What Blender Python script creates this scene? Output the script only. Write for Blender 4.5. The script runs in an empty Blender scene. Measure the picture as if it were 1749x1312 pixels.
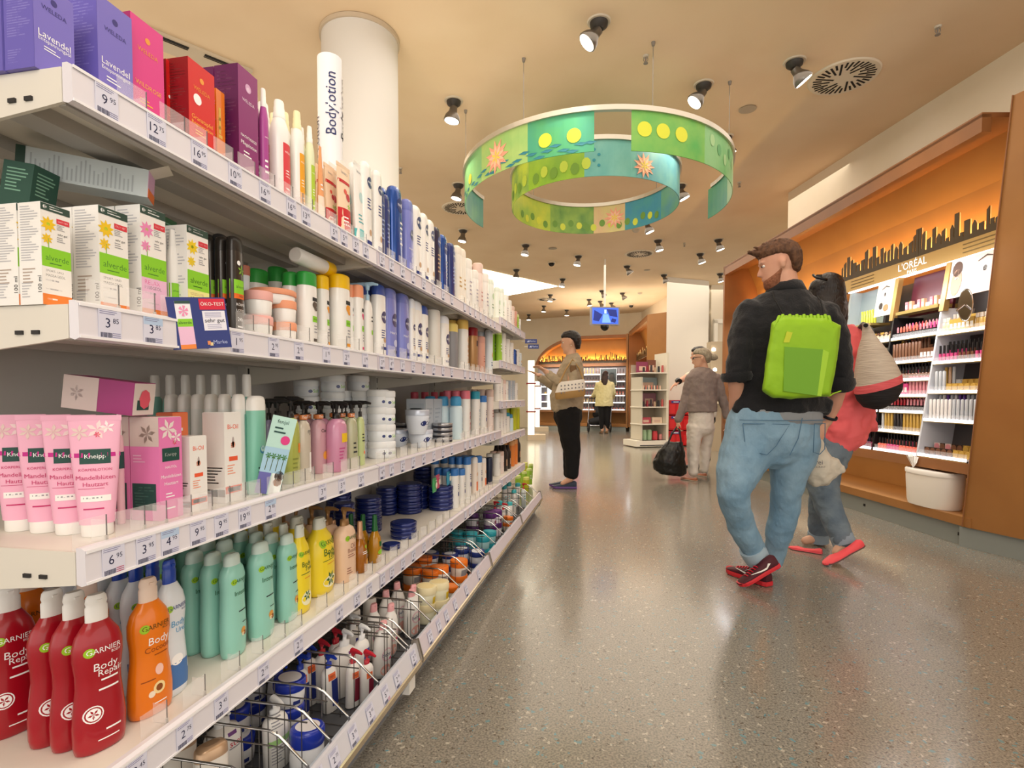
import bpy, math, random
from mathutils import Vector, Matrix
random.seed(7)
R = math.radians
C = bpy.context.scene.collection
# ---------------------------------------------------------------- camera
FPX, PCX, HZ, HC = 920.0, 874.5, 677.0, 0.98
PITCH = R(2.0)
YAW = math.atan((1056.0 - PCX) / FPX)
PCY = HZ + FPX * math.tan(PITCH)
cam = bpy.data.objects.new('camera', bpy.data.cameras.new('camera'))
C.objects.link(cam)
cam.location = (0, 0, HC)
cam.rotation_euler = (R(90) - PITCH, 0, YAW)
cam.data.sensor_width = 36.0
cam.data.lens = FPX * 36.0 / 1749.0
cam.data.shift_y = (PCY - 656.0) / 1749.0
cam.data.clip_start = 0.02
bpy.context.scene.camera = cam
# ---------------------------------------------------------------- light, exposure
sc = bpy.context.scene
sc.view_settings.view_transform = 'Standard'
sc.view_settings.look = 'None'
sc.view_settings.gamma = 1.0
sc.view_settings.exposure = 0.18
sc.view_settings.use_curve_mapping = False
w = bpy.data.worlds.new('world'); sc.world = w; w.use_nodes = True
bg = w.node_tree.nodes['Background']
bg.inputs[0].default_value = (1.0, 0.93, 0.84, 1); bg.inputs[1].default_value = 1.5

def light(kind, name, loc, energy, color=(1, .86, .68), rot=(0, 0, 0), **kw):
    d = bpy.data.lights.new(name, kind); d.energy = energy; d.color = color
    for k, v in kw.items(): setattr(d, k, v)
    o = bpy.data.objects.new(name, d); C.objects.link(o); o.location = loc; o.rotation_euler = rot
    return o

CEIL = 3.4
# large soft area lights over the aisles
light('AREA', 'aisle_light', (0.3, 2.6, 3.3), 62, (1, .91, .8), size=3.2, size_y=5.0, shape='RECTANGLE')
light('AREA', 'aisle_light', (0.3, 9.5, 3.3), 130, (1, .9, .76), size=4.0, size_y=7.0, shape='RECTANGLE')
light('AREA', 'aisle_light', (-5.5, 6.0, 3.3), 90, (1, .9, .78), size=4.0, size_y=8.0, shape='RECTANGLE')
light('AREA', 'ceiling_fill', (-1.55, 2.4, 1.75), 24, (1, .84, .66), rot=(R(180), 0, 0), size=.5, size_y=5.0, shape='RECTANGLE')  # these upward fills are added to brighten the ceiling, no fixtures of the shop
light('AREA', 'ceiling_fill', (-5.5, 5.0, 1.9), 120, (1, .84, .66), rot=(R(180), 0, 0), size=2.5, size_y=9.0, shape='RECTANGLE')
light('AREA', 'ceiling_fill', (3.9, 4.6, 2.85), 55, (1, .82, .62), rot=(R(180), R(-12), 0), size=.5, size_y=4.6, shape='RECTANGLE')
light('AREA', 'ceiling_fill', (.2, 13.6, 2.8), 34, (1, .84, .64), rot=(R(180), 0, 0), size=3.5, size_y=2.5, shape='RECTANGLE')
light('AREA', 'shelf_light', (0.5, -0.9, 2.5), 26, (1, .93, .85), rot=(R(58), 0, R(22)), size=2.0, size_y=1.2, shape='RECTANGLE')

# ---------------------------------------------------------------- pixel -> place helpers (used to read real positions off known planes)
def ray(px, py):
    u = (px - PCX) / FPX; v = -(py - PCY) / FPX
    f = math.cos(PITCH) + v * math.sin(PITCH); z = -math.sin(PITCH) + v * math.cos(PITCH)
    c, s = math.cos(YAW), math.sin(YAW)
    return (u * c - f * s, u * s + f * c, z, f)
def onx(px, py, X):
    r = ray(px, py); t = X / r[0]; return Vector((X, t * r[1], HC + t * r[2]))
def onz(px, py, Z=0.0):
    r = ray(px, py); t = (Z - HC) / r[2]; return Vector((t * r[0], t * r[1], Z))
def atd(px, py, D):
    r = ray(px, py); t = D / r[3]; return Vector((t * r[0], t * r[1], HC + t * r[2]))
def cf(X, Z, z=0.0):
    c, s = math.cos(YAW), math.sin(YAW); return Vector((X * c - Z * s, X * s + Z * c, z))

# ---------------------------------------------------------------- materials
M = {}
def lin(h):
    if isinstance(h, tuple): return h
    v = [int(h[i:i + 2], 16) / 255 for i in (0, 2, 4)]
    return tuple(c / 12.92 if c <= .04045 else ((c + .055) / 1.055) ** 2.4 for c in v)
def mat(h, rough=.45, metal=0.0, alpha=1.0, emit=0.0, key=None, coat=0.0, trans=0.0, ior=1.45, sheen=0.0):
    k = key or (h, rough, metal, alpha, emit, coat, trans)
    if k in M: return M[k]
    m = bpy.data.materials.new(str(h)); m.use_nodes = True
    b = m.node_tree.nodes['Principled BSDF']; c = lin(h)
    b.inputs['Base Color'].default_value = (*c, 1); b.inputs['Roughness'].default_value = rough
    b.inputs['Metallic'].default_value = metal; b.inputs['Alpha'].default_value = alpha
    b.inputs['Coat Weight'].default_value = coat; b.inputs['Transmission Weight'].default_value = trans
    b.inputs['IOR'].default_value = ior; b.inputs['Sheen Weight'].default_value = sheen
    if emit: b.inputs['Emission Color'].default_value = (*c, 1); b.inputs['Emission Strength'].default_value = emit
    M[k] = m; return m
def noisy(h1, h2, scale, rough=.6, detail=3, bump=0.0, bscale=None, key=None, stretch=(1, 1, 1), metal=0, lo=.35, hi=.65, sheen=0.0):
    k = key or ('n', h1, h2, scale, rough, bump, stretch)
    if k in M: return M[k]
    m = mat(h1, rough, metal, key=k, sheen=sheen); nt = m.node_tree; b = nt.nodes['Principled BSDF']
    tc = nt.nodes.new('ShaderNodeTexCoord'); mp = nt.nodes.new('ShaderNodeMapping'); mp.inputs['Scale'].default_value = stretch
    n = nt.nodes.new('ShaderNodeTexNoise'); n.inputs['Scale'].default_value = scale; n.inputs['Detail'].default_value = detail
    r = nt.nodes.new('ShaderNodeValToRGB'); r.color_ramp.elements[0].position = lo; r.color_ramp.elements[1].position = hi
    r.color_ramp.elements[0].color = (*lin(h1), 1); r.color_ramp.elements[1].color = (*lin(h2), 1)
    L = nt.links.new
    L(tc.outputs['Object'], mp.inputs[0]); L(mp.outputs[0], n.inputs['Vector']); L(n.outputs[0], r.inputs[0]); L(r.outputs[0], b.inputs['Base Color'])
    if bump:
        n2 = nt.nodes.new('ShaderNodeTexNoise'); n2.inputs['Scale'].default_value = bscale or scale; n2.inputs['Detail'].default_value = 4
        L(mp.outputs[0], n2.inputs['Vector'])
        bp = nt.nodes.new('ShaderNodeBump'); bp.inputs['Strength'].default_value = bump; bp.inputs['Distance'].default_value = .01
        L(n2.outputs[0], bp.inputs['Height']); L(bp.outputs[0], b.inputs['Normal'])
    return m
WHITE = mat('f4f1ea', .35); CLEAR = mat('ffffff', .08, alpha=.16); STEEL = mat('b9b9b4', .25, 1.0); CHROME = mat('d8d8d6', .12, 1.0)

# ---------------------------------------------------------------- mesh building
class MB:
    def __init__(s): s.v = []; s.f = []; s.m = []; s.mats = []; s.sm = []
    def mi(s, m):
        if m not in s.mats: s.mats.append(m)
        return s.mats.index(m)
    def add(s, vs, fs, m, smooth=False):
        o = len(s.v); s.v += [tuple(p) for p in vs]; i = s.mi(m)
        for f in fs: s.f.append(tuple(a + o for a in f)); s.m.append(i); s.sm.append(smooth)
        return s
    def box(s, a, b, m, T=None, faces=None):
        x0, y0, z0 = a; x1, y1, z1 = b
        vs = [(x0, y0, z0), (x1, y0, z0), (x1, y1, z0), (x0, y1, z0), (x0, y0, z1), (x1, y0, z1), (x1, y1, z1), (x0, y1, z1)]
        if T: vs = [T(p) for p in vs]
        return s.add(vs, [(0, 3, 2, 1), (4, 5, 6, 7), (0, 1, 5, 4), (1, 2, 6, 5), (2, 3, 7, 6), (3, 0, 4, 7)], m)
    def hexa(s, vs, m):
        return s.add(vs, [(0, 3, 2, 1), (4, 5, 6, 7), (0, 1, 5, 4), (1, 2, 6, 5), (2, 3, 7, 6), (3, 0, 4, 7)], m)
    def loft(s, rings, m, cap=True, smooth=True, closed=True):
        n = len(rings[0]); vs = [p for r in rings for p in r]; fs = []
        for i in range(len(rings) - 1):
            for j in range(n if closed else n - 1):
                k = (j + 1) % n; fs.append((i * n + j, i * n + k, (i + 1) * n + k, (i + 1) * n + j))
        s.add(vs, fs, m, smooth)
        if cap:
            s.add(rings[0], [tuple(range(n))[::-1]], m); s.add(rings[-1], [tuple(range(n))], m)
        return s
    def lathe(s, prof, m, n=20, c=(0, 0, 0), cap=True, sy=1.0, e=2.0, smooth=True):
        # prof rows: (z, half width along y, half depth along x)
        rings = []
        for row in prof:
            z, ry = row[0], row[1]; rx = row[2] if len(row) > 2 else ry
            ring = []
            for j in range(n):
                a = 2 * math.pi * j / n; ca, sa = math.cos(a), math.sin(a)
                ring.append((c[0] + rx * abs(ca) ** (2 / e) * (1 if ca > 0 else -1), c[1] + ry * abs(sa) ** (2 / e) * (1 if sa > 0 else -1), c[2] + z))
            rings.append(ring)
        return s.loft(rings, m, cap, smooth)
    def tube(s, pts, r, m, n=8, cap=True, smooth=True):
        pts = [Vector(p) for p in pts]; rings = []
        rs = r if isinstance(r, (list, tuple)) else [r] * len(pts)
        up = None
        for i, p in enumerate(pts):
            d = (pts[min(i + 1, len(pts) - 1)] - pts[max(i - 1, 0)]).normalized()
            if up is None:
                up = Vector((0, 0, 1)) if abs(d.z) < .9 else Vector((1, 0, 0))
            a = d.cross(up).normalized(); b = a.cross(d).normalized(); up = b
            rings.append([p + (a * math.cos(t) + b * math.sin(t)) * rs[i] for t in [2 * math.pi * j / n for j in range(n)]])
        return s.loft(rings, m, cap, smooth)
    def ext(s, poly, h, m, axis='z', base=0.0, T=None, smooth=False):
        # prism of a 2D outline; axis names the extrusion direction
        def P(a, b, c): return (a, b, c) if axis == 'z' else ((a, c, b) if axis == 'y' else (c, a, b))
        lo = [P(a, b, base) for a, b in poly]; hi = [P(a, b, base + h) for a, b in poly]
        if T: lo = [T(p) for p in lo]; hi = [T(p) for p in hi]
        n = len(poly)
        s.add(lo + hi, [(i, (i + 1) % n, n + (i + 1) % n, n + i) for i in range(n)], m, smooth)
        s.add(lo, [tuple(range(n))[::-1]], m); s.add(hi, [tuple(range(n))], m)
        return s
    def build(s, name, parent=None, loc=None, rz=0.0, link=True):
        me = bpy.data.meshes.new(name); me.from_pydata(s.v, [], s.f)
        for m in s.mats: me.materials.append(m)
        me.polygons.foreach_set('material_index', s.m); me.polygons.foreach_set('use_smooth', s.sm); me.update()
        o = bpy.data.objects.new(name, me)
        if link: C.objects.link(o)
        if parent: o.parent = parent
        if loc is not None: o.location = loc
        o.rotation_euler.z = rz
        return o
def tag(o, label, cat, group=None, kind=None):
    o['label'] = label; o['category'] = cat
    if group: o['group'] = group
    if kind: o['kind'] = kind
    return o
def empty(name, loc=(0, 0, 0), rz=0.0):
    o = bpy.data.objects.new(name, None); C.objects.link(o); o.location = loc; o.rotation_euler.z = rz; return o
def struct(o): o['kind'] = 'structure'; return o
KIDS = {}
def part(o, p):
    o.parent = p; KIDS.setdefault(p.name, []).append(o); return o
def dup(o, loc=None, rz=None):
    c = o.copy(); C.objects.link(c)
    for k in list(c.keys()):
        if k in ('group',): pass
    if loc is not None: c.location = loc
    if rz is not None: c.rotation_euler.z = rz
    for ch in KIDS.get(o.name, []):
        d = ch.copy(); C.objects.link(d); d.parent = c; KIDS.setdefault(c.name, []).append(d)
        for g in KIDS.get(ch.name, []):
            h = g.copy(); C.objects.link(h); h.parent = d
    return c
_T = {}
def text2d(t):
    if t in _T: return _T[t]
    cu = bpy.data.curves.new('t', 'FONT'); cu.body = t; cu.size = 1.0; cu.resolution_u = 2; cu.align_x = 'CENTER'; cu.align_y = 'CENTER'
    o = bpy.data.objects.new('t', cu); me = o.to_mesh()
    vs = [(v.co.x, v.co.y) for v in me.vertices]; fs = [tuple(p.vertices) for p in me.polygons]
    o.to_mesh_clear(); bpy.data.objects.remove(o); bpy.data.curves.remove(cu)
    if vs:
        ax = (min(v[0] for v in vs) + max(v[0] for v in vs)) / 2; vs = [(v[0] - ax, v[1]) for v in vs]
    wd = max([v[0] for v in vs] or [0]) * 2
    _T[t] = (vs, fs, wd); return _T[t]
def put_text(mb, t, S, s, z, size, m, width=None, rot=0.0, bold=0):
    vs, fs, wd = text2d(t)
    k = size
    if width: k = width / max(wd, .01)
    ky = size if not width else k
    c, sn = math.cos(rot), math.sin(rot)
    mb.add([S(s + (a * k) * c - (b * ky) * sn, z + (a * k) * sn + (b * ky) * c) for a, b in vs], fs, m)
# ================================================================ THE SETTING
def mk_floor():
    m = mat('a59c8c', .22, key='floor'); nt = m.node_tree; b = nt.nodes['Principled BSDF']; L = nt.links.new
    tc = nt.nodes.new('ShaderNodeTexCoord')
    def vor(scale, seed, thr, soft=.03):
        mp = nt.nodes.new('ShaderNodeMapping'); mp.inputs['Location'].default_value = (seed, seed * 2.3, 0); L(tc.outputs['Object'], mp.inputs[0])
        nz = nt.nodes.new('ShaderNodeTexNoise'); nz.inputs['Scale'].default_value = scale * 1.1; L(mp.outputs[0], nz.inputs['Vector'])
        ad = nt.nodes.new('ShaderNodeMix'); ad.data_type = 'RGBA'; ad.blend_type = 'ADD'; ad.inputs[0].default_value = .03
        L(mp.outputs[0], ad.inputs[6]); L(nz.outputs['Color'], ad.inputs[7])
        v = nt.nodes.new('ShaderNodeTexVoronoi'); v.inputs['Scale'].default_value = scale; v.inputs['Randomness'].default_value = 1; L(ad.outputs[2], v.inputs['Vector'])
        s = nt.nodes.new('ShaderNodeSeparateColor'); L(v.outputs['Color'], s.inputs[0])
        g = nt.nodes.new('ShaderNodeMath'); g.operation = 'GREATER_THAN'; g.inputs[1].default_value = thr; L(s.outputs[0], g.inputs[0])
        d = nt.nodes.new('ShaderNodeMath'); d.operation = 'LESS_THAN'; d.inputs[1].default_value = .32; L(v.outputs['Distance'], d.inputs[0])
        q = nt.nodes.new('ShaderNodeMath'); q.operation = 'MULTIPLY'; L(g.outputs[0], q.inputs[0]); L(d.outputs[0], q.inputs[1])
        return q.outputs[0]
    n = nt.nodes.new('ShaderNodeTexNoise'); n.inputs['Scale'].default_value = 160; n.inputs['Detail'].default_value = 3; L(tc.outputs['Object'], n.inputs['Vector'])
    r = nt.nodes.new('ShaderNodeValToRGB'); L(n.outputs[0], r.inputs[0])
    r.color_ramp.elements[0].position = .38; r.color_ramp.elements[0].color = (*lin('716d64'), 1)
    r.color_ramp.elements[1].position = .6; r.color_ramp.elements[1].color = (*lin('979083'), 1)
    cur = r.outputs[0]
    for sc_, seed, thr, col in ((60, 3.1, .86, 'b5ae9f'), (70, 9.7, .88, '62594b'), (46, 5.3, .9, '6d8c90'), (110, 1.7, .93, '3a332b'), (85, 7.9, .95, '5c8f9c')):
        k = vor(sc_, seed, thr); mx = nt.nodes.new('ShaderNodeMix'); mx.data_type = 'RGBA'
        L(k, mx.inputs[0]); L(cur, mx.inputs[6]); mx.inputs[7].default_value = (*lin(col), 1); cur = mx.outputs[2]
    L(cur, b.inputs['Base Color'])
    n2 = nt.nodes.new('ShaderNodeTexNoise'); n2.inputs['Scale'].default_value = 2.5; L(tc.outputs['Object'], n2.inputs['Vector'])
    bp = nt.nodes.new('ShaderNodeBump'); bp.inputs['Strength'].default_value = .05; bp.inputs['Distance'].default_value = .02; L(n2.outputs[0], bp.inputs['Height']); L(bp.outputs[0], b.inputs['Normal'])
    b.inputs['Coat Weight'].default_value = .35; b.inputs['Coat Roughness'].default_value = .12
    return m
struct(MB().box((-12, -5, -.1), (9, 24, 0), mk_floor()).build('floor'))
ceil_m = noisy('eed8b8', 'e8d0ae', 1.5, .85, key='ceil')
CREAM = noisy('eadfca', 'e4d8c0', 2.0, .8, key='cream')
COLW = mat('dcdad6', .6)
# the ceiling with the opening of the skylight
def tri_fan(outer, hole, z, m):
    mb = MB(); return mb
sky = [onz(790, 452, CEIL), onz(952, 488.5, CEIL), onz(862, 505, CEIL), onz(760, 520, CEIL)]
x0 = min(p.x for p in sky); x1 = max(p.x for p in sky); y0 = min(p.y for p in sky); y1 = max(p.y for p in sky)
cb = MB()
cb.box((-12, -5, CEIL), (9, 24, CEIL + .1), ceil_m)
struct(cb.build('ceiling'))
# luminous ceiling field, a framed flat box of light just below the ceiling
mb = MB(); poly = [(p.x, p.y) for p in sky]
mb.ext(poly, .012, mat('fff8e0', .5, emit=5.0), base=CEIL - .014)
lf = mb.build('ceiling_light_panel'); tag(lf, 'large glowing angular light panel in the ceiling above the end of the shelves', 'ceiling light')

# column
cx, cy = -1.73, 3.46
mb = MB().lathe([(0, .25), (CEIL - .002, .25)], COLW, 48, (cx, cy, 0)); struct(mb.build('pillar_column'))
mb = MB(); ring = [(cx + .262 * math.cos(a), cy + .262 * math.sin(a)) for a in [2 * math.pi * i / 48 for i in range(48)]]
mb.lathe([(CEIL - .03, .262), (CEIL - .003, .262)], mat('c9b9a2', .7), 48, (cx, cy, 0)); struct(mb.build('trim_1'))

# right wall above the cabinet, its end face, far walls, pier
def wallseg(pts, z0, z1, name, m=CREAM, th=.12):
    mb = MB()
    for a, b in zip(pts, pts[1:]):
        a = Vector((a[0], a[1], 0)); b = Vector((b[0], b[1], 0)); d = (b - a).normalized(); n = Vector((d.y, -d.x, 0)) * th
        mb.hexa([(a.x, a.y, z0), (b.x, b.y, z0), (b.x + n.x, b.y + n.y, z0), (a.x + n.x, a.y + n.y, z0), (a.x, a.y, z1), (b.x, b.y, z1), (b.x + n.x, b.y + n.y, z1), (a.x + n.x, a.y + n.y, z1)], m)
    return struct(mb.build(name))
wr = [cf(5.0, 1.2), cf(3.56, 3.0), cf(3.50, 3.7), cf(3.38, 5.2), cf(3.29, 6.5), cf(3.9, 6.62), cf(4.6, 9.0)]
wallseg([(p.x, p.y) for p in wr[::-1]][::-1], 2.76, CEIL, 'wall_right', th=.1)
pa, pb, pc, pd = atd(1138, 600, 11.0), atd(1209, 600, 11.4), atd(1209, 600, 11.5), atd(1300, 600, 11.5)
back = [atd(600, 600, 19.8), atd(905, 600, 17.0), atd(1070, 600, 15.8), atd(1095, 600, 15.6), atd(1150, 600, 12.6)]
wallseg([(p.x, p.y) for p in back], 0, CEIL, 'wall_back', th=-.1)
mb = MB(); q = atd(1139, 600, 12.4); q2 = atd(1212, 600, 12.5)
mb.hexa([(p.x, p.y, 0) for p in (pa, pb, q2, q)] + [(p.x, p.y, CEIL) for p in (pa, pb, q2, q)], mat('ece6da', .7)); struct(mb.build('wall_pier'))
e = atd(1360, 600, 11.9); e2 = atd(1214, 600, 11.8); wallseg([(e2.x, e2.y), (e.x, e.y)], 0, CEIL, 'wall_side', mat('e9dfcc', .7), th=-.1)
# door with frame at the side wall
d0 = atd(1217, 600, 11.7); d1 = atd(1244, 600, 11.72); dv = (d1 - d0).normalized(); dn = Vector((-dv.y, dv.x, 0)) * -.04
def wallbox(mb, a, b, s0, s1, z0, z1, t0, t1, m):
    d = (b - a); d.z = 0; d.normalize(); n = Vector((d.y, -d.x, 0))
    P = lambda s, t, z: (a.x + d.x * s + n.x * t, a.y + d.y * s + n.y * t, z)
    mb.hexa([P(s0, t0, z0), P(s1, t0, z0), P(s1, t1, z0), P(s0, t1, z0), P(s0, t0, z1), P(s1, t0, z1), P(s1, t1, z1), P(s0, t1, z1)], m)
L0 = 1.0
door = MB(); wallbox(door, d0, d1, .08, L0, 0, 2.55, 0, .04, mat('dcd2bf', .5)); door = struct(door.build('door_1'))
fr = MB(); DF = mat('f3eee2', .5)
wallbox(fr, d0, d1, 0, .08, 0, 2.62, 0, .07, DF); wallbox(fr, d0, d1, L0, L0 + .08, 0, 2.62, 0, .07, DF); wallbox(fr, d0, d1, 0, L0 + .08, 2.55, 2.64, 0, .07, DF)
fr.build('door_frame', door)
# other side walls (seen in reflections and by the light)
mb = MB(); mb.box((-12, -5, 0), (-11.9, 24, CEIL), CREAM); struct(mb.build('wall_left'))
mb = MB(); mb.box((-12, 23.9, 0), (9, 24, CEIL), CREAM); struct(mb.build('wall_far'))

# ================================================================ CEILING FIXTURES
DK = mat('3a3632', .5); GR = mat('8f8880', .5); LAMPG = mat('fff6e4', .3, emit=9.0); REFL = mat('cfcfd2', .15, 1.0)
spots = [(1023, 45, 1, 'largest, above the middle of the aisle'), (1202, 152, .9, 'between the loudspeaker disc and the round vent'), (1357, 113, -.9, 'just beside the big round vent'),
 (775, 180, .2, 'right of the white column'), (1239, 236, -.5, 'by the right end of the green ring'), (1162, 318, -.6, 'under the right side of the green ring'),
 (783, 317, .3, 'by the left end of the green ring'), (1105, 379, -.5, 'below the green ring, on its right'), (791, 395, .2, 'just below the left round vent'), (898, 420, .2, 'below the green ring, on its left'),
 (1124, 412, -.3, 'right of the middle round vent'), (1227, 411, -.4, 'nearest to the tall brown cabinet top'), (988, 439, .3, 'between the dome camera and the middle vent'), (1196, 435, -.4, 'above the white wall pier'),
 (882, 462, .1, 'just above the glowing ceiling panel'), (961, 478, .2, 'at the tip of the glowing ceiling panel'), (940, 505, .1, 'above the small far vent'), (929, 524, .1, 'below the small far vent'),
 (1006, 513, -.2, 'left of the television pole, lit'), (1230, 469, -.3, 'on the ceiling by the door'), (968, 531, 0, 'far small one near the back wall'), (903, 539, 0, 'farthest, near the end of the shelves'),
 (1071, 456, -.8, 'swivelled away, unlit, above the television'), (1063, 502, -.8, 'unlit, right of the television pole'), (1028, 498, -.8, 'unlit, on the television pole line'), (1044, 519, -.8, 'small unlit one above the television'),
 (1025, 516, -.8, 'small unlit one left of the pole over the television'), (1134, 471, -.6, 'unlit, at the corner of the white pier')]
def mk_spot(tilt, lit):
    root = empty('ceiling_spotlight')
    mb = MB(); mb.lathe([(-.008, .072), (0, .078)], mat('d8cdb9', .6), 24); part(mb.build('trim_ring', root), root)
    mb = MB(); mb.lathe([(-.05, .03), (-.03, .055), (-.004, .06)], DK, 20); part(mb.build('gimbal', root), root)
    ca, sa = math.cos(tilt), math.sin(tilt)
    def T(p): x, y, z = p; return (x * ca + z * sa, y, -x * sa + z * ca - .05)
    mb = MB(); mb.lathe([(-.115, .064), (-.11, .067), (-.075, .058), (-.04, .034), (0, .03)], mat('77716a', .3, .6) , 24)
    mb.v = [T(p) for p in mb.v]; part(mb.build('lamp_head', root), root)
    mb = MB(); mb.lathe([(-.118, .057), (-.116, .057)], LAMPG if lit else mat('c9c2b6', .3), 20); mb.v = [T(p) for p in mb.v]
    part(mb.build('lens', root), root)
    return root
protos = {}
for i, (px, py, tl, de) in enumerate(spots):
    lit = 'unlit' not in de
    k = (tl, lit); p = onz(px, py - 2 - 6 * (py < 200), CEIL)
    if k not in protos: o = protos[k] = mk_spot(tl * .75, lit)
    else: o = dup(protos[k])
    o.location = (p.x, p.y, CEIL); o.rotation_euler.z = YAW
    tag(o, 'round swivel ceiling spotlight, ' + de, 'spotlight', 'swivel spotlights in the ceiling')
    if lit and p.y < 13:
        s = math.sin(tl * .5)
        lp = light('SPOT', 'spot_lamp', (p.x - .12 * s, p.y, CEIL - .2), 26, (1, .86, .66), rot=(0, s * .9, YAW), spot_size=R(95), spot_blend=.8, shadow_soft_size=.05)
def vent(px, py, rad, name, lab):
    p = onz(px, py, CEIL); root = empty(name, (p.x, p.y, CEIL)); tag(root, lab, 'air vent', 'round air vents in the ceiling')
    mb = MB().lathe([(-.012, rad), (-.001, rad + .008)], mat('e2d6c0', .6), 48); part(mb.build('plate', root), root)
    mb = MB()
    for i in range(36):
        a = 2 * math.pi * i / 36 + .1
        r0, r1 = (rad * .36, rad * .9) if i % 2 else (rad * .62, rad * .93)
        r0 += rad * .12 * math.sin(i * 2.1) * (i % 2)
        off = .35
        c, s = math.cos(a + off), math.sin(a + off); bx, by = rad * .38 * math.cos(a), rad * .38 * math.sin(a)
        w_ = .007
        q = []
        for rr, ww in ((r0 - rad * .36, -w_), (r1 - rad * .40, -w_), (r1 - rad * .40, w_), (r0 - rad * .36, w_)):
            q.append((bx + c * rr - s * ww, by + s * rr + c * ww))
        mb.ext(q, .002, mat('1c1712', .8), base=-.0145)
    part(mb.build('slots', root), root)
vent(1441, 131, .235, 'round_vent', 'large round ceiling vent with swirling black slots, above the brown cabinet')
vent(787, 355, .235, 'round_vent', 'round ceiling vent left of the green hanging ring')
vent(1092, 433, .235, 'round_vent', 'round ceiling vent below the green hanging ring')
vent(935, 511, .235, 'round_vent', 'smallest round ceiling vent, under the glowing panel')
for px, py, r, lab in ((1277, 186, .07, 'round ceiling loudspeaker disc beside the big vent'), (944, 424, .07, 'grey ceiling loudspeaker disc below the green ring'), (1105, 461, .06, 'flat loudspeaker disc in the ceiling near the white pier')):
    p = onz(px, py, CEIL); o = MB().lathe([(-.006, r), (-.004, r * .8), (-.004, r * .8)], mat('b3a896', .7), 32).build('ceiling_loudspeaker', None, (p.x, p.y, CEIL)); tag(o, lab, 'loudspeaker', 'loudspeaker discs in the ceiling')
for px, py, lab in ((1103, 99, 'sprinkler head on the ceiling between the two nearest spotlights'), (1602, 49, 'sprinkler head on the ceiling above the cabinet, right of the big vent'), (684, 291, 'sprinkler head beside the white column'),
                    (1263, 315, 'sprinkler head below the right end of the green ring'), (1169, 419, 'small sprinkler head near the middle vent')):
    p = onz(px, py - 4, CEIL); mb = MB(); mb.lathe([(-.012, .018), (0, .022)], mat('cfc5b4', .5), 14); mb.lathe([(-.05, .004), (-.012, .006)], GR, 8)
    mb.lathe([(-.056, .016), (-.052, .016)], GR, 12); mb.tube([(-.012, 0, -.012), (-.016, 0, -.03), (-.004, 0, -.05)], .0025, GR, 5); mb.tube([(.012, 0, -.012), (.016, 0, -.03), (.004, 0, -.05)], .0025, GR, 5)
    tag(mb.build('sprinkler_head', None, (p.x, p.y, CEIL)), lab, 'sprinkler', 'sprinkler heads in the ceiling')
for px, py, lab in ((942, 449, 'small black dome camera on the ceiling above the glowing panel'), (1078, 522, 'small black dome camera on the ceiling right of the television')):
    p = onz(px, py - 2, CEIL); mb = MB(); mb.lathe([(-.03, .07), (0, .07)], mat('d9ceba', .5), 24); mb.lathe([(-.085, .012), (-.078, .03), (-.06, .05), (-.03, .058)], mat('16130f', .15), 24)
    tag(mb.build('dome_camera', None, (p.x, p.y, CEIL)), lab, 'camera', 'dome cameras in the ceiling')
for px, py, lab in ((1086, 395, 'smoke detector on the ceiling under the green ring'), (1093, 503, 'smoke detector on the ceiling right of the television')):
    p = onz(px, py - 3, CEIL); mb = MB(); mb.lathe([(-.04, .03), (-.02, .05), (0, .055)], mat('cabfad', .5), 20)
    tag(mb.build('smoke_detector', None, (p.x, p.y, CEIL)), lab, 'smoke detector')
# slotted air outlet tray at upper left
a = onz(262, 48, CEIL); b = onz(432, 118, CEIL); d = (b - a).normalized(); n = Vector((-d.y, d.x, 0)); n = -n if n.y < 0 else n
tr = empty('slot_vent', a); tag(tr, 'long beige ceiling air outlet with black slots behind the red boxes', 'air vent')
P = lambda s, t, z: (d.x * s + n.x * t, d.y * s + n.y * t, z)
Ld = (b - a).length
mb = MB(); mb.hexa([P(-.3, 0, -.02), P(Ld, 0, -.02), P(Ld, .2, -.02), P(-.3, .2, -.02), P(-.3, 0, -.001), P(Ld, 0, -.001), P(Ld, .2, -.001), P(-.3, .2, -.001)], mat('cdbfa8', .6)); mb.build('tray', tr)
for s0, s1 in ((-.2, Ld * .34), (Ld * .5, Ld * .95)):
    mb = MB(); mb.hexa([P(s0, .02, -.024), P(s1, .02, -.024), P(s1, .045, -.024), P(s0, .045, -.024), P(s0, .02, -.018), P(s1, .02, -.018), P(s1, .045, -.018), P(s0, .045, -.018)], mat('15120f', .8))
    mb.hexa([P(s0, .055, -.024), P(s1, .055, -.024), P(s1, .06, -.024), P(s0, .06, -.024), P(s0, .055, -.018), P(s1, .055, -.018), P(s1, .06, -.018), P(s0, .06, -.018)], mat('15120f', .8)); mb.build('slot', tr)

# ================================================================ HANGING GREEN RING
rc = atd(1014, 400, 4.9); RZ = 2.93
ringo = empty('ceiling_ring', (rc.x, rc.y, RZ)); tag(ringo, 'large double ring of green and blue printed banners hanging from the ceiling', 'hanging decoration')
cang = math.atan2(-rc.y, -rc.x)   # direction towards the camera
ALU = mat('cfc8bb', .35, .7)
def rband(mb, Rr, a0, a1, z0, z1, m, th=.006, n=None):
    n = n or max(3, int(abs(a1 - a0) / .06))
    aa = [cang + a0 + (a1 - a0) * i / n for i in range(n + 1)]
    rings = [[((Rr + dr) * math.cos(a), (Rr + dr) * math.sin(a), z) for dr, z in ((0, z0), (th, z0), (th, z1), (0, z1))] for a in aa]
    mb.loft(rings, m, True, False)
def pm(h1, h2, sc=5, seed=0):
    m = noisy(h1, h2, sc, .5, 4, key=('pm', h1, h2, seed), lo=.3, hi=.7); return m
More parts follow.
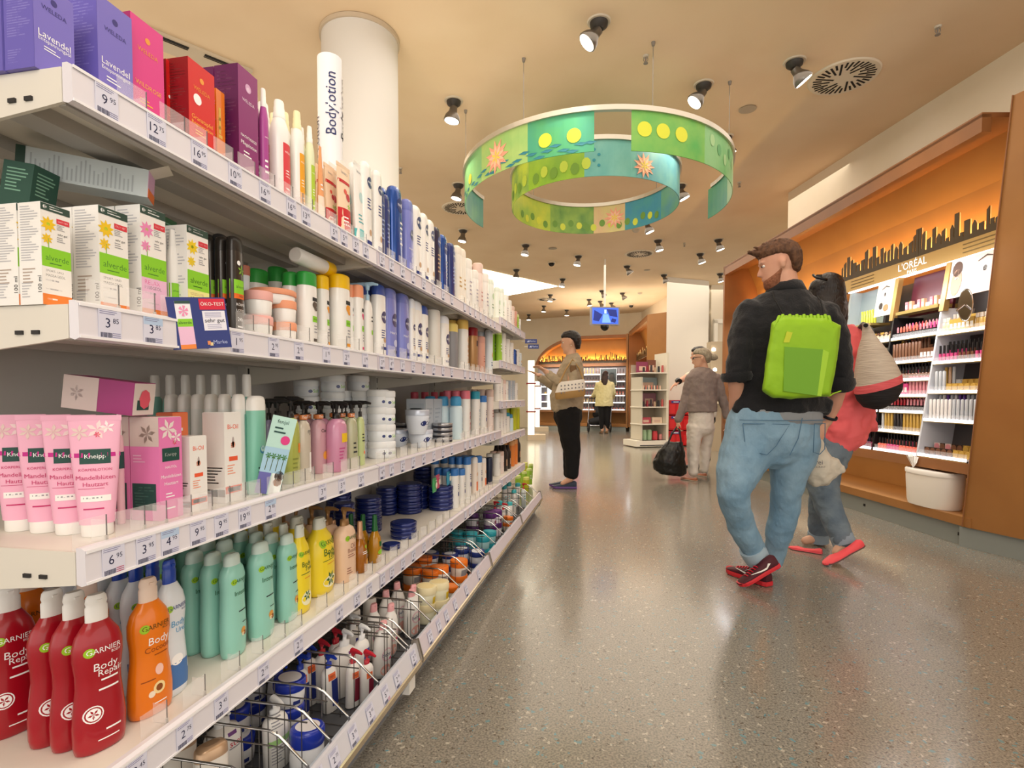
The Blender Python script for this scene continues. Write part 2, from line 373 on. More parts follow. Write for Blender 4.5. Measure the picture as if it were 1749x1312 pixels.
def rdec(mb, Rr, a, z, pts, m, inner=False):
    r_ = Rr + (.0085 if not inner else -.0025)
    mb.add([(r_ * math.cos(cang + a + (x if not inner else x) / Rr), r_ * math.sin(cang + a + x / Rr), z + y) for x, y in pts], [tuple(range(len(pts)))], m)
def circ(r, n=20, sq=1): return [(r * math.cos(2 * math.pi * i / n), r * sq * math.sin(2 * math.pi * i / n)) for i in range(n)]
def petals(mb, Rr, a, z, size, inner=False):
    for lay, (k, rr, col) in enumerate(((11, 1.0, 'f0a58a'), (9, .72, 'f6c4a4'), (6, .42, 'f3d24e'))):
        for i in range(k):
            t = 2 * math.pi * i / k + lay * .3; q = []
            for u, v in ((0, 0), (.5, .16), (1, 0), (.5, -.16)):
                u *= size * rr; v *= size * rr
                q.append((u * math.cos(t) - v * math.sin(t), u * math.sin(t) + v * math.cos(t)))
            r_ = Rr + (.009 + .0012 * lay if not inner else -.003 - .0012 * lay)
            mb.add([(r_ * math.cos(cang + a + x / Rr), r_ * math.sin(cang + a + x / Rr), z + y) for x, y in q], [(0, 1, 2, 3)], mat(col, .5))
HB = .27
def ring_rim(Rr, nm):
    mb = MB(); n = 72
    rings = [[((Rr + dr) * math.cos(t), (Rr + dr) * math.sin(t), z) for dr, z in ((-.012, 0), (.022, 0), (.022, .035), (-.012, .035))] for t in [2 * math.pi * i / n for i in range(n + 1)]]
    mb.loft(rings, ALU, False, False); mb.build(nm, ringo)
RO, RI = 1.15, .73
mb = MB()
rings = [[((RO + dr) * math.cos(t), (RO + dr) * math.sin(t), z) for dr, z in ((-.012, 0), (.022, 0), (.022, .035), (-.012, .035))] for t in [cang - 1.9 + 3.8 * i / 60 for i in range(61)]]
mb.loft(rings, ALU, True, False); mb.build('rim', ringo); ring_rim(RI, 'rim')
# angles: negative towards the photo's left? the camera looks along -cang; +a turns anticlockwise seen from above
segs_o = [(-1.9, -1.3, '6fb38a', '3f8f8f'), (-1.3, -.85, '8cc47e', '6fb27a'), (-.85, -.42, 'b5cf7a', '8fbf6e'), (-.42, 0, '4fa66a', '3f9c86'),
          (.22, .75, '4faa52', '8cc05a'), (.75, 1.25, '6fb870', '93c68c'), (1.25, 1.6, '8fc29a', 'b5cf9a'), (1.6, 1.95, '3f9a86', '58ad7a')]
for i, (a0, a1, h1, h2) in enumerate(segs_o):
    mb = MB(); rband(mb, RO, a0, a1, -HB, 0, pm(h1, h2, 4, i))
    YD = mat('dbe03c', .5)
    if i == 3:
        for a in (-.3, -.12): rdec(mb, RO, a, -.15, circ(.05), YD)
    if i == 4:
        for a in (.3, .42, .55): rdec(mb, RO, a, -.12, circ(.052), YD)
    if i in (1,): rdec(mb, RO, -1.05, -.17, circ(.04), mat('d8c93c', .5))
    if i == 2: petals(mb, RO, -.68, -.15, .13)
    if i in (5, 6):
        for k in range(5): rdec(mb, RO, a0 + .08 + .09 * k, -.08 - .04 * (k % 3), circ(.03, 12, 1.4), mat('5fa868' if k % 2 else 'a5cf94', .5))
    if i in (0, 1, 2, 3):
        for k in range(8):
            x = a0 + (a1 - a0) * (k + .5) / 8; rdec(mb, RO, x, -.23 + .03 * math.sin(k * 1.7 + i), [(-.05, 0), (0, .012), (.05, .004), (.01, -.012)], mat('2f7f8f', .5))
    mb.build('banner', ringo)
segs_i = [(-3.14, -2.5, 'a8c85a', '5f8f4a'), (-2.5, -1.6, '9cc252', 'd3d84e'), (-1.6, -.8, '5f9a58', 'c8d84a'), (-.8, -.1, 'a9cc3c', '86b23c'), (-.1, .45, '5fa9a6', '86c2b8'), (.45, 1.2, '4f93a8', '7fb4b0'), (1.2, 2.1, '4a8fae', '6fae7a'), (2.1, 2.7, '4fa0a0', '3f8fb8'), (2.7, 3.14, 'd8cf8a', 'e0b890')]
for i, (a0, a1, h1, h2) in enumerate(segs_i):
    mb = MB(); rband(mb, RI, a0, a1, -HB, 0, pm(h1, h2, 5, 20 + i))
    if i == 4:
        for k in range(4): rdec(mb, RI, a0 + .1 + .05 * (k % 2), -.07 - .04 * k, circ(.012, 10), mat('2f8f9f', .5))
    if i == 5: petals(mb, RI, .55, -.17, .1)
    if i == 8: petals(mb, RI, 2.85, -.13, .11, True)
    if i in (1, 2, 3):
        for k in range(6): rdec(mb, RI, a0 + .12 * (k + 1), -.2 + .03 * (k % 2), circ(.035, 10, 1.3), mat('c9d84e' if k % 2 else '7aa03c', .5))
    if i in (0, 1, 7, 8):
        for k in range(5): rdec(mb, RI, a0 + .12 * (k + .7), -.21 + .02 * (k % 3), circ(.03, 10, 1.2), mat('d5dc4c' if k % 2 else '6f9a42', .5), True)
    mb.build('banner', ringo)
mb = MB()
for Rr, a in ((RO, -1.2), (RO, -.45), (RO, .35), (RO, 1.1), (RI, -2.2), (RI, 2.2)):
    x, y = (Rr + .005) * math.cos(cang + a), (Rr + .005) * math.sin(cang + a)
    w_ = MB().tube([(x, y, .035), (x, y, CEIL - RZ - .02)], .0025, GR, 5); w_.lathe([(CEIL - RZ - .025, .01), (CEIL - RZ, .014)], GR, 8, (x, y, 0)); w_.build('hanging_wire', ringo)

# ================================================================ TELEVISION ON A POLE
tp = atd(1033, 540, 9.6); tv = empty('television', (tp.x, tp.y, 2.4), YAW + .12); tag(tv, 'small ceiling mounted television showing a blue picture, on a white pole', 'television')
mb = MB(); mb.box((-.26, -.03, -.16), (.26, .05, .16), mat('8f8f96', .3)); mb.build('housing', tv)
mb = MB(); mb.box((-.235, -.034, -.14), (.235, -.03, .14), mat('3a5fd0', .3, emit=.9)); mb.build('screen', tv)
mb = MB(); SC2 = mat('1f2f7a', .3, emit=.6); SC3 = mat('a9c4f2', .3, emit=.9)
for q, m_ in (([(-.2, .1), (-.05, .02), (-.12, -.1), (-.22, -.08)], SC2), ([(.02, .12), (.2, .11), (.22, -.02), (.08, .0)], SC2), ([(-.04, .03), (.05, .03), (.1, -.12), (-.06, -.12)], mat('6fa0e8', .3, emit=.8)), ([(-.02, .11), (.02, .11), (.02, .04), (-.02, .04)], SC3), ([(.12, -.04), (.2, -.06), (.18, -.12), (.1, -.1)], SC2)):
    mb.add([(a, -.0355, b) for a, b in q], [(0, 1, 2, 3)], m_)
part(mb.build('picture', tv), tv)
MB().tube([(0, .01, .16), (0, .01, CEIL - 2.4)], .018, WHITE, 10).build('pole', tv)
MB().lathe([(-.26, .02), (-.24, .055), (-.2, .075), (-.165, .075)], mat('1a1613', .2), 18).build('camera_dome', tv)

# ================================================================ BODYLOTION SIGN
sp = onx(565, 300, -1.02); sg = empty('sign_tube', (sp.x, sp.y, 1.5), -.55); tag(sg, 'tall white rounded shelf sign reading Bodylotion in dark blue letters', 'sign')
zt = onx(565, 104, -1.02).z - 1.5
mb = MB(); mb.lathe([(0, .042), (zt, .042)], mat('f3f3f8', .4), 28, e=2.0); mb.build('panel', sg)
NAVY = mat('1c2a66', .5)
mb = MB()
def Sx(rot):
    def S(s, t):
        a = rot + s / .042; return (.0446 * math.cos(a), .0446 * math.sin(a), t)
    return S
put_text(mb, 'Bodylotion', Sx(-.40), 0, onx(565, 187, -1.02).z - 1.5, .056, NAVY, width=.215, rot=math.pi / 2)
put_text(mb, 'Bodylotion', Sx(.95), 0, onx(565, 187, -1.02).z - 1.5, .056, mat('23233a', .5), width=.215, rot=math.pi / 2)
put_text(mb, 'Hand - Lotion', Sx(-1.85), 0, zt * .5, .056, mat('23233a', .5), width=.25, rot=math.pi / 2)
mb.build('lettering', sg)
# ================================================================ SHELVING BAYS
XF = -0.785; XB = -1.27
SEAM = [.65, 1.65, 2.65, 3.55, 4.5]
SH = [1.455, 1.115, .748, .388]            # shelf surfaces, bays 1-3
SHD = [1.51, 1.22, .945, .70, .41]         # bay 4
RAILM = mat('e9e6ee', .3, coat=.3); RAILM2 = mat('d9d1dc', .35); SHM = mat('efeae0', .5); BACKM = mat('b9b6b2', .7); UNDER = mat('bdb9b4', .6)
TAGM = mat('dfe0f2', .45); TAGB = mat('bcd3f0', .45); INK = mat('22264f', .6); INKL = mat('8f8fb4', .6); DARKS = mat('2d2b2b', .6)
ORD = ['first', 'second', 'third', 'fourth', 'fifth', 'sixth', 'seventh', 'eighth', 'ninth', 'tenth', 'eleventh', 'twelfth', 'thirteenth', 'fourteenth', 'fifteenth', 'sixteenth', 'seventeenth', 'eighteenth', 'nineteenth', 'twentieth', 'twenty-first', 'twenty-second', 'twenty-third', 'twenty-fourth', 'twenty-fifth', 'twenty-sixth', 'twenty-seventh', 'twenty-eighth']
def mk_tag(price, blue=False, red=False):
    mb = MB(); w_, h_ = .038, .046
    S = lambda s, t: (.0008, s, t)
    mb.box((0, -w_ / 2, -h_ / 2), (.0006, w_ / 2, h_ / 2), TAGM)
    if blue: mb.box((.0006, -w_ / 2, .008), (.0007, w_ / 2, h_ / 2), TAGB)
    if price:
        a, b = price.split('.')
        put_text(mb, a, S, -.004 if len(a) < 2 else -.006, 0, .021, INK); put_text(mb, b, S, .0095, .0045, .011, INK)
    for k in range(3): mb.box((.0006, -w_ * .45, .0145 + k * .003), (.0009, w_ * (.3 - .1 * (k == 0)), .0155 + k * .003), INKL)
    for k in range(9): mb.box((.0006, -w_ * .42 + k * .0022, -.0215), (.0009, -w_ * .42 + k * .0022 + .0012, -.014), INK)
    for k in range(3): mb.box((.0006, .004, -.021 + k * .003), (.0009, .017, -.0198 + k * .003), mat('b5476a', .6) if red else INKL)
    return mb
_tags = {}
def price_tag(parent, px, py, z, x=XF + .0125, price='', blue=False, tilt=0.0, red=False):
    y = onx(px, py, x).y; y = next(((s - .022 if y < s else s + .022) for s in SEAM if abs(s - y) < .022), y); k = (price, blue, red)
    if k not in _tags:
        o = mk_tag(*k).build('price_tag', parent); _tags[k] = o
    else:
        o = _tags[k].copy(); C.objects.link(o); o.parent = parent
    o.location = (x, y, z); o.rotation_euler = (0, tilt, 0); part(o, parent)
def shelf_mesh(y0, y1, z, depth_x=XB, hb=.1):
    mb = MB(); mb.box((depth_x + .001, y0 + .0085, z - .022), (XF - .0065, y1 - .0085, z), SHM)
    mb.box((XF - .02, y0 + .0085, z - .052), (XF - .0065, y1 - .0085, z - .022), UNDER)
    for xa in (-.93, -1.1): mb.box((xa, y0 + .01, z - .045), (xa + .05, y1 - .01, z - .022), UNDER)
    for ya, yb in ((y0 + .002, y0 + .008), (y1 - .008, y1 - .002)):
        poly = [(XF - .006, z), (XF - .006, z - .05), (XF - .05, z - .055), (depth_x, z - hb), (depth_x, z)]
        mb.ext(poly, yb - ya, mat('e6e1d6', .5), axis='y', base=ya)
    for xa in (-.855, -.885): mb.box((xa, y0 - .001, z - .043), (xa + .013, y0 + .004, z - .037), DARKS)
    mb.box((-1.0, y0 - .001, z - .05), (-.97, y0 + .004, z - .04), DARKS)
    return mb
def rail_mesh(y0, y1, z, m, top=.006):
    mb = MB(); zt = z + top
    mb.ext([(XF - .005, zt), (XF + .004, zt), (XF + .011, zt - .004), (XF + .012, zt - .055), (XF + .004, zt - .058), (XF - .005, zt - .055)], y1 - y0 - .006, m, axis='y', base=y0 + .003)
    mb.box((XF + .012, y0 + .004, zt - .008), (XF + .0135, y1 - .004, zt - .0035), mat('f7f6fa', .2)); mb.box((XF + .012, y0 + .004, zt - .055), (XF + .0135, y1 - .004, zt - .051), mat('f7f6fa', .2))
    return mb
def divider_mesh(h=.045, w_=.07):
    mb = MB()
    mb.box((0, -w_ / 2, 0), (.0015, w_ / 2, h), CLEAR)
    mb.box((-.028, w_ / 2 - .0015, 0), (0, w_ / 2, h * .8), CLEAR)
    mb.box((0, w_ / 2 - .0012, 0), (.002, w_ / 2, h), mat('6d6a6a', .3, alpha=.7))
    mb.box((0, w_ / 2 - .005, 0), (.003, w_ / 2 + .001, .012), mat('e8e4de', .1, alpha=.6))
    return mb
_div = []
def divider(parent, y, z, w_=.07, x=-.797):
    if not _div: _div.append(divider_mesh().build('divider', parent)); o = _div[0]
    else: o = _div[0].copy(); C.objects.link(o); o.parent = parent
    o.location = (x, y, z); o.scale.y = w_ / .07; part(o, parent)
shelves = {}
bay_lab = ['nearest shelving bay with body lotions, its rails full of price tags', 'second shelving bay, holding blue tins and white jars', 'third shelving bay, next to the stepped bay at the end', 'last shelving bay with closer spaced shelves, behind which the woman stands']
bays = []
for b in range(4):
    y0, y1 = SEAM[b], SEAM[b + 1]
    bay = empty('shelving_bay', (0, 0, 0)); bays.append(bay); tag(bay, bay_lab[b], 'shelf unit', 'shelving bays in the long run on the left of the aisle')
    mb = MB(); mb.box((XB - .03, y0 + .001, .09), (XB, y1 - .001, 1.62), BACKM); mb.build('back_panel', bay)
    for yy in (y0 + .0, y1 - .03) if b == 0 else (y1 - .03,):
        mb = MB(); mb.box((XB, yy, 0), (XB + .03, yy + .03, 1.63), mat('cfccc6', .5))
        for k in range(28): mb.box((XB + .03, yy + .011, .2 + k * .05), (XB + .0306, yy + .019, .225 + k * .05), DARKS)
        mb.build('upright', bay)
    mb = MB(); mb.box((XB, y0 + .002, .01), (-.705, y1 - .002, .04), mat('8a9098', .5)); mb.box((-.7045, y0 + .002, .0), (-.69, y1 - .002, .115), mat('c3cbd6', .35)); mb.build('plinth', bay)
    for i, z in enumerate(SHD if b == 3 else SH):
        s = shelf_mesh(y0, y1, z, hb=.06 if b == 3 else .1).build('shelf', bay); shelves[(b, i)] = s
        rail_mesh(y0, y1, z, RAILM if b < 1 else RAILM2).build('price_rail', s)  # farther rails tinted lilac: reflection at a shallow angle put into the colour
pt = [
 (0, [(183, 190, '9.95'), (268, 240, '12.75'), (341, 275, '16.95'), (402, 300, '10.95'), (453, 330, '16.95'), (498, 355, '16.95'), (523, 368, '13.95'), (571, 392, '5.95'), (588, 400, '5.95'), (608, 412, '5.95'), (625, 422, '5.95')]),
 (1, [(188, 560, '3.85'), (262, 570, '3.85'), (344, 580, '3.45'), (406, 590, '1.95'), (468, 600, '2.95'), (511, 605, '2.95'), (558, 612, '1.95'), (592, 618, '2.95'), (624, 622, '1.95')]),
 (2, [(193, 915, '6.95'), (249, 905, '3.95'), (290, 893, '4.95'), (338, 880, '9.95'), (378, 870, '9.95'), (418, 860, '19.95'), (462, 850, '2.85'), (551, 830, '3.95'), (584, 820, '3.95'), (617, 810, '3.95')]),
 (3, [(233, 1275, '3.45'), (315, 1225, '2.75'), (378, 1185, '3.45'), (450, 1130, '2.75'), (510, 1090, '2.75'), (580, 1040, '4.45'), (610, 1020, '5.95'), (631, 1005, '5.95')])]
for i, L_ in pt:
    for px, py, pr in L_: price_tag(shelves[(0, i)], px, py, SH[i] - .023, price=pr, blue=(px in (262, 290, 462)), red=(px == 193))
for i in range(4):
    py = [470, 650, 790, 900][i]
    for k, px in enumerate((653, 669, 688, 706, 724, 741, 757, 772)): price_tag(shelves[(1, i)], px, py, SH[i] - .023, price=['2.95', '3.95', '4.95', '1.95'][(k + i) % 4])
    for k, px in enumerate((794, 803, 812, 821, 830, 838, 845)): price_tag(shelves[(2, i)], px, py, SH[i] - .023, price='')
for i in range(5):
    for k, px in enumerate((857, 865, 873, 881, 889)): price_tag(shelves[(3, i)], px, 660, SHD[i] - .023, price='')
# tilted blue test sign clipped to the second rail
sgn = empty('shelf_sign', onx(341, 552, XF + .03) , 0.0); tag(sgn, 'tilted dark blue card reading ÖKO-TEST sehr gut, clipped to the second shelf rail', 'sign')
sgn.rotation_euler = (R(7), 0, R(-32))
cw, ch = .098, .093
mb = MB(); mb.box((0, -cw / 2, -ch / 2), (.002, cw / 2, ch / 2), mat('27357c', .35)); mb.box((-.02, .02, -.03), (0, .03, -.02), mat('d8d8de', .2)); mb.build('card', sgn)
S = lambda s, t: (.0032, s, t)
mb = MB(); mb.box((.002, .006, -.014), (.0025, .045, .022), mat('eceaf4', .5)); mb.box((.002, .003, .024), (.0026, .047, .044), mat('d5243f', .5))
put_text(mb, 'ÖKO-TEST', S, .025, .034, .01, WHITE, width=.04)
put_text(mb, 'sehr gut', S, .0255, .004, .01, mat('1d1d28', .6), width=.034)
for k in range(4): mb.box((.0025, .01, .018 - k * .0025), (.0028, .038, .0188 - k * .0025), INKL)
for k in range(3): mb.box((.0025, .012, -.004 - k * .003), (.0028, .036, -.0032 - k * .003), INKL)
put_text(mb, 'Marke', S, .03, -.036, .012, mat('b9c4ea', .5), width=.024)
mb.box((.002, .008, -.04), (.0028, .013, -.033), mat('e8915a', .5)); mb.box((.002, .012, -.042), (.0028, .017, -.036), mat('e8d5a0', .5)); mb.build('print', sgn)
mb = MB(); mb.box((.002, -.037, -.046), (.0026, -.012, .04), mat('f1eef4', .5)); mb.box((.0026, -.037, -.006), (.003, -.012, .008), mat('8ed02e', .5)); mb.box((.0026, -.037, -.038), (.003, -.012, -.006), mat('eec0dc', .5)); mb.box((.0026, -.037, -.046), (.003, -.012, -.038), mat('f08a3c', .5))
put_text(mb, 'alverde', S, -.0245, .001, .008, mat('1f4f2a', .6), width=.021)
mb.box((.0026, -.037, .035), (.003, -.012, .04), mat('2f4d45', .5))
for k in range(6):
    a = k * 1.05; mb.add([(.0032, -.0245, .022), (.0032, -.0245 + .008 * math.cos(a), .022 + .01 * math.sin(a)), (.0032, -.0245 + .008 * math.cos(a + .6), .022 + .01 * math.sin(a + .6))], [(0, 1, 2)], mat('f090b8', .5))
mb.build('package_print', sgn)
# basket tier: slanted front rail and wire baskets
BSE = [.45, 1.65, 2.65, 3.55, 4.5]
BX, BZ = -.65, .172
DIVY = {}
for b in range(4):
    y0, y1 = BSE[b], BSE[b + 1]
    bay = bays[b]
    mb = MB(); t = .006
    prof = [(BX - .002, BZ), (BX + .006, BZ), (BX + .02, BZ - .055), (BX + .02, BZ - .075), (BX + .012, BZ - .078), (BX + .002, BZ - .058)]
    mb.ext(prof, y1 - y0 - .012, mat('dcdce6', .3, coat=.3) if b == 0 else RAILM2, axis='y', base=y0 + .006)
    mb.ext([(BX + .021, BZ - .052), (BX + .026, BZ - .054), (BX + .026, BZ - .07), (BX + .021, BZ - .07)], y1 - y0 - .012, mat('cdbfa6', .2, .7), axis='y', base=y0 + .006)
    mb.ext([(BX + .018, BZ - .076), (BX - .03, BZ - .16), (BX - .034, BZ - .16), (BX + .012, BZ - .078)], y1 - y0 - .05, mat('8d93a0', .3), axis='y', base=y0 + .02)
    rl = mb.build('basket_rail', bay)
    mb = MB()
    for yy in (y0 + .003, y1 - .007):
        mb.ext([(BX + .01, BZ + .012), (BX - .012, BZ + .004), (BX - .004, BZ - .04), (BX - .02, BZ - .12), (BX + .0, BZ - .125), (BX + .028, BZ - .055)], .004, mat('9a938a', .3, .5), axis='y', base=yy)
    mb.build('end_cap', rl)
    if b < 2:
        for px, pr in ([(545, '2.75'), (572, '2.75'), (604, '3.95'), (633, '3.95'), (659, '5.95'), (679, '2.95'), (707, '2.25')] if b == 0 else [(735, '2.95'), (750, '3.95'), (763, '2.95'), (778, '1.95'), (797, '3.95'), (818, '2.95')]):
            yy = onx(px, 1240 if px < 600 else 1100, BX + .014).y if b == 0 else onx(px, 1000, BX + .014).y
            price_tag(rl, px, {0: 1312 - (px - 540) * 1.24, 1: 1075 - (px - 722) * 1.28}[b], BZ - .028, x=BX + .0155, price=pr, tilt=R(-14), red=(px == 659))
            o = KIDS[rl.name][-1]; o.rotation_euler = (0, R(14), 0) and (0, -R(14), 0)
    WM = mat('8d8984', .25, .9)
    mb = MB(); r_ = .0017
    yb0, yb1 = y0 + .02, y1 - .02
    for zz in (.06, .12, .235): mb.tube([(-.75 if zz > .1 else -.68, yb0, zz), (-1.2, yb0, zz)], r_, WM, 5)
    mb.tube([(-.68, yb0, .05), (-1.2, yb0, .05)], r_, WM, 5); mb.tube([(-1.2, yb0, .05), (-1.2, yb1, .05)], r_, WM, 5); mb.tube([(-1.2, yb0, .235), (-1.2, yb1, .235)], r_ * 1.4, WM, 5)
    k = yb0
    while k < yb1: mb.tube([(-.68, k, .05), (-1.2, k, .05), (-1.2, k, .235)], r_ * .8, WM, 4); k += .05
    mb.box((-1.2, yb0, .045), (-.69, yb1, .048), mat('4c4e52', .5))
    mb.build('wire_basket', bay)
    spots_ = {0: [onx(px, py, -.66).y for px, py in ((470, 1330), (529, 1275), (567, 1238), (599, 1202), (649, 1150), (696, 1103))], 1: [onx(px, py, -.66).y for px, py in ((737, 1052), (749, 1038), (786, 993), (806, 967))]}.get(b) or [yb0 + (yb1 - yb0) * j / 4 for j in range(1, 4)]
    DIVY[b] = [yb0] + spots_ + [yb1]
    proto = None
    for yy in DIVY[b]:
        if proto is None:
            mb = MB()
            mb.tube([(-1.19, 0, .235), (-.76, 0, .235), (-.735, 0, .225), (-.665, 0, .165), (-.66, 0, .12)], .0032, CHROME, 7)
            mb.tube([(-1.19, 0, .2), (-.725, 0, .2)], .002, WM, 5)
            for q in range(11): mb.tube([(-1.19 + q * .045, 0, .05), (-1.19 + q * .045, 0, .235)], .0014, WM, 4)
            proto = mb.build('wire_divider', bay, (0, yy, 0))
        else:
            o = proto.copy(); C.objects.link(o); o.parent = bay; o.location = (0, yy, 0)
mb = MB(); p = onx(727, 1150, -.665); mb.box((-.688, 1.585, .03), (-.645, 1.635, .09), mat('f2efe8', .4)); o = mb.build('corner_block', bays[0])

# ================================================================ PRODUCT KIT
def interp(prof, t, k):
    if t <= prof[0][0]: return prof[0][k]
    for a, b in zip(prof, prof[1:]):
        if a[0] <= t <= b[0]: return a[k] + (b[k] - a[k]) * (t - a[0]) / max(1e-6, b[0] - a[0])
    return prof[-1][k]
def pr(rows): return [(r[0], r[1], r[2] if len(r) > 2 else r[1]) for r in rows]
ST = {  # body profile, cap profile, depth ratio, exponent, top kind
 'wavy': ([(0, .78), (.012, .92), (.06, .98), (.18, 1.0), (.3, .93), (.42, .84), (.5, .85), (.6, .93), (.68, .93), (.75, .8), (.8, .58), (.83, .45)], [(.83, .43), (.92, .43), (.93, .38), (.95, .42), (.985, .38), (1, .3)], .55, 2.3),
 'mint': ([(0, .72), (.01, .86), (.05, .95), (.3, 1), (.5, .93), (.66, .9), (.78, .97), (.85, .85), (.89, .64)], [(.89, .66), (.96, .62), (.985, .54), (1, .3)], .62, 2.2),
 'tonic': ([(0, .7), (.012, .86), (.1, .97), (.3, 1), (.5, .99), (.66, .93), (.76, .75), (.83, .5), (.86, .46)], [(.86, .46), (.97, .42), (1, .34)], .6, 2.2),
 'cyl': ([(0, .94), (.012, 1), (.8, 1), (.82, .97)], [(.82, 1.0), (.97, 1.0), (.99, .95), (1, .85)], .72, 2.3),
 'oval': ([(0, .82), (.015, .95), (.05, 1), (.6, 1), (.86, .97), (.93, .9)], [(.93, .9), (.97, .8), (.99, .6), (1, .35)], .6, 2.4),
 'ovalcap': ([(0, .88), (.012, .98), (.05, 1), (.84, .98), (.85, .96)], [(.85, .98), (.95, .94), (.985, .8), (1, .5)], .62, 2.5),
 'tube': ([(.1, .72, .95), (.3, .82, .8), (.6, .95, .5), (.9, 1.05, .2), (.96, 1.07, .06), (1, 1.07, .05)], [(0, .62, .9), (.01, .66, .95), (.1, .66, .98)], .62, 2.2),
 'slimneck': ([(0, .92), (.012, 1), (.62, 1), (.72, .96), (.77, .84), (.81, .7), (.83, .62)], [(.83, .64), (.88, .62), (.885, .56), (.93, .56), (.935, .52), (.985, .5), (1, .44)], .8, 2.0),
 'spray': ([(0, .93), (.012, 1), (.35, 1), (.52, .88), (.6, .62), (.66, .42)], [(.66, .46), (.74, .46), (.75, .38), (.96, .36), (1, .3)], .8, 2.0),
 'aero': ([(0, .97), (.01, 1), (.72, 1), (.76, .9), (.78, .7)], [(.78, .82), (.8, .86), (.95, .84), (.99, .7), (1, .4)], 1.0, 2.0),
 'jar': ([(0, .78), (.03, .84), (.1, .88), (.6, .95), (.63, .93)], [(.63, .99), (.65, 1.0), (.95, 1.0), (1, .96)], 1.0, 2.0),
 'pot': ([(0, .66), (.05, .74), (.5, .97), (.74, 1.0), (.78, .96)], [(.78, 1.02), (.97, 1.02), (1, .98)], 1.0, 2.0),
 'softjar': ([(0, .86), (.06, .97), (.3, 1.0), (.55, .98), (.6, .93)], [(.6, .99), (.66, 1.03), (.9, 1.03), (.98, .98), (1, .9)], 1.0, 2.0),
 'tin': ([(0, .97), (.04, 1), (.42, 1), (.44, .98)], [(.44, 1.0), (.46, 1.02), (.9, 1.02), (.96, 1.0), (1, .95)], 1.0, 2.0),
 'pump': ([(0, .92), (.012, 1), (.55, 1), (.66, .96), (.72, .8), (.76, .45)], [(.76, .42), (.84, .42), (.845, .16), (.92, .16)], .62, 2.5),
 'cone': ([(.08, .9, .9), (.3, .85, .75), (.6, .75, .45), (.95, .5, .1), (1, .45, .06)], [(0, .9), (.08, .93)], .8, 2.0),
 'cap_up': ([(0, .95), (.012, 1), (.7, 1), (.78, .85), (.8, .6)], [(.8, .62), (.97, .6), (1, .52)], .8, 2.2),
}
_prod = {}
def decals(mb, D, S, hw, h):
    for d in D:
        k = d[0]
        if k == 'T':
            put_text(mb, d[1], S, d[2] * hw, d[3] * h, .01, d[5], width=d[4] * 2 * hw)
        elif k == 'V':
            put_text(mb, d[1], S, d[2] * hw, d[3] * h, .01, d[5], width=d[4] * h, rot=math.pi / 2)
        elif k == 'C':
            r_ = d[3 + 0] if False else d[4 - 1]
            mb.add([S(d[1] * hw + d[3] * hw * math.cos(a), d[2] * h + d[3] * hw * math.sin(a)) for a in [2 * math.pi * i / 16 for i in range(16)]] + [S(d[1] * hw, d[2] * h)], [(i, (i + 1) % 16, 16) for i in range(16)], d[4], True)
        elif k == 'E':
            mb.add([S(d[1] * hw + d[3] * hw * math.cos(a), d[2] * h + d[4] * h * math.sin(a)) for a in [2 * math.pi * i / 16 for i in range(16)]] + [S(d[1] * hw, d[2] * h)], [(i, (i + 1) % 16, 16) for i in range(16)], d[5], True)
        elif k == 'R':
            s0, t0, s1, t1 = d[1] * hw, d[2] * h, d[3] * hw, d[4] * h; n = 8; m_ = max(1, min(8, int(abs(d[4] - d[2]) * 12)))
            vs = [S(s0 + (s1 - s0) * i / n, t0 + (t1 - t0) * j / m_) for j in range(m_ + 1) for i in range(n + 1)]
            mb.add(vs, [(j * (n + 1) + i, j * (n + 1) + i + 1, (j + 1) * (n + 1) + i + 1, (j + 1) * (n + 1) + i) for j in range(m_) for i in range(n)], d[5], True)
        elif k == 'L':
            n = d[5]
            for q in range(n):
                t = (d[2] + (d[4] - d[2]) * (q + .5) / n) * h; e_ = (d[3] - d[1]) * hw * (.75 + .25 * math.sin(q * 5.3)); tt = (d[4] - d[2]) / n * h * .38
                vs = [S(d[1] * hw + e_ * i / 4, t + j * tt) for j in range(2) for i in range(5)]
                mb.add(vs, [(i, i + 1, i + 6, i + 5) for i in range(4)], d[6])
        elif k == 'F':   # flower
            n = d[5]
            for q in range(n):
                a = 2 * math.pi * q / n + d[1]; pts = [(0, 0), (.55, .2), (1, 0), (.55, -.2)]
                mb.add([S(d[1] * hw + (x * math.cos(a) - y * math.sin(a)) * d[3] * hw, d[2] * h + (x * math.sin(a) + y * math.cos(a)) * d[3] * hw) for x, y in pts], [(0, 3, 2, 1)], d[4])
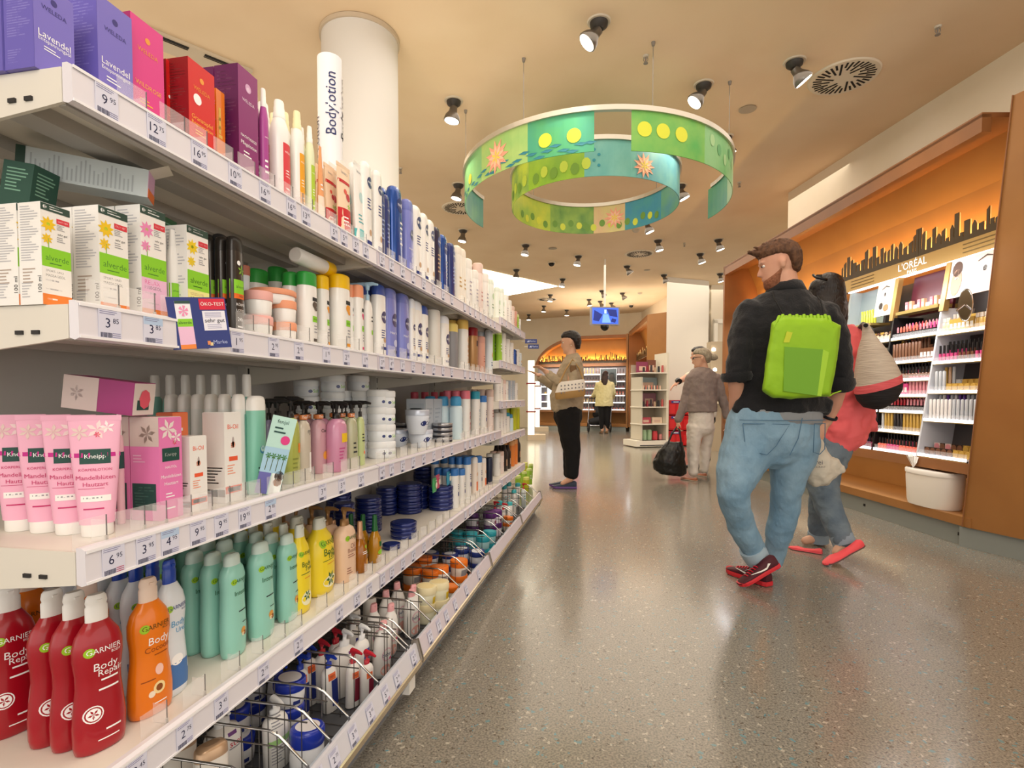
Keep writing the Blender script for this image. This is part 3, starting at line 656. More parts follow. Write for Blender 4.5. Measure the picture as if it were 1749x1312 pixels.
def product(name, style, w_, h, body, cap, D=(), side=(), depth=None, key=None, extra=None):
    """one product; the front faces +x, the origin is at its base centre"""
    k = (name, style, round(w_, 4), round(h, 4), body.name, cap.name if cap else '', str(D), depth, extra)
    if k in _prod: return dup(_prod[k])
    if style == 'box':
        dp = depth or w_; mb = MB(); e = .0012
        mb.box((-dp / 2, -w_ / 2, 0), (dp / 2, w_ / 2, h), body)
        S = lambda s, t: (dp / 2 + .0004, s, t)
        decals(mb, D, S, w_ / 2, h)
        S2 = lambda s, t: (s, -w_ / 2 - .0004, t)
        decals(mb, side, S2, dp / 2, h)
        o = mb.build(name)
        if cap:
            mb = MB(); mb.box((-dp / 2 + e, -w_ / 2 + e, h), (dp / 2 - e, w_ / 2 - e, h + .001), cap); part(mb.build('top_flap', o), o)
    else:
        bp, cp, ratio, ex = ST[style]; bp, cp = pr(bp), pr(cp); ry = w_ / 2; rx = (depth / 2) if depth else ry * ratio
        N = 24 if w_ > .03 else 12
        mb = MB(); mb.lathe([(a * h, b * ry, c * rx) for a, b, c in bp], body, N, e=ex)
        def S(s, t):
            a = interp(bp, t / h, 1) * ry; b = interp(bp, t / h, 2) * rx; u = min(.999, abs(s) / a)
            return (b * (1 - u ** ex) ** (1 / ex) + .0006, s, t)
        def SC_(s, t):
            a = interp(cp, t / h, 1) * ry; b = interp(cp, t / h, 2) * rx; u = min(.999, abs(s) / max(a, 1e-5))
            return (b * (1 - u ** ex) ** (1 / ex) + .0006, s, t)
        decals(mb, [d for d in D if d[0] != 'X'], S, ry, h)
        if style == 'tin':
            for zz in (.42, .44): pass
            mb.lathe([(.43 * h, 1.015 * ry, 1.015 * rx), (.455 * h, 1.015 * ry, 1.015 * rx)], mat('9aa4c8', .3, .6), N, cap=False)
        if style == 'tube': mb.box((-rx * .07, -ry * 1.08, h * .955), (rx * .07, ry * 1.08, h), body)
        o = mb.build(name)
        mb = MB(); mb.lathe([(a * h, b * ry, c * rx) for a, b, c in cp], cap, N, e=ex if style not in ('wavy', 'mint', 'tonic', 'pump') else 2.0)
        if style in ('wavy', 'tonic'): mb.box((.2 * rx, -.1 * ry, .955 * h), (.55 * rx, .1 * ry, .97 * h), cap)
        if style == 'pump':
            hx = .03
            mb.tube([(0, 0, .9 * h), (0, 0, .975 * h)], [.006, .009], cap, 10)
            mb.tube([(-.006, 0, .975 * h), (.02, 0, .985 * h), (.038, 0, .968 * h)], [.009, .006, .0035], cap, 10)
        if extra == 'tag':
            mb.lathe([(.77 * h, .46 * ry, .46 * ry), (.83 * h, .46 * ry, .46 * ry)], mat('d9824a', .5), 16, cap=False)
            SS = lambda s, t: (math.cos(s / (.46 * ry)) * .475 * ry, math.sin(s / (.46 * ry)) * .475 * ry, t)
            put_text(mb, 'Tester', SS, 0, .8 * h, .012, WHITE, width=.028)
        if style in ('jar', 'softjar', 'pot', 'tin'):
            top = [d for d in D if d[0] == 'X']
            for d in top: mb.lathe([(h, d[1] * ry, d[1] * rx), (h + .0006, d[1] * ry, d[1] * rx)], d[2], 24)
        part(mb.build({'pump': 'pump', 'jar': 'lid', 'softjar': 'lid', 'pot': 'lid', 'tin': 'lid'}.get(style, 'cap'), o), o)
    _prod[k] = o; return o
# ================================================================ PRODUCTS
m_ = mat
cW = m_('f6f4f0', .3, coat=.3); cWg = m_('eef0f2', .3); cBk = m_('1d1b1c', .3); cNv = m_('182a6e', .3, coat=.4); cRed = m_('a50d20', .28, coat=.4); cOr = m_('ee7d0e', .3, coat=.4)
cMint = m_('97d5c6', .3, coat=.4); cMcap = m_('cfe4de', .35); cYel = m_('f5dc2c', .32, coat=.3); cPch = m_('f0cdb0', .35, coat=.3); cGold = m_('b98a58', .35, .5); cLil = m_('7f86cf', .35, coat=.3); cBlu = m_('1f49b5', .3, coat=.3)
cGrn = m_('2a9a3c', .4); cYc = m_('f6c500', .4); cSal = m_('f0a27c', .5); cPk = m_('f2a6a0', .5); cPink = m_('e87fb6', .45); cMag = m_('9a1f6a', .4); cLav = m_('7a70c8', .4); cHot = m_('e0408e', .4)
cRd = m_('c8202a', .4); cTeal = m_('8cc7bb', .4); cDkT = m_('1f4a45', .5); cLG = m_('8fcf2c', .45); cRose = m_('f3bcc4', .45); cAmb = m_('c47a14', .12, trans=.45, coat=.5); cGl = m_('d9c65a', .12, trans=.4); gD = m_('14612f', .4)
tW = m_('ffffff', .5); tD = m_('2b2d30', .6); tG = m_('9c9ca2', .6); tB = m_('24347e', .6); tGr = m_('1f5f2a', .6); badge = m_('9fcc2a', .5); cCop = m_('c79b78', .35, .4)
lightblue = m_('a9cde6', .4); skyb = m_('4a9fd0', .4); teal2 = m_('2f9fae', .4); purp = m_('6a2f7e', .4); lbl = m_('dfe6ee', .5)
GARN = [('C', -.52, .655, .2, badge), ('T', 'GARNIER', .05, .655, .62, None), ('T', 'BODY', .42, .63, .2, None)]
def garn(col, words, tcol, y=.655):
    D = [('C', -.5, y, .2, badge), ('T', 'GARNIER', 0.05, y, .66, col), ('T', 'BODY', .5, y - .03, .2, col)]
    for i, (w_, s_, sz) in enumerate(words): D.append(('T', w_, s_, y - .12 - .055 * i, sz, tcol))
    return D
blank = m_('00000000'[:6], .5)
def nivea(t=.72, c=cNv, lines=True, r=.62, extra=()):
    D = [('C', .1, t, r, c), ('T', 'NIVEA', .1, t, r * .72, tW)]
    if lines: D += [('L', -.5, t - .3, .6, t - .17, 4, tB), ('R', -.6, .12, .6, .16, tB), ('E', .15, .25, .3, .035, m_('c9a27c', .5))]
    return tuple(D) + tuple(extra)
def weleda(col, words, tcol=tW):
    return (('C', 0, .84, .16, col), ('T', 'WELEDA', 0, .73, .62, col)) + tuple(('T', w_, 0, .42 - .06 * i, .8, tcol) for i, w_ in enumerate(words)) + (('L', -.55, .24, .5, .3, 2, tcol),)
def sidelines(col=m_('c3c3c8', .6), t0=.3, t1=.95): return (('L', -.8, t0, .8, t1, 22, col), ('L', -.8, .06, .1, .22, 6, col))
def alv(kind):
    pic = {'y': m_('f2c81e', .5), 'p': m_('f08fc0', .5), 'l': m_('f0d020', .5)}[kind]; low = {'y': cW, 'p': m_('f0c0dd', .5), 'l': m_('f3ee9a', .5)}[kind]
    D = [('R', -1, .93, 1, 1, m_('2f4a40', .5)), ('C', -.72, .965, .13, tW), ('L', -.4, .94, .8, .985, 2, tW), ('R', .05, .83, .95, .88, m_('dd3a48', .5)), ('T', 'ÖKO-TEST', .5, .855, .36, tW), ('L', .05, .76, .8, .82, 4, tG), ('T', 'sehr gut', .45, .725, .34, tD), ('L', .05, .64, .8, .7, 3, tG),
         ('R', -1, .38, 1, .57, m_('8cd22c', .5)), ('T', 'alverde', .05, .47, .8, tGr), ('L', -.5, .4, .6, .425, 1, tGr), ('R', -1, .11, 1, .38, low), ('R', -1, 0, 1, .11, m_('f0863a', .5)), ('L', -.7, .035, .2, .075, 1, tW)]
    D += [('F', -.52, .8, .56, pic, 9), ('F', -.62, .655, .4, pic, 8), ('C', -.52, .8, .12, badge)]
    w_ = {'y': ['SPORT- UND', 'MASSAGEÖL'], 'p': ['RELAX', 'PFLEGEÖL'], 'l': ['CELLULITE', 'KÖRPERÖL']}[kind]
    D += [('T', w_[0], -.15, .34, .6, tD if kind == 'y' else m_('e0479a', .5)), ('T', w_[1], -.1, .295, .66, tD), ('L', -.8, .22, .4, .26, 1, tG), ('L', -.8, .14, .7, .17, 1, tG)]
    # keep the flower stems
    if kind != 'l': D += [('R', -.55, .57, -.5, .66, m_('7ab23c', .5))]
    return tuple(D)
def D_knp(w1='KÖRPERLOTION'):
    return (('F', .1, .88, .5, m_('f6dcdc', .5), 5), ('F', .5, .9, .34, m_('fbeeee', .5), 5), ('F', .1, .84, .16, m_('e8506a', .5), 6), ('F', -.6, .86, .4, m_('e9cfc8', .5), 6), ('R', -1, .655, 1, .69, m_('c8238a', .5)), ('R', -.62, .6, .62, .72, m_('1d4a42', .5)), ('T', 'Kneipp', 0, .66, .42, tW),
            ('T', w1, 0, .55, .66, m_('c8306e', .5)), ('T', 'Mandelblüten', 0, .485, .78, m_('c8306e', .5)), ('T', 'Hautzart', 0, .43, .5, m_('c8306e', .5)), ('L', -.7, .39, .7, .4, 1, m_('c8306e', .5)), ('R', -.6, .29, .6, .34, cW), ('L', -.5, .3, .5, .33, 1, tG), ('L', -.5, .21, .6, .24, 1, m_('c8306e', .5)))
bi = m_('f0603a', .5)
def D_bio(big):
    return (('T', 'Bi-Oil', 0, .84, .62, bi), ('E', .0, .64, .24, .035, m_('e8a088', .5)), ('E', .0, .67, .12, .06, m_('b6a8a8', .5)), ('L', -.25, .6, .25, .66, 3, bi), ('R', -.5, .46, .5, .51, bi), ('L', -.7, .3, .5, .42, 4, m_('f0a080', .5)), ('R', -.95, .1, .95, .18, bi), ('R', -.7, .115, .8, .165, cW))
K = {}
def k_(key, desc, cat, obj, style, body, cap, D=(), side=(), dr=None, extra=None): K[key] = (desc, cat, obj, style, body, cap, tuple(D), tuple(side), dr, extra)
gold = m_('e8c060', .5)
k_('lav', 'tall lavender purple carton', 'box', 'carton', 'box', cLav, m_('8c84d4', .4), weleda(m_('3c357e', .5), ['Lavendel', 'Entspannungsöl']), (('R', -1, 0, 1, 1, m_('6c62bc', .5)),) + sidelines(m_('8f88d0', .5), .35, .97), .9)
k_('pnk', 'bright pink carton', 'box', 'carton', 'box', cHot, m_('e86aa4', .4), weleda(m_('f0a040', .5), ['WILDROSE'], m_('f6b84a', .5)), (('R', -1, 0, 1, 1, m_('a82a6a', .5)),) + sidelines(m_('d0609a', .5)), .8)
k_('red', 'bright red carton', 'box', 'carton', 'box', m_('d8201e', .4), m_('e04030', .4), weleda(m_('f0a040', .5), ['Granatapfel', 'Regeneration'], m_('f6b84a', .5)) + (('C', -.35, .62, .3, tW),), (('R', -1, 0, 1, 1, m_('93141e', .5)),) + sidelines(m_('c05a5a', .5)), .9)
k_('ora', 'small orange carton', 'box', 'carton', 'box', cOr, m_('f0a040', .4), (('L', -.6, .4, .6, .7, 3, gold), ('R', -.5, .5, 0, .8, gold)), sidelines(), .9)
k_('mag', 'magenta purple carton', 'box', 'carton', 'box', m_('8a1c6e', .35), m_('a04488', .4), (('C', 0, .85, .3, m_('d8a8d0', .5)),) + weleda(m_('f0d8ec', .5), ['NACHTKERZE', 'Pflegelotion']) + (('F', .3, .12, .5, m_('e0a0cc', .5), 7),), (('R', -1, 0, 1, 1, m_('5c1450', .5)),) + sidelines(m_('a0608f', .5)), .9)
k_('magb', 'magenta bottle with white cap', 'bottle', 'lotion_bottle', 'slimneck', m_('b04a98', .35), cW, (('T', 'WELEDA', 0, .55, .6, tW), ('L', -.6, .2, .6, .35, 3, tW)))
def wel_b(c): return (('R', -.55, .06, .75, .6, c), ('T', 'WELEDA', .1, .52, .5, tW), ('L', -.3, .28, .6, .36, 3, tW), ('L', -.3, .12, .6, .2, 2, tW))
k_('wr', 'white bottle with red label', 'bottle', 'lotion_bottle', 'slimneck', cW, cW, wel_b(m_('e0404a', .5)))
k_('wy', 'white bottle with amber label', 'bottle', 'lotion_bottle', 'slimneck', cW, m_('f7eec0', .4), wel_b(m_('f0a81e', .5)))
k_('wg', 'white bottle with lime label', 'bottle', 'lotion_bottle', 'slimneck', m_('e9efc8', .4), cW, wel_b(m_('b4d23c', .5)))
k_('cn', 'pointed orange and white tube', 'tube', 'cream_tube', 'cone', m_('f2a870', .45), cW, (('R', -1, .1, 1, .4, m_('f8e2d0', .5)), ('L', -.5, .45, .5, .55, 2, tW)))
k_('rt', 'red fruit cream tube', 'tube', 'cream_tube', 'tube', m_('f3d7b8', .4), cW, (('T', 'lavera', 0, .9, .5, tG), ('R', -1, .76, 1, .8, m_('c8202a', .5)), ('R', -1, .12, 1, .44, m_('c8202a', .5)), ('C', .3, .6, .36, m_('c02038', .5)), ('C', -.1, .66, .25, m_('e05a4a', .5)), ('F', .3, .48, .3, cLG, 5), ('L', -.6, .2, .6, .34, 3, tW)))
k_('mt', 'white and turquoise cream tube', 'tube', 'cream_tube', 'tube', cW, cW, (('T', 'lavera', 0, .9, .5, tG), ('R', -1, .12, 1, .25, m_('5cc0c4', .5)), ('L', -.6, .3, .6, .42, 3, m_('5cb0b8', .5)), ('E', .2, .62, .5, .06, m_('bfe0e2', .5))))
k_('nw', 'white oval lotion bottle', 'bottle', 'lotion_bottle', 'oval', cW, cW, nivea(.78))
k_('nn', 'dark navy lotion bottle', 'bottle', 'lotion_bottle', 'oval', m_('1c2f72', .3, coat=.4), m_('1c2f72', .3, coat=.4), nivea(.78, m_('33498c', .4), False) + (('L', -.5, .3, .6, .6, 5, m_('8fa0d0', .5)),))
k_('nb', 'large glossy blue bottle', 'bottle', 'lotion_bottle', 'oval', m_('1d4ea2', .2, .3, coat=.5), m_('1d4ea2', .2, .3, coat=.5), nivea(.78, m_('1c2f72', .4), False) + (('L', .0, .3, .8, .6, 5, tW),))
k_('nl', 'lilac blue lotion bottle', 'bottle', 'lotion_bottle', 'ovalcap', cLil, m_('6f7ac4', .35, coat=.3), nivea(.56, cNv, False, .6) + (('T', 'Happy Time', 0, .38, .7, tW), ('E', .2, .24, .45, .05, m_('c9cdea', .5)), ('R', -.3, .1, .6, .14, tB)))
k_('nd', 'brown and navy lotion bottle', 'bottle', 'lotion_bottle', 'oval', m_('2a2440', .3), m_('2a2440', .3), nivea(.78, m_('33498c', .4), False) + (('L', -.5, .3, .6, .6, 5, m_('c0a080', .5)),))
k_('cw', 'cream white slim bottle', 'bottle', 'lotion_bottle', 'ovalcap', m_('f1ebe0', .4), m_('eae2d4', .4), (('L', -.5, .3, .6, .5, 3, m_('c9a060', .5)),))
k_('pw', 'plain white cylinder bottle', 'bottle', 'lotion_bottle', 'cyl', cW, m_('efece6', .4), (('L', -.5, .3, .6, .6, 4, m_('b7b2c0', .5)),))
k_('pp', 'pale pink slim bottle', 'bottle', 'lotion_bottle', 'cyl', m_('f2e2dc', .4), m_('e4c8bc', .4), (('L', -.5, .3, .6, .5, 3, m_('c08080', .5)),))
k_('pg', 'white bottle with green print', 'bottle', 'lotion_bottle', 'ovalcap', m_('eaf0ea', .4), m_('dde6dc', .4), (('C', 0, .55, .5, m_('b8d8b4', .5)), ('L', -.6, .2, .6, .35, 2, m_('80a080', .5))))
k_('al_y', 'white carton with yellow arnica flowers', 'box', 'oil_carton', 'box', cW, m_('dfe3e2', .4), alv('y'), sidelines(m_('c3c3c8', .6), .42, .97) + (('L', -.7, .2, .5, .36, 5, m_('b9a89c', .5)), ('V', '100 ml', .8, .2, .16, tD)), .95)
k_('al_p', 'white carton with pink blossom', 'box', 'oil_carton', 'box', cW, m_('dfe3e2', .4), alv('p'), sidelines(m_('c3c3c8', .6), .4, .97) + (('V', '100 ml', .8, .2, .16, tD),), .95)
k_('al_l', 'white carton with lemon picture', 'box', 'oil_carton', 'box', cW, m_('dfe3e2', .4), alv('l'), sidelines(m_('c3c3c8', .6), .3, .97), .95)
k_('al_m', 'black bottle with green leaf', 'bottle', 'lotion_bottle', 'ovalcap', m_('2a2320', .3, coat=.4), m_('26221f', .3), (('F', .2, .66, .6, m_('8cb83c', .5), 5), ('C', -.2, .73, .25, tW), ('R', -1, .42, 1, .56, m_('8cd22c', .5)), ('T', 'alverde', .1, .49, .7, tGr), ('R', -1, .37, 1, .42, m_('e86a1e', .5)), ('T', 'MEN', .1, .395, .3, tD), ('T', 'KÖRPER', .1, .31, .7, tW), ('T', 'LOTION', .1, .25, .7, tW), ('T', '24h', -.1, .16, .4, tW), ('L', -.5, .06, .6, .1, 1, tW)))
k_('dbl', 'black bottle with blue sheen', 'bottle', 'lotion_bottle', 'ovalcap', m_('1c2833', .25, coat=.5), m_('222326', .3), ())
k_('wal', 'white bottle with green label', 'bottle', 'lotion_bottle', 'slimneck', cW, cW, (('R', -1, .3, 1, .45, m_('8cd22c', .5)), ('T', 'alverde', 0, .37, .7, tGr)))
k_('jor', 'wide jar with orange lid', 'jar', 'cream_jar', 'jar', cW, cSal, ())
k_('jpk', 'white jar with pink lid', 'jar', 'cream_jar', 'jar', cW, m_('f0b4ac', .5), ())
k_('jbr', 'jar with brown lid', 'jar', 'cream_jar', 'jar', m_('dfe8ee', .4), m_('b5705c', .5), ())
def alb(c): return (('R', -.2, .62, .9, .67, tD), ('C', .35, .55, .4, c), ('C', .1, .57, .3, c), ('R', -.2, .34, 1, .42, m_('8cd22c', .5)), ('T', 'alverde', .4, .38, .5, tGr), ('L', 0, .18, .9, .3, 3, tG), ('R', -.1, .08, .7, .12, c))
k_('bgr', 'tall white bottle with green cap', 'bottle', 'lotion_bottle', 'cyl', cW, cGrn, alb(m_('5a5048', .5)))
k_('bye', 'tall white bottle with yellow cap', 'bottle', 'lotion_bottle', 'cyl', cW, cYc, alb(m_('f0a02e', .5)))
k_('bpk', 'white bottle with salmon cap', 'bottle', 'lotion_bottle', 'cyl', cW, cSal, alb(m_('e0407a', .5)))
k_('pbl', 'white bottle with blue pump', 'pump bottle', 'pump_bottle', 'pump', cW, lightblue, (('R', .0, .3, .9, .36, cLG), ('L', 0, .45, .9, .55, 2, tD)))
k_('nw2', 'white lotion bottle, round blue badge', 'bottle', 'lotion_bottle', 'ovalcap', cW, m_('eef2fa', .35), nivea(.56, cNv, True, .62))
k_('nw3', 'white lotion bottle with navy cap', 'bottle', 'lotion_bottle', 'ovalcap', cW, m_('3550a0', .35), nivea(.56, cNv, True, .62))
k_('gry', 'pearl grey lotion bottle', 'bottle', 'lotion_bottle', 'cyl', m_('e6e2da', .35), m_('e9e6e0', .35), ())
k_('gy', 'grey bottle with yellow cap', 'bottle', 'lotion_bottle', 'cyl', m_('8d8c90', .4), m_('e8cf74', .4), ())
k_('wyc', 'white bottle, pale yellow cap', 'bottle', 'lotion_bottle', 'cyl', cW, m_('f0c968', .4), (('V', 'CARE', .2, .35, .35, m_('e09a3c', .5)), ('C', .2, .62, .4, m_('f2c8a0', .5))))
k_('brr', 'tan bottle with dark red cap', 'bottle', 'lotion_bottle', 'cyl', m_('b58a5a', .3, .3), m_('8c1420', .4), (('R', -.4, .6, .7, .72, m_('3a2020', .5)),))
k_('sal', 'salmon coloured slim bottle', 'bottle', 'lotion_bottle', 'cyl', m_('e0a894', .4), m_('d8a090', .4), (('L', -.5, .3, .6, .5, 3, m_('b06050', .5)),))
k_('wfl', 'white bottle with flower print', 'bottle', 'lotion_bottle', 'ovalcap', m_('dfe8ee', .4), m_('d8e0e8', .4), (('F', 0, .45, .5, m_('e0a04a', .5), 6), ('L', -.6, .2, .6, .3, 2, tB)))
k_('knt', 'pink tube with almond blossom', 'tube', 'cream_tube', 'tube', m_('f3b4ce', .4), cW, D_knp())
k_('knb', 'pink carton with almond blossom', 'box', 'oil_carton', 'box', m_('ec82bd', .4), m_('e9d5d0', .4), (('F', -.2, .88, .8, m_('f2e4e0', .5), 6), ('F', .5, .8, .5, m_('fbeeee', .5), 5), ('F', .35, .75, .22, m_('e8506a', .5), 6), ('R', -.75, .57, .75, .7, m_('1d4a42', .5)), ('T', 'Kneipp', 0, .635, .5, tW), ('T', 'HAUTÖL', 0, .51, .5, tW), ('T', 'Mandelblüten', 0, .42, .86, tW), ('T', 'Hautzart', 0, .35, .6, tW), ('L', -.5, .2, .5, .26, 2, tW), ('L', -.6, .08, .6, .12, 1, tW)),
   (('R', -1, .72, 1, 1, m_('d9c8c0', .5)), ('F', .2, .84, .6, m_('c9b0a4', .5), 6), ('R', -.9, .1, .75, .36, cDkT), ('L', -.75, .13, .6, .33, 7, m_('6a9a8c', .5)), ('L', -.8, .55, .3, .64, 3, m_('f6c0dc', .5))), 1.2)
k_('knr', 'white roll tube, dark green label', 'tube', 'cream_tube', 'cap_up', m_('f0c0cc', .4), cW, (('R', -1, .5, 1, .65, cDkT),))
k_('bio', 'white carton with orange bands', 'box', 'oil_carton', 'box', cW, cW, D_bio(1), (('R', -1, 0, 1, 1, m_('efe9e4', .5)), ('L', -.7, .2, .8, .4, 6, m_('f0a080', .5)), ('R', -1, .07, 1, .15, bi)), 1.0)
k_('orb', 'orange and white carton', 'box', 'oil_carton', 'box', m_('f08050', .45), m_('ee6a38', .4), (('L', -.3, .6, .8, .85, 3, tW), ('R', -1, 0, 1, .5, cW), ('L', -.8, .3, .6, .48, 3, tG)), (), 1.0)
k_('wtc', 'tall white and teal bottle', 'bottle', 'lotion_bottle', 'cap_up', cTeal, cW, (('C', .0, .4, .4, m_('5aa0c8', .5)), ('C', 0, .4, .3, m_('c9e4ec', .5)), ('L', -.5, .2, .6, .3, 2, tD)))
k_('wsh', 'squared white bottle, teal back', 'bottle', 'lotion_bottle', 'ovalcap', m_('eef1ee', .4), cW, (('R', .25, .05, 1, .8, cTeal),))
k_('fen', 'mint green squared bottle', 'bottle', 'lotion_bottle', 'ovalcap', m_('86cbb6', .35, coat=.3), cW, (('C', .1, .45, .38, m_('3f8fb8', .5)), ('C', .1, .46, .28, m_('bfe0dc', .5)), ('L', -.5, .2, .6, .28, 2, cDkT), ('L', -.5, .08, .6, .14, 2, cDkT)))
def soap(key, desc, c, D=(), extra=None): k_(key, desc, 'pump bottle', 'soap_dispenser', 'pump', m_(c, .15, trans=.25, coat=.5), cBk, D, (), None, extra)
soap('s_l', 'lilac soap bottle, black pump', '9a94b4', (('R', -.8, .2, .8, .5, m_('a8a4bc', .5)),))
soap('s_g', 'green soap bottle, black pump', 'cdd66a', (('R', .2, .35, .9, .46, m_('e88a3a', .5)), ('L', -.6, .1, .6, .3, 4, m_('8a9440', .5))))
soap('s_c', 'clear soap bottle, tagged black pump', 'e6dccb', (('T', 'ry', .3, .62, .3, tD), ('R', .2, .1, .9, .35, cW)), 'tag')
soap('s_p', 'rose soap bottle, tagged black pump', 'eab8c4', (('T', 'Cherry', .2, .6, .7, tD), ('C', .1, .25, .4, m_('f0a83c', .5))), 'tag')
soap('s_q', 'pink soap bottle, black pump', 'f0a8cc', (('R', -.3, .42, .6, .55, m_('f2c81e', .5)), ('L', -.6, .12, .2, .35, 5, m_('c0508a', .5))))
soap('s_o', 'olive clear soap bottle, tagged pump', 'cfd0ae', (('L', -.5, .2, .6, .4, 3, tD),), 'tag')
soap('s_e', 'pale green soap bottle, black pump', 'dbeaa8', (('C', .2, .2, .3, m_('f0703a', .5)), ('L', -.5, .35, .6, .5, 3, tD)))
k_('nj', 'white cream jar', 'jar', 'cream_jar', 'softjar', m_('eff3f8', .35, coat=.3), cWg, (('C', -.6, .3, .14, cNv), ('T', 'Soft', -.1, .3, .3, cLG), ('L', .2, .2, .85, .4, 2, skyb)))
k_('njc', 'white tapered care jar', 'jar', 'cream_jar', 'pot', m_('dfe6f2', .35, coat=.3), m_('ccd4e4', .3, .3), (('C', -.55, .45, .22, cNv), ('T', 'Care', .05, .45, .45, cNv), ('R', .3, .6, .6, .68, cNv)))
k_('tb', 'flat black and silver tin', 'tin', 'cream_tin', 'tin', m_('2a2a33', .3), m_('b9b9bc', .25, .8), ())
k_('gbx', 'slim pale grey carton', 'box', 'carton', 'box', m_('c3ccd8', .45), m_('d5dce4', .4), (('L', -.7, .2, .7, .8, 6, m_('aab6c6', .5)),), (('R', -.8, .1, .8, .9, m_('b8c4d2', .5)), ('L', -.6, .3, .6, .8, 6, m_('9aa6b8', .5))), .9)
k_('rc', 'white bottle with red cap', 'bottle', 'lotion_bottle', 'cyl', cWg, m_('c84a5c', .4), ())
k_('spb', 'white spray can, blue cap', 'spray can', 'spray_can', 'aero', m_('d8ecf4', .35), skyb, (('V', 'spray', .2, .4, .4, skyb),))
k_('pkc', 'white bottle with pink cap', 'bottle', 'lotion_bottle', 'cyl', cW, m_('e8788a', .4), (('V', 'balea', .2, .35, .4, m_('d03a5a', .5)),))
k_('tlc', 'white bottle with teal cap', 'bottle', 'lotion_bottle', 'cyl', cW, m_('2fa0bc', .4), (('V', 'aqua', .2, .4, .4, m_('2f80b0', .5)),))
k_('gred', 'deep red wavy bottle', 'bottle', 'lotion_bottle', 'wavy', cRed, cW, garn(tW, [], tW) + [('T', 'Body', .1, .55, .46, tW), ('T', 'Repair', .3, .505, .5, tW), ('L', -.1, .44, .8, .47, 1, tW), ('L', -.2, .38, .85, .41, 1, tW), ('C', -.42, .26, .36, tW), ('C', -.42, .26, .31, cRed), ('C', -.42, .26, .26, tW), ('F', -.42, .26, .22, cRed, 5), ('L', .0, .12, .8, .15, 1, tW), ('L', -.3, .07, .8, .09, 1, tW)])
k_('gor', 'bright orange wavy bottle', 'bottle', 'lotion_bottle', 'wavy', cOr, m_('f4dccb', .35), garn(m_('6a4a10', .5), [], tW) + [('T', 'Body', .15, .55, .5, tW), ('T', 'Cocoon', .1, .49, .6, m_('9a4a10', .5)), ('L', -.1, .43, .8, .45, 1, m_('9a4a10', .5)), ('E', .1, .33, .2, .04, m_('f8c8b8', .5)), ('C', .05, .2, .28, m_('f6dca0', .5)), ('C', .05, .2, .16, m_('8a4a1a', .5)), ('C', -.3, .17, .15, m_('f6e6d0', .5)), ('L', -.7, .26, .1, .28, 1, m_('9a4a10', .5)), ('L', -.2, .08, .6, .1, 1, tW)])
k_('gwh', 'white wavy bottle, blue cap', 'bottle', 'lotion_bottle', 'wavy', m_('e4ebf2', .3, coat=.3), cBlu, garn(tB, [('Body', .1, .5), ('Urea', .3, .4)], skyb) + [('R', -.9, .06, .9, .25, m_('4a78b8', .5)), ('E', -.1, .27, .4, .04, tW)])
k_('gmt', 'mint green lotion bottle', 'bottle', 'lotion_bottle', 'mint', cMint, cMcap, garn(tGr, [('Intense', .15, .6)], tGr, .74) + [('L', -.2, .42, .8, .45, 1, tD), ('L', .1, .31, .7, .33, 1, tD), ('C', .2, .24, .24, m_('e0a04a', .5)), ('C', .35, .21, .16, m_('8a4a2a', .5)), ('C', .15, .205, .12, m_('f2e2c0', .5))])
k_('gty', 'bright yellow lotion bottle', 'bottle', 'lotion_bottle', 'tonic', cYel, m_('dfe4dc', .35), garn(tGr, [('Body', 0, .5), ('Tonic', .25, .5)], tGr, .68) + [('L', -.6, .44, .7, .46, 1, tGr), ('L', -.3, .39, .6, .41, 1, m_('e07a2a', .5)), ('E', .0, .17, .6, .08, m_('f2f0d0', .5)), ('F', .0, .2, .4, gD, 6)])
k_('gpe', 'peach beauty oil pump bottle', 'pump bottle', 'pump_bottle', 'pump', cPch, m_('a07a50', .35, .4), garn(tGr, [('Oil', .1, .3), ('Beauty', .1, .6)], m_('a07060', .5), .6) + [('L', -.5, .32, .7, .38, 2, m_('a07060', .5)), ('L', -.6, .1, .2, .2, 3, m_('a07060', .5))])
k_('gam', 'amber oil spray, copper cap', 'spray bottle', 'spray_bottle', 'spray', cAmb, cCop, (('C', 0, .5, .2, badge), ('L', -.6, .35, .7, .42, 2, tW), ('E', .2, .2, .3, .06, m_('e8b04a', .5))))
k_('gag', 'golden oil spray, green cap', 'spray bottle', 'spray_bottle', 'spray', m_('d69a1e', .12, trans=.4, coat=.5), gD, (('R', -.2, .34, .7, .44, gD), ('E', .0, .22, .5, .05, cLG), ('L', -.4, .1, .6, .16, 2, tW)))
k_('nt', 'navy blue cream tin', 'tin', 'cream_tin', 'tin', m_('172870', .25, .3, coat=.5), m_('172870', .25, .3, coat=.5), (('X', .82, m_('1c3080', .3, .3)),))
k_('wbl', 'white bottle with blue cap', 'bottle', 'lotion_bottle', 'cyl', cW, m_('3a7cc8', .4), (('R', -.2, .3, .8, .4, tB), ('L', -.3, .45, .8, .6, 3, tB)))
k_('blk', 'slim dark navy tube', 'tube', 'cream_tube', 'cyl', m_('1d2740', .35), m_('1d2740', .35), ())
k_('orp', 'white bottle, orange baby picture', 'bottle', 'lotion_bottle', 'ovalcap', m_('f4e8dc', .4), m_('f2f0ee', .4), (('R', -.6, .1, .8, .35, m_('e8743a', .5)), ('C', 0, .55, .4, m_('e8b890', .5))))
k_('gp1', 'clear white pump bottle', 'pump bottle', 'pump_bottle', 'pump', cW, cWg, (('L', -.6, .6, .6, .8, 5, tG), ('R', -.9, .38, .9, .46, m_('a8d888', .5)), ('L', -.7, .1, .7, .36, 6, tG)))
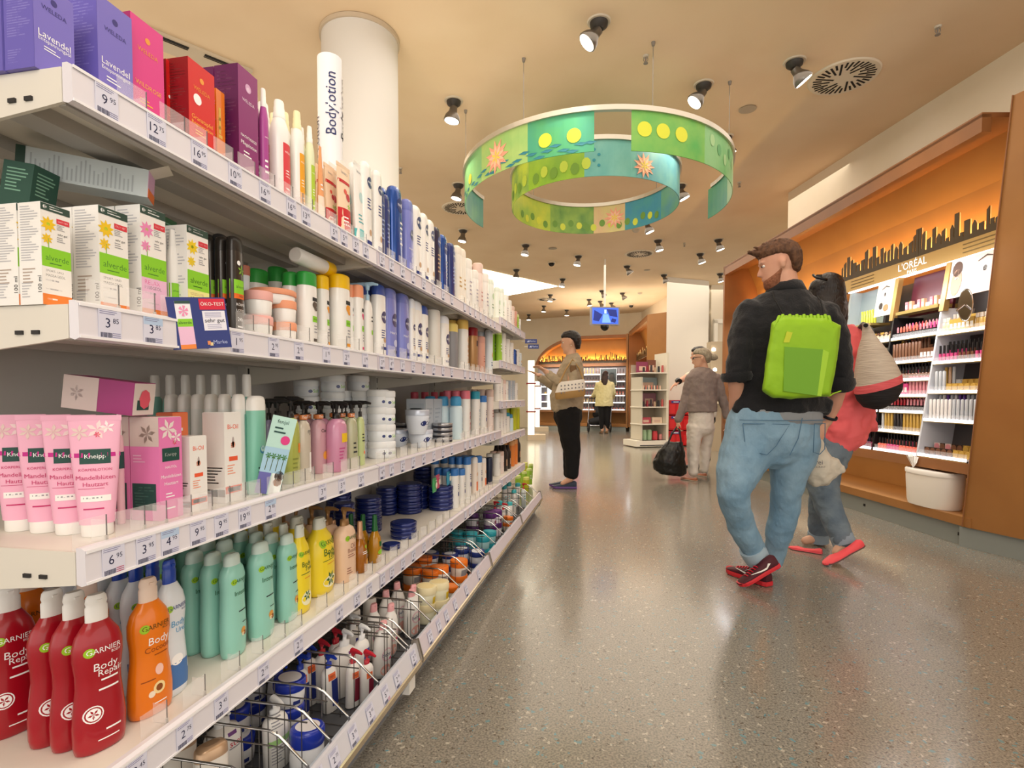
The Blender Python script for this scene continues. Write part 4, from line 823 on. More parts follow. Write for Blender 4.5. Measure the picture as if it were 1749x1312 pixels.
k_('ster', 'large white pump bottle', 'pump bottle', 'pump_bottle', 'pump', cW, cWg, (('R', 0, .66, .5, .7, purp), ('T', 'ster', .45, .56, .4, m_('c8304a', .5)), ('L', 0, .48, .8, .52, 1, tG)))
k_('gcap', 'ivory bottle with gold cap', 'bottle', 'lotion_bottle', 'ovalcap', m_('f2ece2', .35), m_('d9b592', .3, .4), ())
k_('bj', 'cream jar, rounded blue lid', 'jar', 'cream_jar', 'softjar', cWg, m_('2038b0', .25, coat=.5), (('X', .72, m_('f0eef2', .4)), ('R', -.3, .15, .2, .3, tB)))
k_('bpu', 'white bottle with blue pump', 'pump bottle', 'pump_bottle', 'pump', cW, m_('2040b8', .25), (('R', -.15, .1, .85, .55, m_('20307e', .5)), ('R', -.5, .56, .5, .68, m_('f0703a', .5)), ('T', 'TEST', 0, .62, .36, tD)))
k_('rpu', 'white bottle with red pump', 'pump bottle', 'pump_bottle', 'pump', cW, m_('c02838', .25), (('R', -.15, .1, .85, .5, m_('7c1c34', .5)), ('R', -.5, .51, .5, .62, m_('f0703a', .5)), ('T', 'TEST', 0, .565, .36, tD)))
k_('rpp', 'white bottle with plain red pump', 'pump bottle', 'pump_bottle', 'pump', cW, m_('c02838', .25), (('R', -.15, .1, .85, .6, m_('7c1c34', .5)),))
k_('wpu', 'white pump bottle, purple label', 'pump bottle', 'pump_bottle', 'pump', cW, cWg, (('R', -.1, .2, .8, .62, m_('4a4a9a', .5)), ('R', -.5, .12, .7, .26, m_('f0703a', .5)), ('T', 'TEST', .1, .19, .36, tD)))
k_('bebe', 'white lotion bottle, pink cap', 'bottle', 'lotion_bottle', 'tonic', cW, m_('f0b0b4', .4), (('E', .1, .42, .62, .12, m_('f2c8d4', .5)), ('E', .1, .42, .5, .095, cW), ('T', 'bebe', .05, .42, .5, cNv), ('C', .55, .33, .14, m_('e0207a', .5)), ('E', .0, .15, .6, .1, m_('f2b8ac', .5))))
k_('oj', 'jar with bright orange lid', 'jar', 'cream_jar', 'jar', m_('efe6da', .4), m_('ef7a1e', .35), (('R', -.5, .15, .3, .5, tG), ('X', .7, m_('f09050', .4))))
k_('yj', 'white tub with cream lid', 'jar', 'cream_jar', 'jar', m_('f2efd2', .4), m_('eee2b8', .4), (('R', 0, .15, .6, .5, m_('f0d020', .5)), ('X', .75, m_('f2dfa8', .4))))
k_('tj', 'jar with teal lid', 'jar', 'cream_jar', 'jar', m_('a8d4d8', .4), m_('2a9aa8', .35), (('X', .7, m_('58b8c4', .4)),))
k_('vj', 'jar with purple lid', 'jar', 'cream_jar', 'jar', m_('efe9f0', .4), m_('5e2a74', .35), (('C', .2, .32, .3, m_('8a3a5a', .5)), ('X', .7, m_('8a5a9c', .4))))
k_('bdj', 'flat jar with dark blue lid', 'jar', 'cream_jar', 'jar', m_('e6eaf2', .4), m_('22357e', .35), (('X', .7, m_('e8ecf4', .4)),))
k_('wtt', 'white tube with teal cap', 'tube', 'cream_tube', 'ovalcap', cW, m_('3fb0b8', .4), (('L', -.5, .3, .6, .6, 3, m_('3fb0b8', .5)),))
k_('wrt', 'white pump bottle, small red pump', 'pump bottle', 'pump_bottle', 'pump', m_('e8f0ee', .4), m_('c83038', .4), (('L', -.5, .3, .6, .5, 2, teal2),))
k_('grb', 'leaf green squeeze bottle', 'bottle', 'lotion_bottle', 'ovalcap', m_('9ac83c', .4), m_('cfe08c', .4), (('L', -.5, .3, .6, .6, 3, tW),))
k_('ylb', 'yellow green squeeze bottle', 'bottle', 'lotion_bottle', 'cyl', m_('c8cc28', .4), m_('dfe27a', .4), ())
k_('dkb', 'dark brown bottle', 'bottle', 'lotion_bottle', 'slimneck', m_('2c201c', .3), cBk, (('R', -.5, .2, .5, .45, m_('c8a080', .5)),))
k_('orw', 'orange slim bottle', 'bottle', 'lotion_bottle', 'cyl', m_('ee8a3a', .4), m_('f0b070', .4), ())

PLACED = []
SNAME = ['top shelf', 'second shelf', 'third shelf', 'fourth shelf']
BNAME = ['first bay', 'second bay', 'third bay', 'last bay']
UP = ['', 'second up', 'third up', 'fourth up', 'fifth up', 'sixth up', 'seventh up', 'eighth up', 'ninth up']
OCC = {}
def bay_of(y): return max(0, min(3, sum(y > s for s in SEAM[1:4])))
def solve(px0, px1, pyt, style, xf, yaw, mode, kind_dr):
    pym = (pyt + 700) / 2 if mode == 'b' else pyt
    if style == 'box' or mode == 'b':
        y0 = onx(px0, pym, xf).y; y1 = onx(px1, pym, xf).y; w_ = (y1 - y0); yc = (y0 + y1) / 2
        if style != 'box': w_ *= .95
        z1 = onx(px0 if style == 'box' else (px0 + px1) / 2, pyt, xf if style == 'box' else xf - w_ * .3).z
        return w_, yc, z1, xf
    ratio = kind_dr or ST[style][2]; pxm = (px0 + px1) / 2; x = xf - .02
    for _ in range(4):
        p = onx(pxm, pyt, x); r = ray(pxm, pyt); Zc = p.length and (x / r[0]) * r[3]
        ca = 1 / math.sqrt(1 + ((pxm - PCX) / FPX) ** 2); h = (px1 - px0) / 2 / FPX * Zc * ca
        phi = math.atan2(p.y, -x) - abs(yaw)
        ry = h / math.sqrt(math.cos(phi) ** 2 + (ratio * math.sin(phi)) ** 2); x = xf - ry * ratio
    return 2 * ry, p.y, p.z, x
def put(shelf, key, px0, px1, pyt, rows=1, xf=-.825, mode='s', idx=None, base=None, h=None, yaw=0.0, levels=1, gap=1.04, wmax=None, lh=None):
    desc, cat, nm, style, body, cap, D, side, dr, extra = K[key]
    if xf > -.8285: xf = -.8285
    w_, yc, z1, x = solve(px0, px1, pyt, style, xf, yaw, mode, dr if style != 'box' else None)
    if wmax: w_ = min(w_, wmax)
    b = bay_of(yc); zb = base if base is not None else ((SHD if b == 3 else SH)[shelf] if shelf < 5 else .05)
    H = (z1 - zb) if h is None else h
    if lh: H = lh; levels = max(1, int(round((z1 - zb) / lh))); H = (z1 - zb) / levels
    elif levels > 1: H = H / levels
    H = max(.02, H)
    if style == 'box': dp = w_ * (dr or 1); xc = x - dp / 2
    else:
        ratio = ST[style][2]; dp = w_ * ratio; xc = x if mode == 's' else xf - dp / 2
    pitch = max(dp, .018) * gap
    for i in (idx if idx is not None else range(rows)):
        for l in range(levels):
            o = product(nm, style, round(w_, 3), round(H, 3), body, cap, D, side, round(dp, 3) if style == 'box' else None, extra=extra)
            o.location = (xc - pitch * i, yc + .002 * math.sin(7 * i + yc * 50), zb + round(H, 3) * l * 1.002 + .0005); o.rotation_euler.z = yaw + .05 * math.sin(11 * i + 31 * yc) * (style != 'box')
            PLACED.append((o, shelf, b, yc, i, l, desc, cat))
    return xc, yc, zb + H * levels, w_
# ---------------- top shelf
T1 = [('lav', 53, 122, -45, 1), ('lav', 163, 222, -15, 1), ('pnk', 222, 279, 20, 1), ('red', 322, 366, 97, 1), ('ora', 367, 381, 150, 1), ('mag', 407, 440, 108, 2)]
put(0, 'lav', 53, 122, -45, 2); put(0, 'lav', 163, 222, -15, 2); put(0, 'pnk', 224, 279, 20, 2, xf=-.84)
put(0, 'red', 322, 366, 97, 2); put(0, 'ora', 368, 382, 150, 2, xf=-.85); put(0, 'mag', 407, 440, 108, 2)
put(0, 'red', 283, 298, 100, 2, xf=-.87)
put(0, 'magb', 440, 457, 152, 3); put(0, 'wr', 459, 494, 174, 3, xf=-.82); put(0, 'wy', 495, 519, 192, 3); put(0, 'wg', 520, 537, 217, 3); put(0, 'cn', 538, 554, 250, 3)
put(0, 'rt', 552, 572, 283, 2, xf=-.87); put(0, 'rt', 572, 600, 283, 3); put(0, 'mt', 598, 622, 279, 3); put(0, 'nw', 612, 634, 278, 4); put(0, 'nw', 633, 651, 292, 4)
M2 = [('nn', 652, 661, 330), ('nn', 661, 670, 340), ('nb', 672, 697, 337), ('nl', 699, 711, 352), ('nw', 711, 724, 362), ('nw', 725, 736, 374), ('nw', 736, 746, 385), ('nd', 746, 757, 398), ('nb', 757, 768, 411), ('nn', 769, 784, 429),
      ('cw', 784, 792, 428), ('cw', 792, 799, 433), ('pw', 799, 812, 456), ('pw', 813, 820, 470), ('pp', 820, 829, 461), ('pw', 829, 839, 479), ('pg', 840, 846, 484)]
for k, a, b_, t in M2: put(0, k, a, b_, t, 3, mode='b', wmax=.085)
for i, (a, b_, t, k) in enumerate([(851, 857, 498, 'pg'), (858, 864, 500, 'pg'), (865, 871, 512, 'pw'), (871, 876, 520, 'pw'), (876, 881, 530, 'pp'), (881, 885, 537, 'sal'), (885, 888, 541, 'grb'), (888, 891, 549, 'pw')]):
    put(0, k, a, b_, t, 1, mode='b', wmax=.07)
# ---------------- second shelf
put(1, 'al_y', 66, 116, 344, 2, xf=-.83, idx=[0, 1, 2]); put(1, 'al_y', 166, 216, 350, 2, xf=-.83); put(1, 'al_p', 240, 283, 350, 2, xf=-.83); put(1, 'wal', 282, 303, 393, 2, xf=-.85)
put(1, 'al_l', 319, 355, 384, 2, xf=-.83); put(1, 'dbl', 362, 392, 402, 3, xf=-.87); put(1, 'al_m', 386, 414, 405, 3, xf=-.82)
put(1, 'jbr', 405, 428, 455, 1, xf=-.93, levels=3)
c = put(1, 'jpk', 415, 466, 500, 1, xf=-.83, levels=2); put(1, 'jor', 464, 506, 516, 1, xf=-.83, levels=2)
xw, yw, zw, ww = c
c2 = put(1, 'jor', 424, 506, 478, 1, xf=-.835, base=onx(460, 518, -.87).z, h=.04); PLACED[-1] = PLACED[-1][:6] + ('extra wide orange lidded jar on top',) + PLACED[-1][7:]
put(1, 'bgr', 424, 458, 462, 1, xf=-.97); put(1, 'bgr', 458, 492, 459, 1, xf=-.97); put(1, 'bgr', 491, 508, 466, 1, xf=-.93)
put(1, 'bgr', 508, 540, 467, 2); put(1, 'bye', 541, 562, 473, 2, xf=-.85); put(1, 'bye', 562, 596, 471, 2); put(1, 'bpk', 594, 604, 487, 3, xf=-.85); put(1, 'bpk', 601, 620, 488, 2); put(1, 'pbl', 620, 636, 484, 3); put(1, 'nw3', 634, 658, 487, 3)
for k, a, b_, t in [('nl', 661, 687, 502), ('nl', 688, 704, 508), ('nw2', 705, 712, 514), ('nw2', 712, 725, 520), ('nw3', 725, 735, 527), ('gry', 741, 760, 538), ('nw2', 760, 771, 545), ('gy', 776, 787, 558), ('wyc', 790, 808, 556), ('brr', 809, 822, 567), ('sal', 822, 834, 581), ('wfl', 834, 848, 572)]:
    put(1, k, a, b_, t, 4, mode='b', wmax=.085)
for a, b_, t, k in [(853, 861, 570, 'grb'), (861, 867, 574, 'pw'), (868, 874, 584, 'pw'), (874, 880, 590, 'pw'), (880, 885, 600, 'nb'), (885, 889, 600, 'pw'), (889, 893, 606, 'wfl')]: put(1, k, a, b_, t, 2, mode='b', wmax=.07)
# ---------------- third shelf
put(2, 'knt', 118, 205, 679, 1, xf=-.835, yaw=-.75, h=.2, idx=[0, 1, 2, 3], gap=1.3, wmax=.068)
put(2, 'knr', 196, 210, 705, 1, xf=-.88); put(2, 'knb', 271, 310, 714, 2, xf=-.83); put(2, 'orb', 296, 322, 706, 1, xf=-.9); put(2, 'bio', 323, 352, 747, 1, xf=-.83); put(2, 'bio', 381, 410, 706, 1, xf=-.83)
for i, (a, b_) in enumerate([(262, 284), (286, 308), (317, 341), (343, 366), (378, 402), (409, 434)]): pass
put(2, 'wtc', 409, 434, 640, 7, xf=-.93, gap=1.5); put(2, 'wsh', 396, 420, 673, 6, xf=-.855, gap=1.6); put(2, 'fen', 420, 452, 676, 1, xf=-.83)
put(2, 's_l', 462, 482, 683, 2, xf=-.87); put(2, 's_g', 480, 510, 679, 2, xf=-.84); put(2, 's_c', 506, 530, 686, 2, xf=-.84); put(2, 's_p', 530, 558, 688, 3, xf=-.87); put(2, 's_q', 557, 591, 687, 3, xf=-.83); put(2, 's_o', 590, 610, 687, 3, xf=-.83); put(2, 's_e', 607, 622, 686, 3, xf=-.84)
JH = .052
put(2, 'nj', 627, 664, 666, 1, xf=-.845, levels=4, wmax=.085)
for a, b_, xx in ((548, 590, -1.0), (590, 632, -1.0)): put(2, 'nj', a, b_, 642, 1, xf=xx, levels=5, wmax=.088)
put(2, 'nj', 500, 545, 650, 1, xf=-1.08, levels=5, wmax=.088)
put(2, 'nj', 664, 682, 668, 3, mode='b', levels=4, wmax=.082)
put(2, 'njc', 697, 740, 734, 2, lh=.07, wmax=.11); c = put(2, 'njc', 692, 733, 700, 1, xf=-.83, base=SH[2] + .0625, wmax=.105)
put(2, 'tb', 739, 773, 722, 3, lh=.022, wmax=.1)
for a, b_, r_ in ((727, 740, -.93), (741, 754, -.93), (755, 767, -.93), (768, 779, -.93)): put(2, 'gbx', a, b_, 682, 1, mode='b', xf=r_)
for q, (a, b_) in enumerate([(708, 720), (724, 738), (741, 753), (756, 767), (769, 779), (781, 790)]): put(2, 'rc', a, b_, 670, 1, mode='b', xf=-1.1, wmax=.055)
for k, a, b_, t in [('spb', 784, 794, 677), ('pkc', 796, 809, 668), ('tlc', 812, 826, 669), ('wbl', 828, 834, 676), ('pp', 838, 847, 666)]: put(2, k, a, b_, t, 3, mode='b', wmax=.07)
for a, b_, t, k in [(852, 857, 645, 'pw'), (857, 861, 648, 'pw'), (862, 866, 650, 'pp'), (866, 870, 652, 'pw'), (871, 876, 650, 'gbx'), (876, 881, 650, 'gbx'), (882, 886, 655, 'pw')]: put(2, k, a, b_, t, 1, mode='b', wmax=.07)
# ---------------- fourth shelf
put(3, 'gred', 118, 212, 1014, 1, xf=-.835, idx=[0, 1, 2, 4, 5], gap=1.1, yaw=-.25); put(3, 'gor', 213, 294, 987, 1, xf=-.835, idx=[0, 3, 6, 7], yaw=-.2); put(3, 'gwh', 258, 316, 957, 8, xf=-.85, gap=1.0)
put(3, 'gmt', 372, 419, 945, 1, xf=-.84, idx=[0, 1, 2, 4, 5, 6], gap=1.12); put(3, 'gmt', 420, 466, 926, 1, xf=-.835, idx=[0, 2, 3, 4, 5, 6]); put(3, 'gmt', 470, 508, 912, 7, xf=-.835)
put(3, 'gty', 492, 530, 896, 6, xf=-.83); put(3, 'gty', 519, 572, 884, 6, xf=-.845); put(3, 'gpe', 570, 606, 868, 5, xf=-.835)
put(3, 'gam', 601, 627, 891, 3, xf=-.83); put(3, 'gag', 628, 651, 880, 3, xf=-.83)
for k, a, b_, t, n, xx, lh in [('nt', 653, 684, 930, 1, -.815, .024), ('nt', 667, 712, 891, 1, -.82, .03), ('nt', 606, 652, 848, 1, -1.02, .032), ('nt', 556, 600, 829, 1, -1.1, .034), ('nt', 677, 721, 825, 1, -.98, .032), ('nt', 642, 678, 832, 1, -1.09, .032), ('nt', 706, 742, 797, 1, -1.06, .04), ('nt', 684, 716, 850, 1, -1.12, .032), ('nt', 570, 606, 858, 1, -.97, .03), ('nt', 729, 777, 829, 2, -.84, .042)]:
    put(3, k, a, b_, t, n, xf=xx, lh=lh, wmax=.13, gap=1.03)
for k, a, b_, t in [('wbl', 778, 788, 796), ('wbl', 790, 798, 797), ('wbl', 799, 809, 776), ('orp', 812, 819, 778), ('wbl', 820, 826, 776), ('orp', 826, 834, 778), ('blk', 837, 845, 777)]: put(3, k, a, b_, t, 3, mode='b', wmax=.06)
for a, b_, k in ((742, 756, 'wbl'), (758, 770, 'wbl'), (772, 784, 'wbl')): put(3, k, a, b_, 776, 1, mode='b', xf=-1.02, wmax=.06)
for a, b_, t, k in [(852, 857, 704, 'pw'), (858, 862, 705, 'pw'), (863, 867, 698, 'pw'), (868, 873, 704, 'tlc'), (874, 879, 706, 'spb'), (880, 884, 690, 'ylb'), (885, 890, 690, 'ylb')]: put(3, k, a, b_, t, 2, mode='b', wmax=.07)
for a, b_, t, k in [(852, 857, 772, 'pw'), (858, 863, 768, 'pp'), (864, 869, 757, 'dkb'), (870, 875, 757, 'dkb'), (876, 881, 750, 'orw'), (882, 886, 748, 'orw'), (887, 891, 745, 'dkb')]: put(4, k, a, b_, t, 2, mode='b', wmax=.07)
# ---------------- wire basket tier: (kind, centre px, top py, height of the top, width, tilt)
def basket(key, px, py, zt, w_, h=None, tilt=0.0, lean=0.0, yaw=-.4, base=.05):
    desc, cat, nm, style, body, cap, D, side, dr, extra = K[key]
    h = h or (zt - base); p = onz(px, py, zt); b = max(0, min(3, sum(p.y > s for s in BSE[1:4])))
    o = product(nm, style, w_, round(h, 3), body, cap, D, side, extra=extra)
    ax = Vector((math.sin(tilt), math.sin(lean), 1)).normalized(); q = p - ax * h
    x = min(max(q.x, -1.15), -.70 - w_ * .3); yy = q.y; rr_ = w_ / 2 + .004
    dv = DIVY[b]; lo = max([v for v in dv if v <= yy] or [dv[0]]); hi = min([v for v in dv if v > yy] or [dv[-1]])
    if hi - lo > 2 * rr_: yy = min(max(yy, lo + rr_), hi - rr_)
    z0 = max(base, q.z); o.location = (x, yy, z0); o.rotation_euler = (-lean, tilt, yaw)
    ys = yy + .0013 * (len(PLACED) % 5); PLACED.append((o, 5, b, ys, 0, 0, desc, cat))
    k = 0
    while z0 - h * 1.02 > base - .03 and key in ('bj', 'oj', 'tj', 'vj', 'yj', 'bdj') and k < 3:
        z0 -= h * 1.03; k += 1; o2 = product(nm, style, w_, round(h, 3), body, cap, D, side, extra=extra); o2.location = (x, yy, max(.049, z0)); o2.rotation_euler = (0, 0, yaw + .5 * k); PLACED.append((o2, 5, b, ys, 0, k, desc, cat))
    return o
BK = [('gcap', 308, 1252, .235, .07), ('gcap', 356, 1270, .235, .07), ('ster', 372, 1212, .255, .085), ('gp1', 473, 1190, .235, .065), ('bj', 480, 1168, .225, .082, .07), ('bj', 532, 1230, .155, .082, .1), ('bj', 405, 1198, .19, .08, .07), ('bj', 396, 1262, .12, .08, .07),
      ('bj', 430, 1150, .2, .078, .07), ('bpu', 516, 1113, .235, .05), ('bpu', 556, 1122, .225, .05), ('rpp', 553, 1093, .24, .055), ('ster', 588, 1075, .25, .085), ('rpu', 600, 1110, .215, .045), ('rpu', 627, 1112, .21, .045), ('wpu', 624, 1063, .25, .055),
      ('bebe', 655, 1060, .235, .07), ('bebe', 657, 1008, .25, .07), ('bebe', 680, 994, .255, .07), ('bebe', 700, 1012, .235, .075), ('bebe', 705, 998, .24, .065), ('gry', 628, 1022, .24, .05), ('gry', 604, 1042, .24, .05), ('bpu', 478, 1128, .23, .06),
      ('yj', 728, 1000, .2, .085, .08), ('yj', 749, 993, .2, .085, .08), ('oj', 704, 968, .2, .09, .075), ('oj', 737, 972, .19, .09, .075), ('oj', 722, 950, .21, .09, .075), ('oj', 754, 962, .2, .085, .085), ('oj', 784, 956, .2, .085, .08), ('oj', 770, 1000, .12, .07, .06),
      ('bdj', 740, 938, .19, .09, .07), ('bdj', 768, 945, .17, .085, .06), ('bdj', 787, 938, .18, .085, .06), ('bdj', 812, 944, .17, .085, .06), ('tj', 780, 907, .21, .085, .07), ('tj', 800, 911, .21, .08, .07), ('tj', 823, 918, .19, .08, .07), ('tj', 786, 920, .19, .08, .07), ('tj', 837, 906, .19, .08, .07),
      ('vj', 806, 876, .22, .09, .09), ('vj', 837, 875, .22, .09, .09), ('vj', 850, 870, .22, .08, .09), ('oj', 868, 882, .15, .07, .06),
      ('wrt', 842, 858, .25, .05), ('wrt', 860, 860, .23, .05), ('bebe', 640, 1030, .25, .065), ('bebe', 668, 1030, .24, .065), ('wpu', 600, 1050, .25, .055), ('rpp', 575, 1075, .24, .055), ('bpu', 530, 1100, .24, .05), ('wtt', 853, 855, .24, .05), ('wtt', 869, 857, .23, .05), ('wtt', 878, 836, .25, .05), ('wtt', 870, 823, .27, .05), ('wtt', 885, 824, .25, .055), ('wrt', 893, 826, .25, .05), ('wtt', 863, 828, .27, .05),
      ('grb', 886, 812, .22, .07), ('grb', 895, 805, .22, .07), ('grb', 903, 800, .22, .08), ('ylb', 899, 815, .19, .07), ('grb', 907, 792, .22, .07), ('grb', 890, 797, .26, .06), ('ylb', 897, 790, .26, .06)]
for i, r_ in enumerate(BK):
    basket(r_[0], r_[1], r_[2], r_[3], r_[4], r_[5] if len(r_) > 5 else None, tilt=[.04, -.05, .02, .06][i % 4], lean=[.03, -.06, .08, 0][(i // 2) % 4])
# lying and leaning pieces
def lone(o, label, cat): tag(o, label, cat)
body = MB(); L = .2
body.lathe([(0, .018), (.003, .022), (.14, .022), (.142, .0215)], cW, 20); o = body.build('lotion_bottle'); cp_ = MB().lathe([(.142, .0225), (.185, .0225), (.192, .018)], cYc, 20).build('cap', o)
p = onx(563, 476, -.87); o.location = (-.845 - .03, p.y - .172, onx(570, 472, -.86).z + .021); o.rotation_euler = (R(-90), 0, 0); o.location.z = max(o.location.z, SH[1] + .14)
lone(o, 'white bottle with yellow cap lying across the tops of the standing yellow capped bottles', 'bottle')
def carton(loc, size, eul, body, cap, front, side, label):
    mb = MB(); a, b_, c = size; mb.box((-a / 2, -b_ / 2, 0), (a / 2, b_ / 2, c), body)
    decals(mb, front, lambda s, t: (a / 2 + .0005, s, t), b_ / 2, c); decals(mb, side, lambda s, t: (s, -b_ / 2 - .0005, t), a / 2, c)
    o = mb.build('oil_carton', None, loc); o.rotation_euler = eul; tag(o, label, 'box'); return o
zt = onx(200, 350, -.85).z
o = carton(onx(276, 335, -.86) + Vector((0, 0, -.01)), (.05, .05, .19), (0, R(-86), R(34)), m_('cdd6d8', .5), m_('dfe3e2', .5), (('L', -.8, .1, .8, .8, 9, m_('b0b8bc', .6)),), (('L', -.8, .1, .8, .9, 24, m_('b0b8bc', .6)), ('R', -1, .93, 1, 1, m_('2f4a40', .5))), 'open white carton lying on the oil cartons, its flap sticking out')
mb = MB(); mb.box((-.024, -.024, -.0006), (.024, .024, 0), m_('e2b4d8', .5)); mb.box((-.024, -.024, -.0012), (-.008, .024, -.0006), m_('f08040', .5)); mb.add([(.025, -.024, 0), (.025, .024, 0), (.04, .024, -.03), (.04, -.024, -.03)], [(0, 1, 2, 3)], m_('f2eee0', .5)); mb.add([(.0255, -.024, 0), (.0255, .024, 0), (.0405, .024, -.03), (.0405, -.024, -.03)], [(0, 1, 2, 3)], m_('f2eee0', .5)); mb.build('end_flap', o)
o.location = onx(258, 322, -.86); KZ = o
o = carton(onx(236, 700, -.9), (.06, .055, .13), (0, R(-83), R(10)), m_('a83a7c', .5), None, (), (('R', -1, .5, 1, 1, m_('dccac4', .5)), ('F', 0, .8, .5, m_('f0e0dc', .5), 6), ('R', -1, 0, 1, .4, m_('a83a7c', .5))), 'pink carton lying on its side on top of the pink almond blossom cartons')
mb = MB(); mb.box((-.029, -.027, -.0008), (.029, .027, 0), m_('e6d8d4', .5)); mb.box((-.02, -.018, -.0016), (-.002, .012, -.0008), cDkT); mb.add([(.0 + .018 * math.cos(t), .018 * math.sin(t) * .8, -.0018) for t in [k * .8 for k in range(8)]], [tuple(range(8))], m_('e85a70', .5)); mb.build('end_print', o)
o.location = (-.86, onx(262, 690, -.86).y - .02, onx(250, 712, -.85).z + .032)
# leaning leaflet with palms
lf = empty('leaflet', onx(458, 822, -.805), 0); tag(lf, 'leaning mint green promotion card with palm trees, in front of the mint bottle', 'card')
lf.rotation_euler = (R(-14), 0, R(-40)); lf.location.z = SH[2] + .002
mb = MB(); mb.box((0, -.032, 0), (.0012, .024, .185), m_('bfe6dc', .5)); mb.build('card', lf)
S = lambda s, t: (.0018, s, t)
mb = MB(); put_text(mb, 'fenjal', S, -.006, .172, .012, cDkT, width=.026); decals(mb, (('L', -.8, .14, .5, .16, 2, cDkT), ('R', -1.2, .05, .85, .11, m_('a8cfe6', .5)), ('R', -1.2, .0, -.2, .05, m_('6a6ab0', .5)), ('C', .3, .13, .4, m_('e0408a', .5)), ('R', -.1, 0, .85, .05, m_('f0f4f0', .5)), ('C', .45, .03, .35, m_('d8a080', .5)), ('E', .5, .045, .4, .012, m_('3a2018', .5))), lambda s, t: (.0018 + .0004, s, t), .027, 1.0)
for k in range(4): mb.tube([(.0025, -.022 + k * .012, .055), (.0025, -.021 + k * .012, .09)], .0008, m_('5a6a3a', .5), 4); decals(mb, (('F', 0, 0, .3, m_('4a8a4a', .5), 6),), (lambda kk: lambda s, t: (.0028, -.021 + kk * .012 + s, .09 + t))(k), .027, 1.0)
mb.build('print', lf)
for px, py, col, lab in ((40, 318, '1f4a3c', 'dark green carton standing in the shadows behind the first oil carton'), (255, 312, '3a6a4a', 'green carton pushed back on top behind the open carton')):
    c = carton(onx(px, py + 20, -.98), (.05, .05, .1), (0, R(10), .2), m_(col, .5), None, (('L', -.7, .5, .7, .9, 7, m_('7aa890', .6)),), (('L', -.7, .5, .7, .9, 7, m_('7aa890', .6)),), lab); c.location.z = SH[1] + .148
# green sachets on the tins, small green bottle
for i, px in enumerate((742, 754, 766, 779)):
    p = onx(px, 812, -.87); mb = MB(); n = 6
    rings = [[(.012 * math.sin(math.pi * j / 6) * math.cos(a) * (.2 + math.sin(a) ** 2 * 0 + .8), .026 * math.sin(a), .075 * j / 6) for a in [2 * math.pi * q / 10 for q in range(10)]] for j in range(7)]
    rings = [[(.009 * (math.sin(math.pi * j / 6) + .1) * math.cos(a), .028 * math.sin(a), .07 * j / 6) for a in [2 * math.pi * q / 10 for q in range(10)]] for j in range(7)]
    mb.loft(rings, m_(['4fae6a', 'd85a7a', '3f9fc0', '8cc83a'][i], .4)); decals(mb, (('C', 0, .5, .5, m_('f2e8d8', .5)), ('L', -.5, .75, .5, .85, 1, tW)), lambda s, t: (.0105, s, t), .028, .07)
    o = mb.build('sachet', None, (-.87 - .02 * (i % 2), p.y, onx(px, 828, -.87).z)); tag(o, ['green sachet with a white disc, nearest of those on the tins', 'rose coloured sachet on the blue tins', 'blue sachet on the blue tins', 'lime green sachet on the tins beside the blue capped bottles'][i], 'sachet', 'sachets lying on the blue tins'); o.location.z = SH[3] + .128
# dividers
for sh, pxs in ((0, (127, 222, 290, 330, 376, 415, 450, 482, 500, 517, 540, 560, 590, 612, 630)), (1, (66, 118, 170, 235, 290, 320, 350, 412, 440, 478, 512, 545, 578, 600, 625)), (2, (47, 145, 215, 255, 300, 338, 370, 398, 425, 463, 484, 505, 522, 555, 585, 602)), (3, (150, 255, 325, 388, 430, 470, 500, 545, 575, 600, 626))):
    ys = []
    for px in pxs:
        y = onx(px + 4, [300, 560, 860, 1180][sh], -.80).y
        if SEAM[0] + .03 < y < SEAM[1] - .032: divider(shelves[(0, sh)], y, SH[sh], .055)
for b in (1, 2):
    for sh in range(4):
        for k in range(int((SEAM[b + 1] - SEAM[b] - .1) / .105)): divider(shelves[(b, sh)], SEAM[b] + .06 + k * .105, SH[sh], .07)
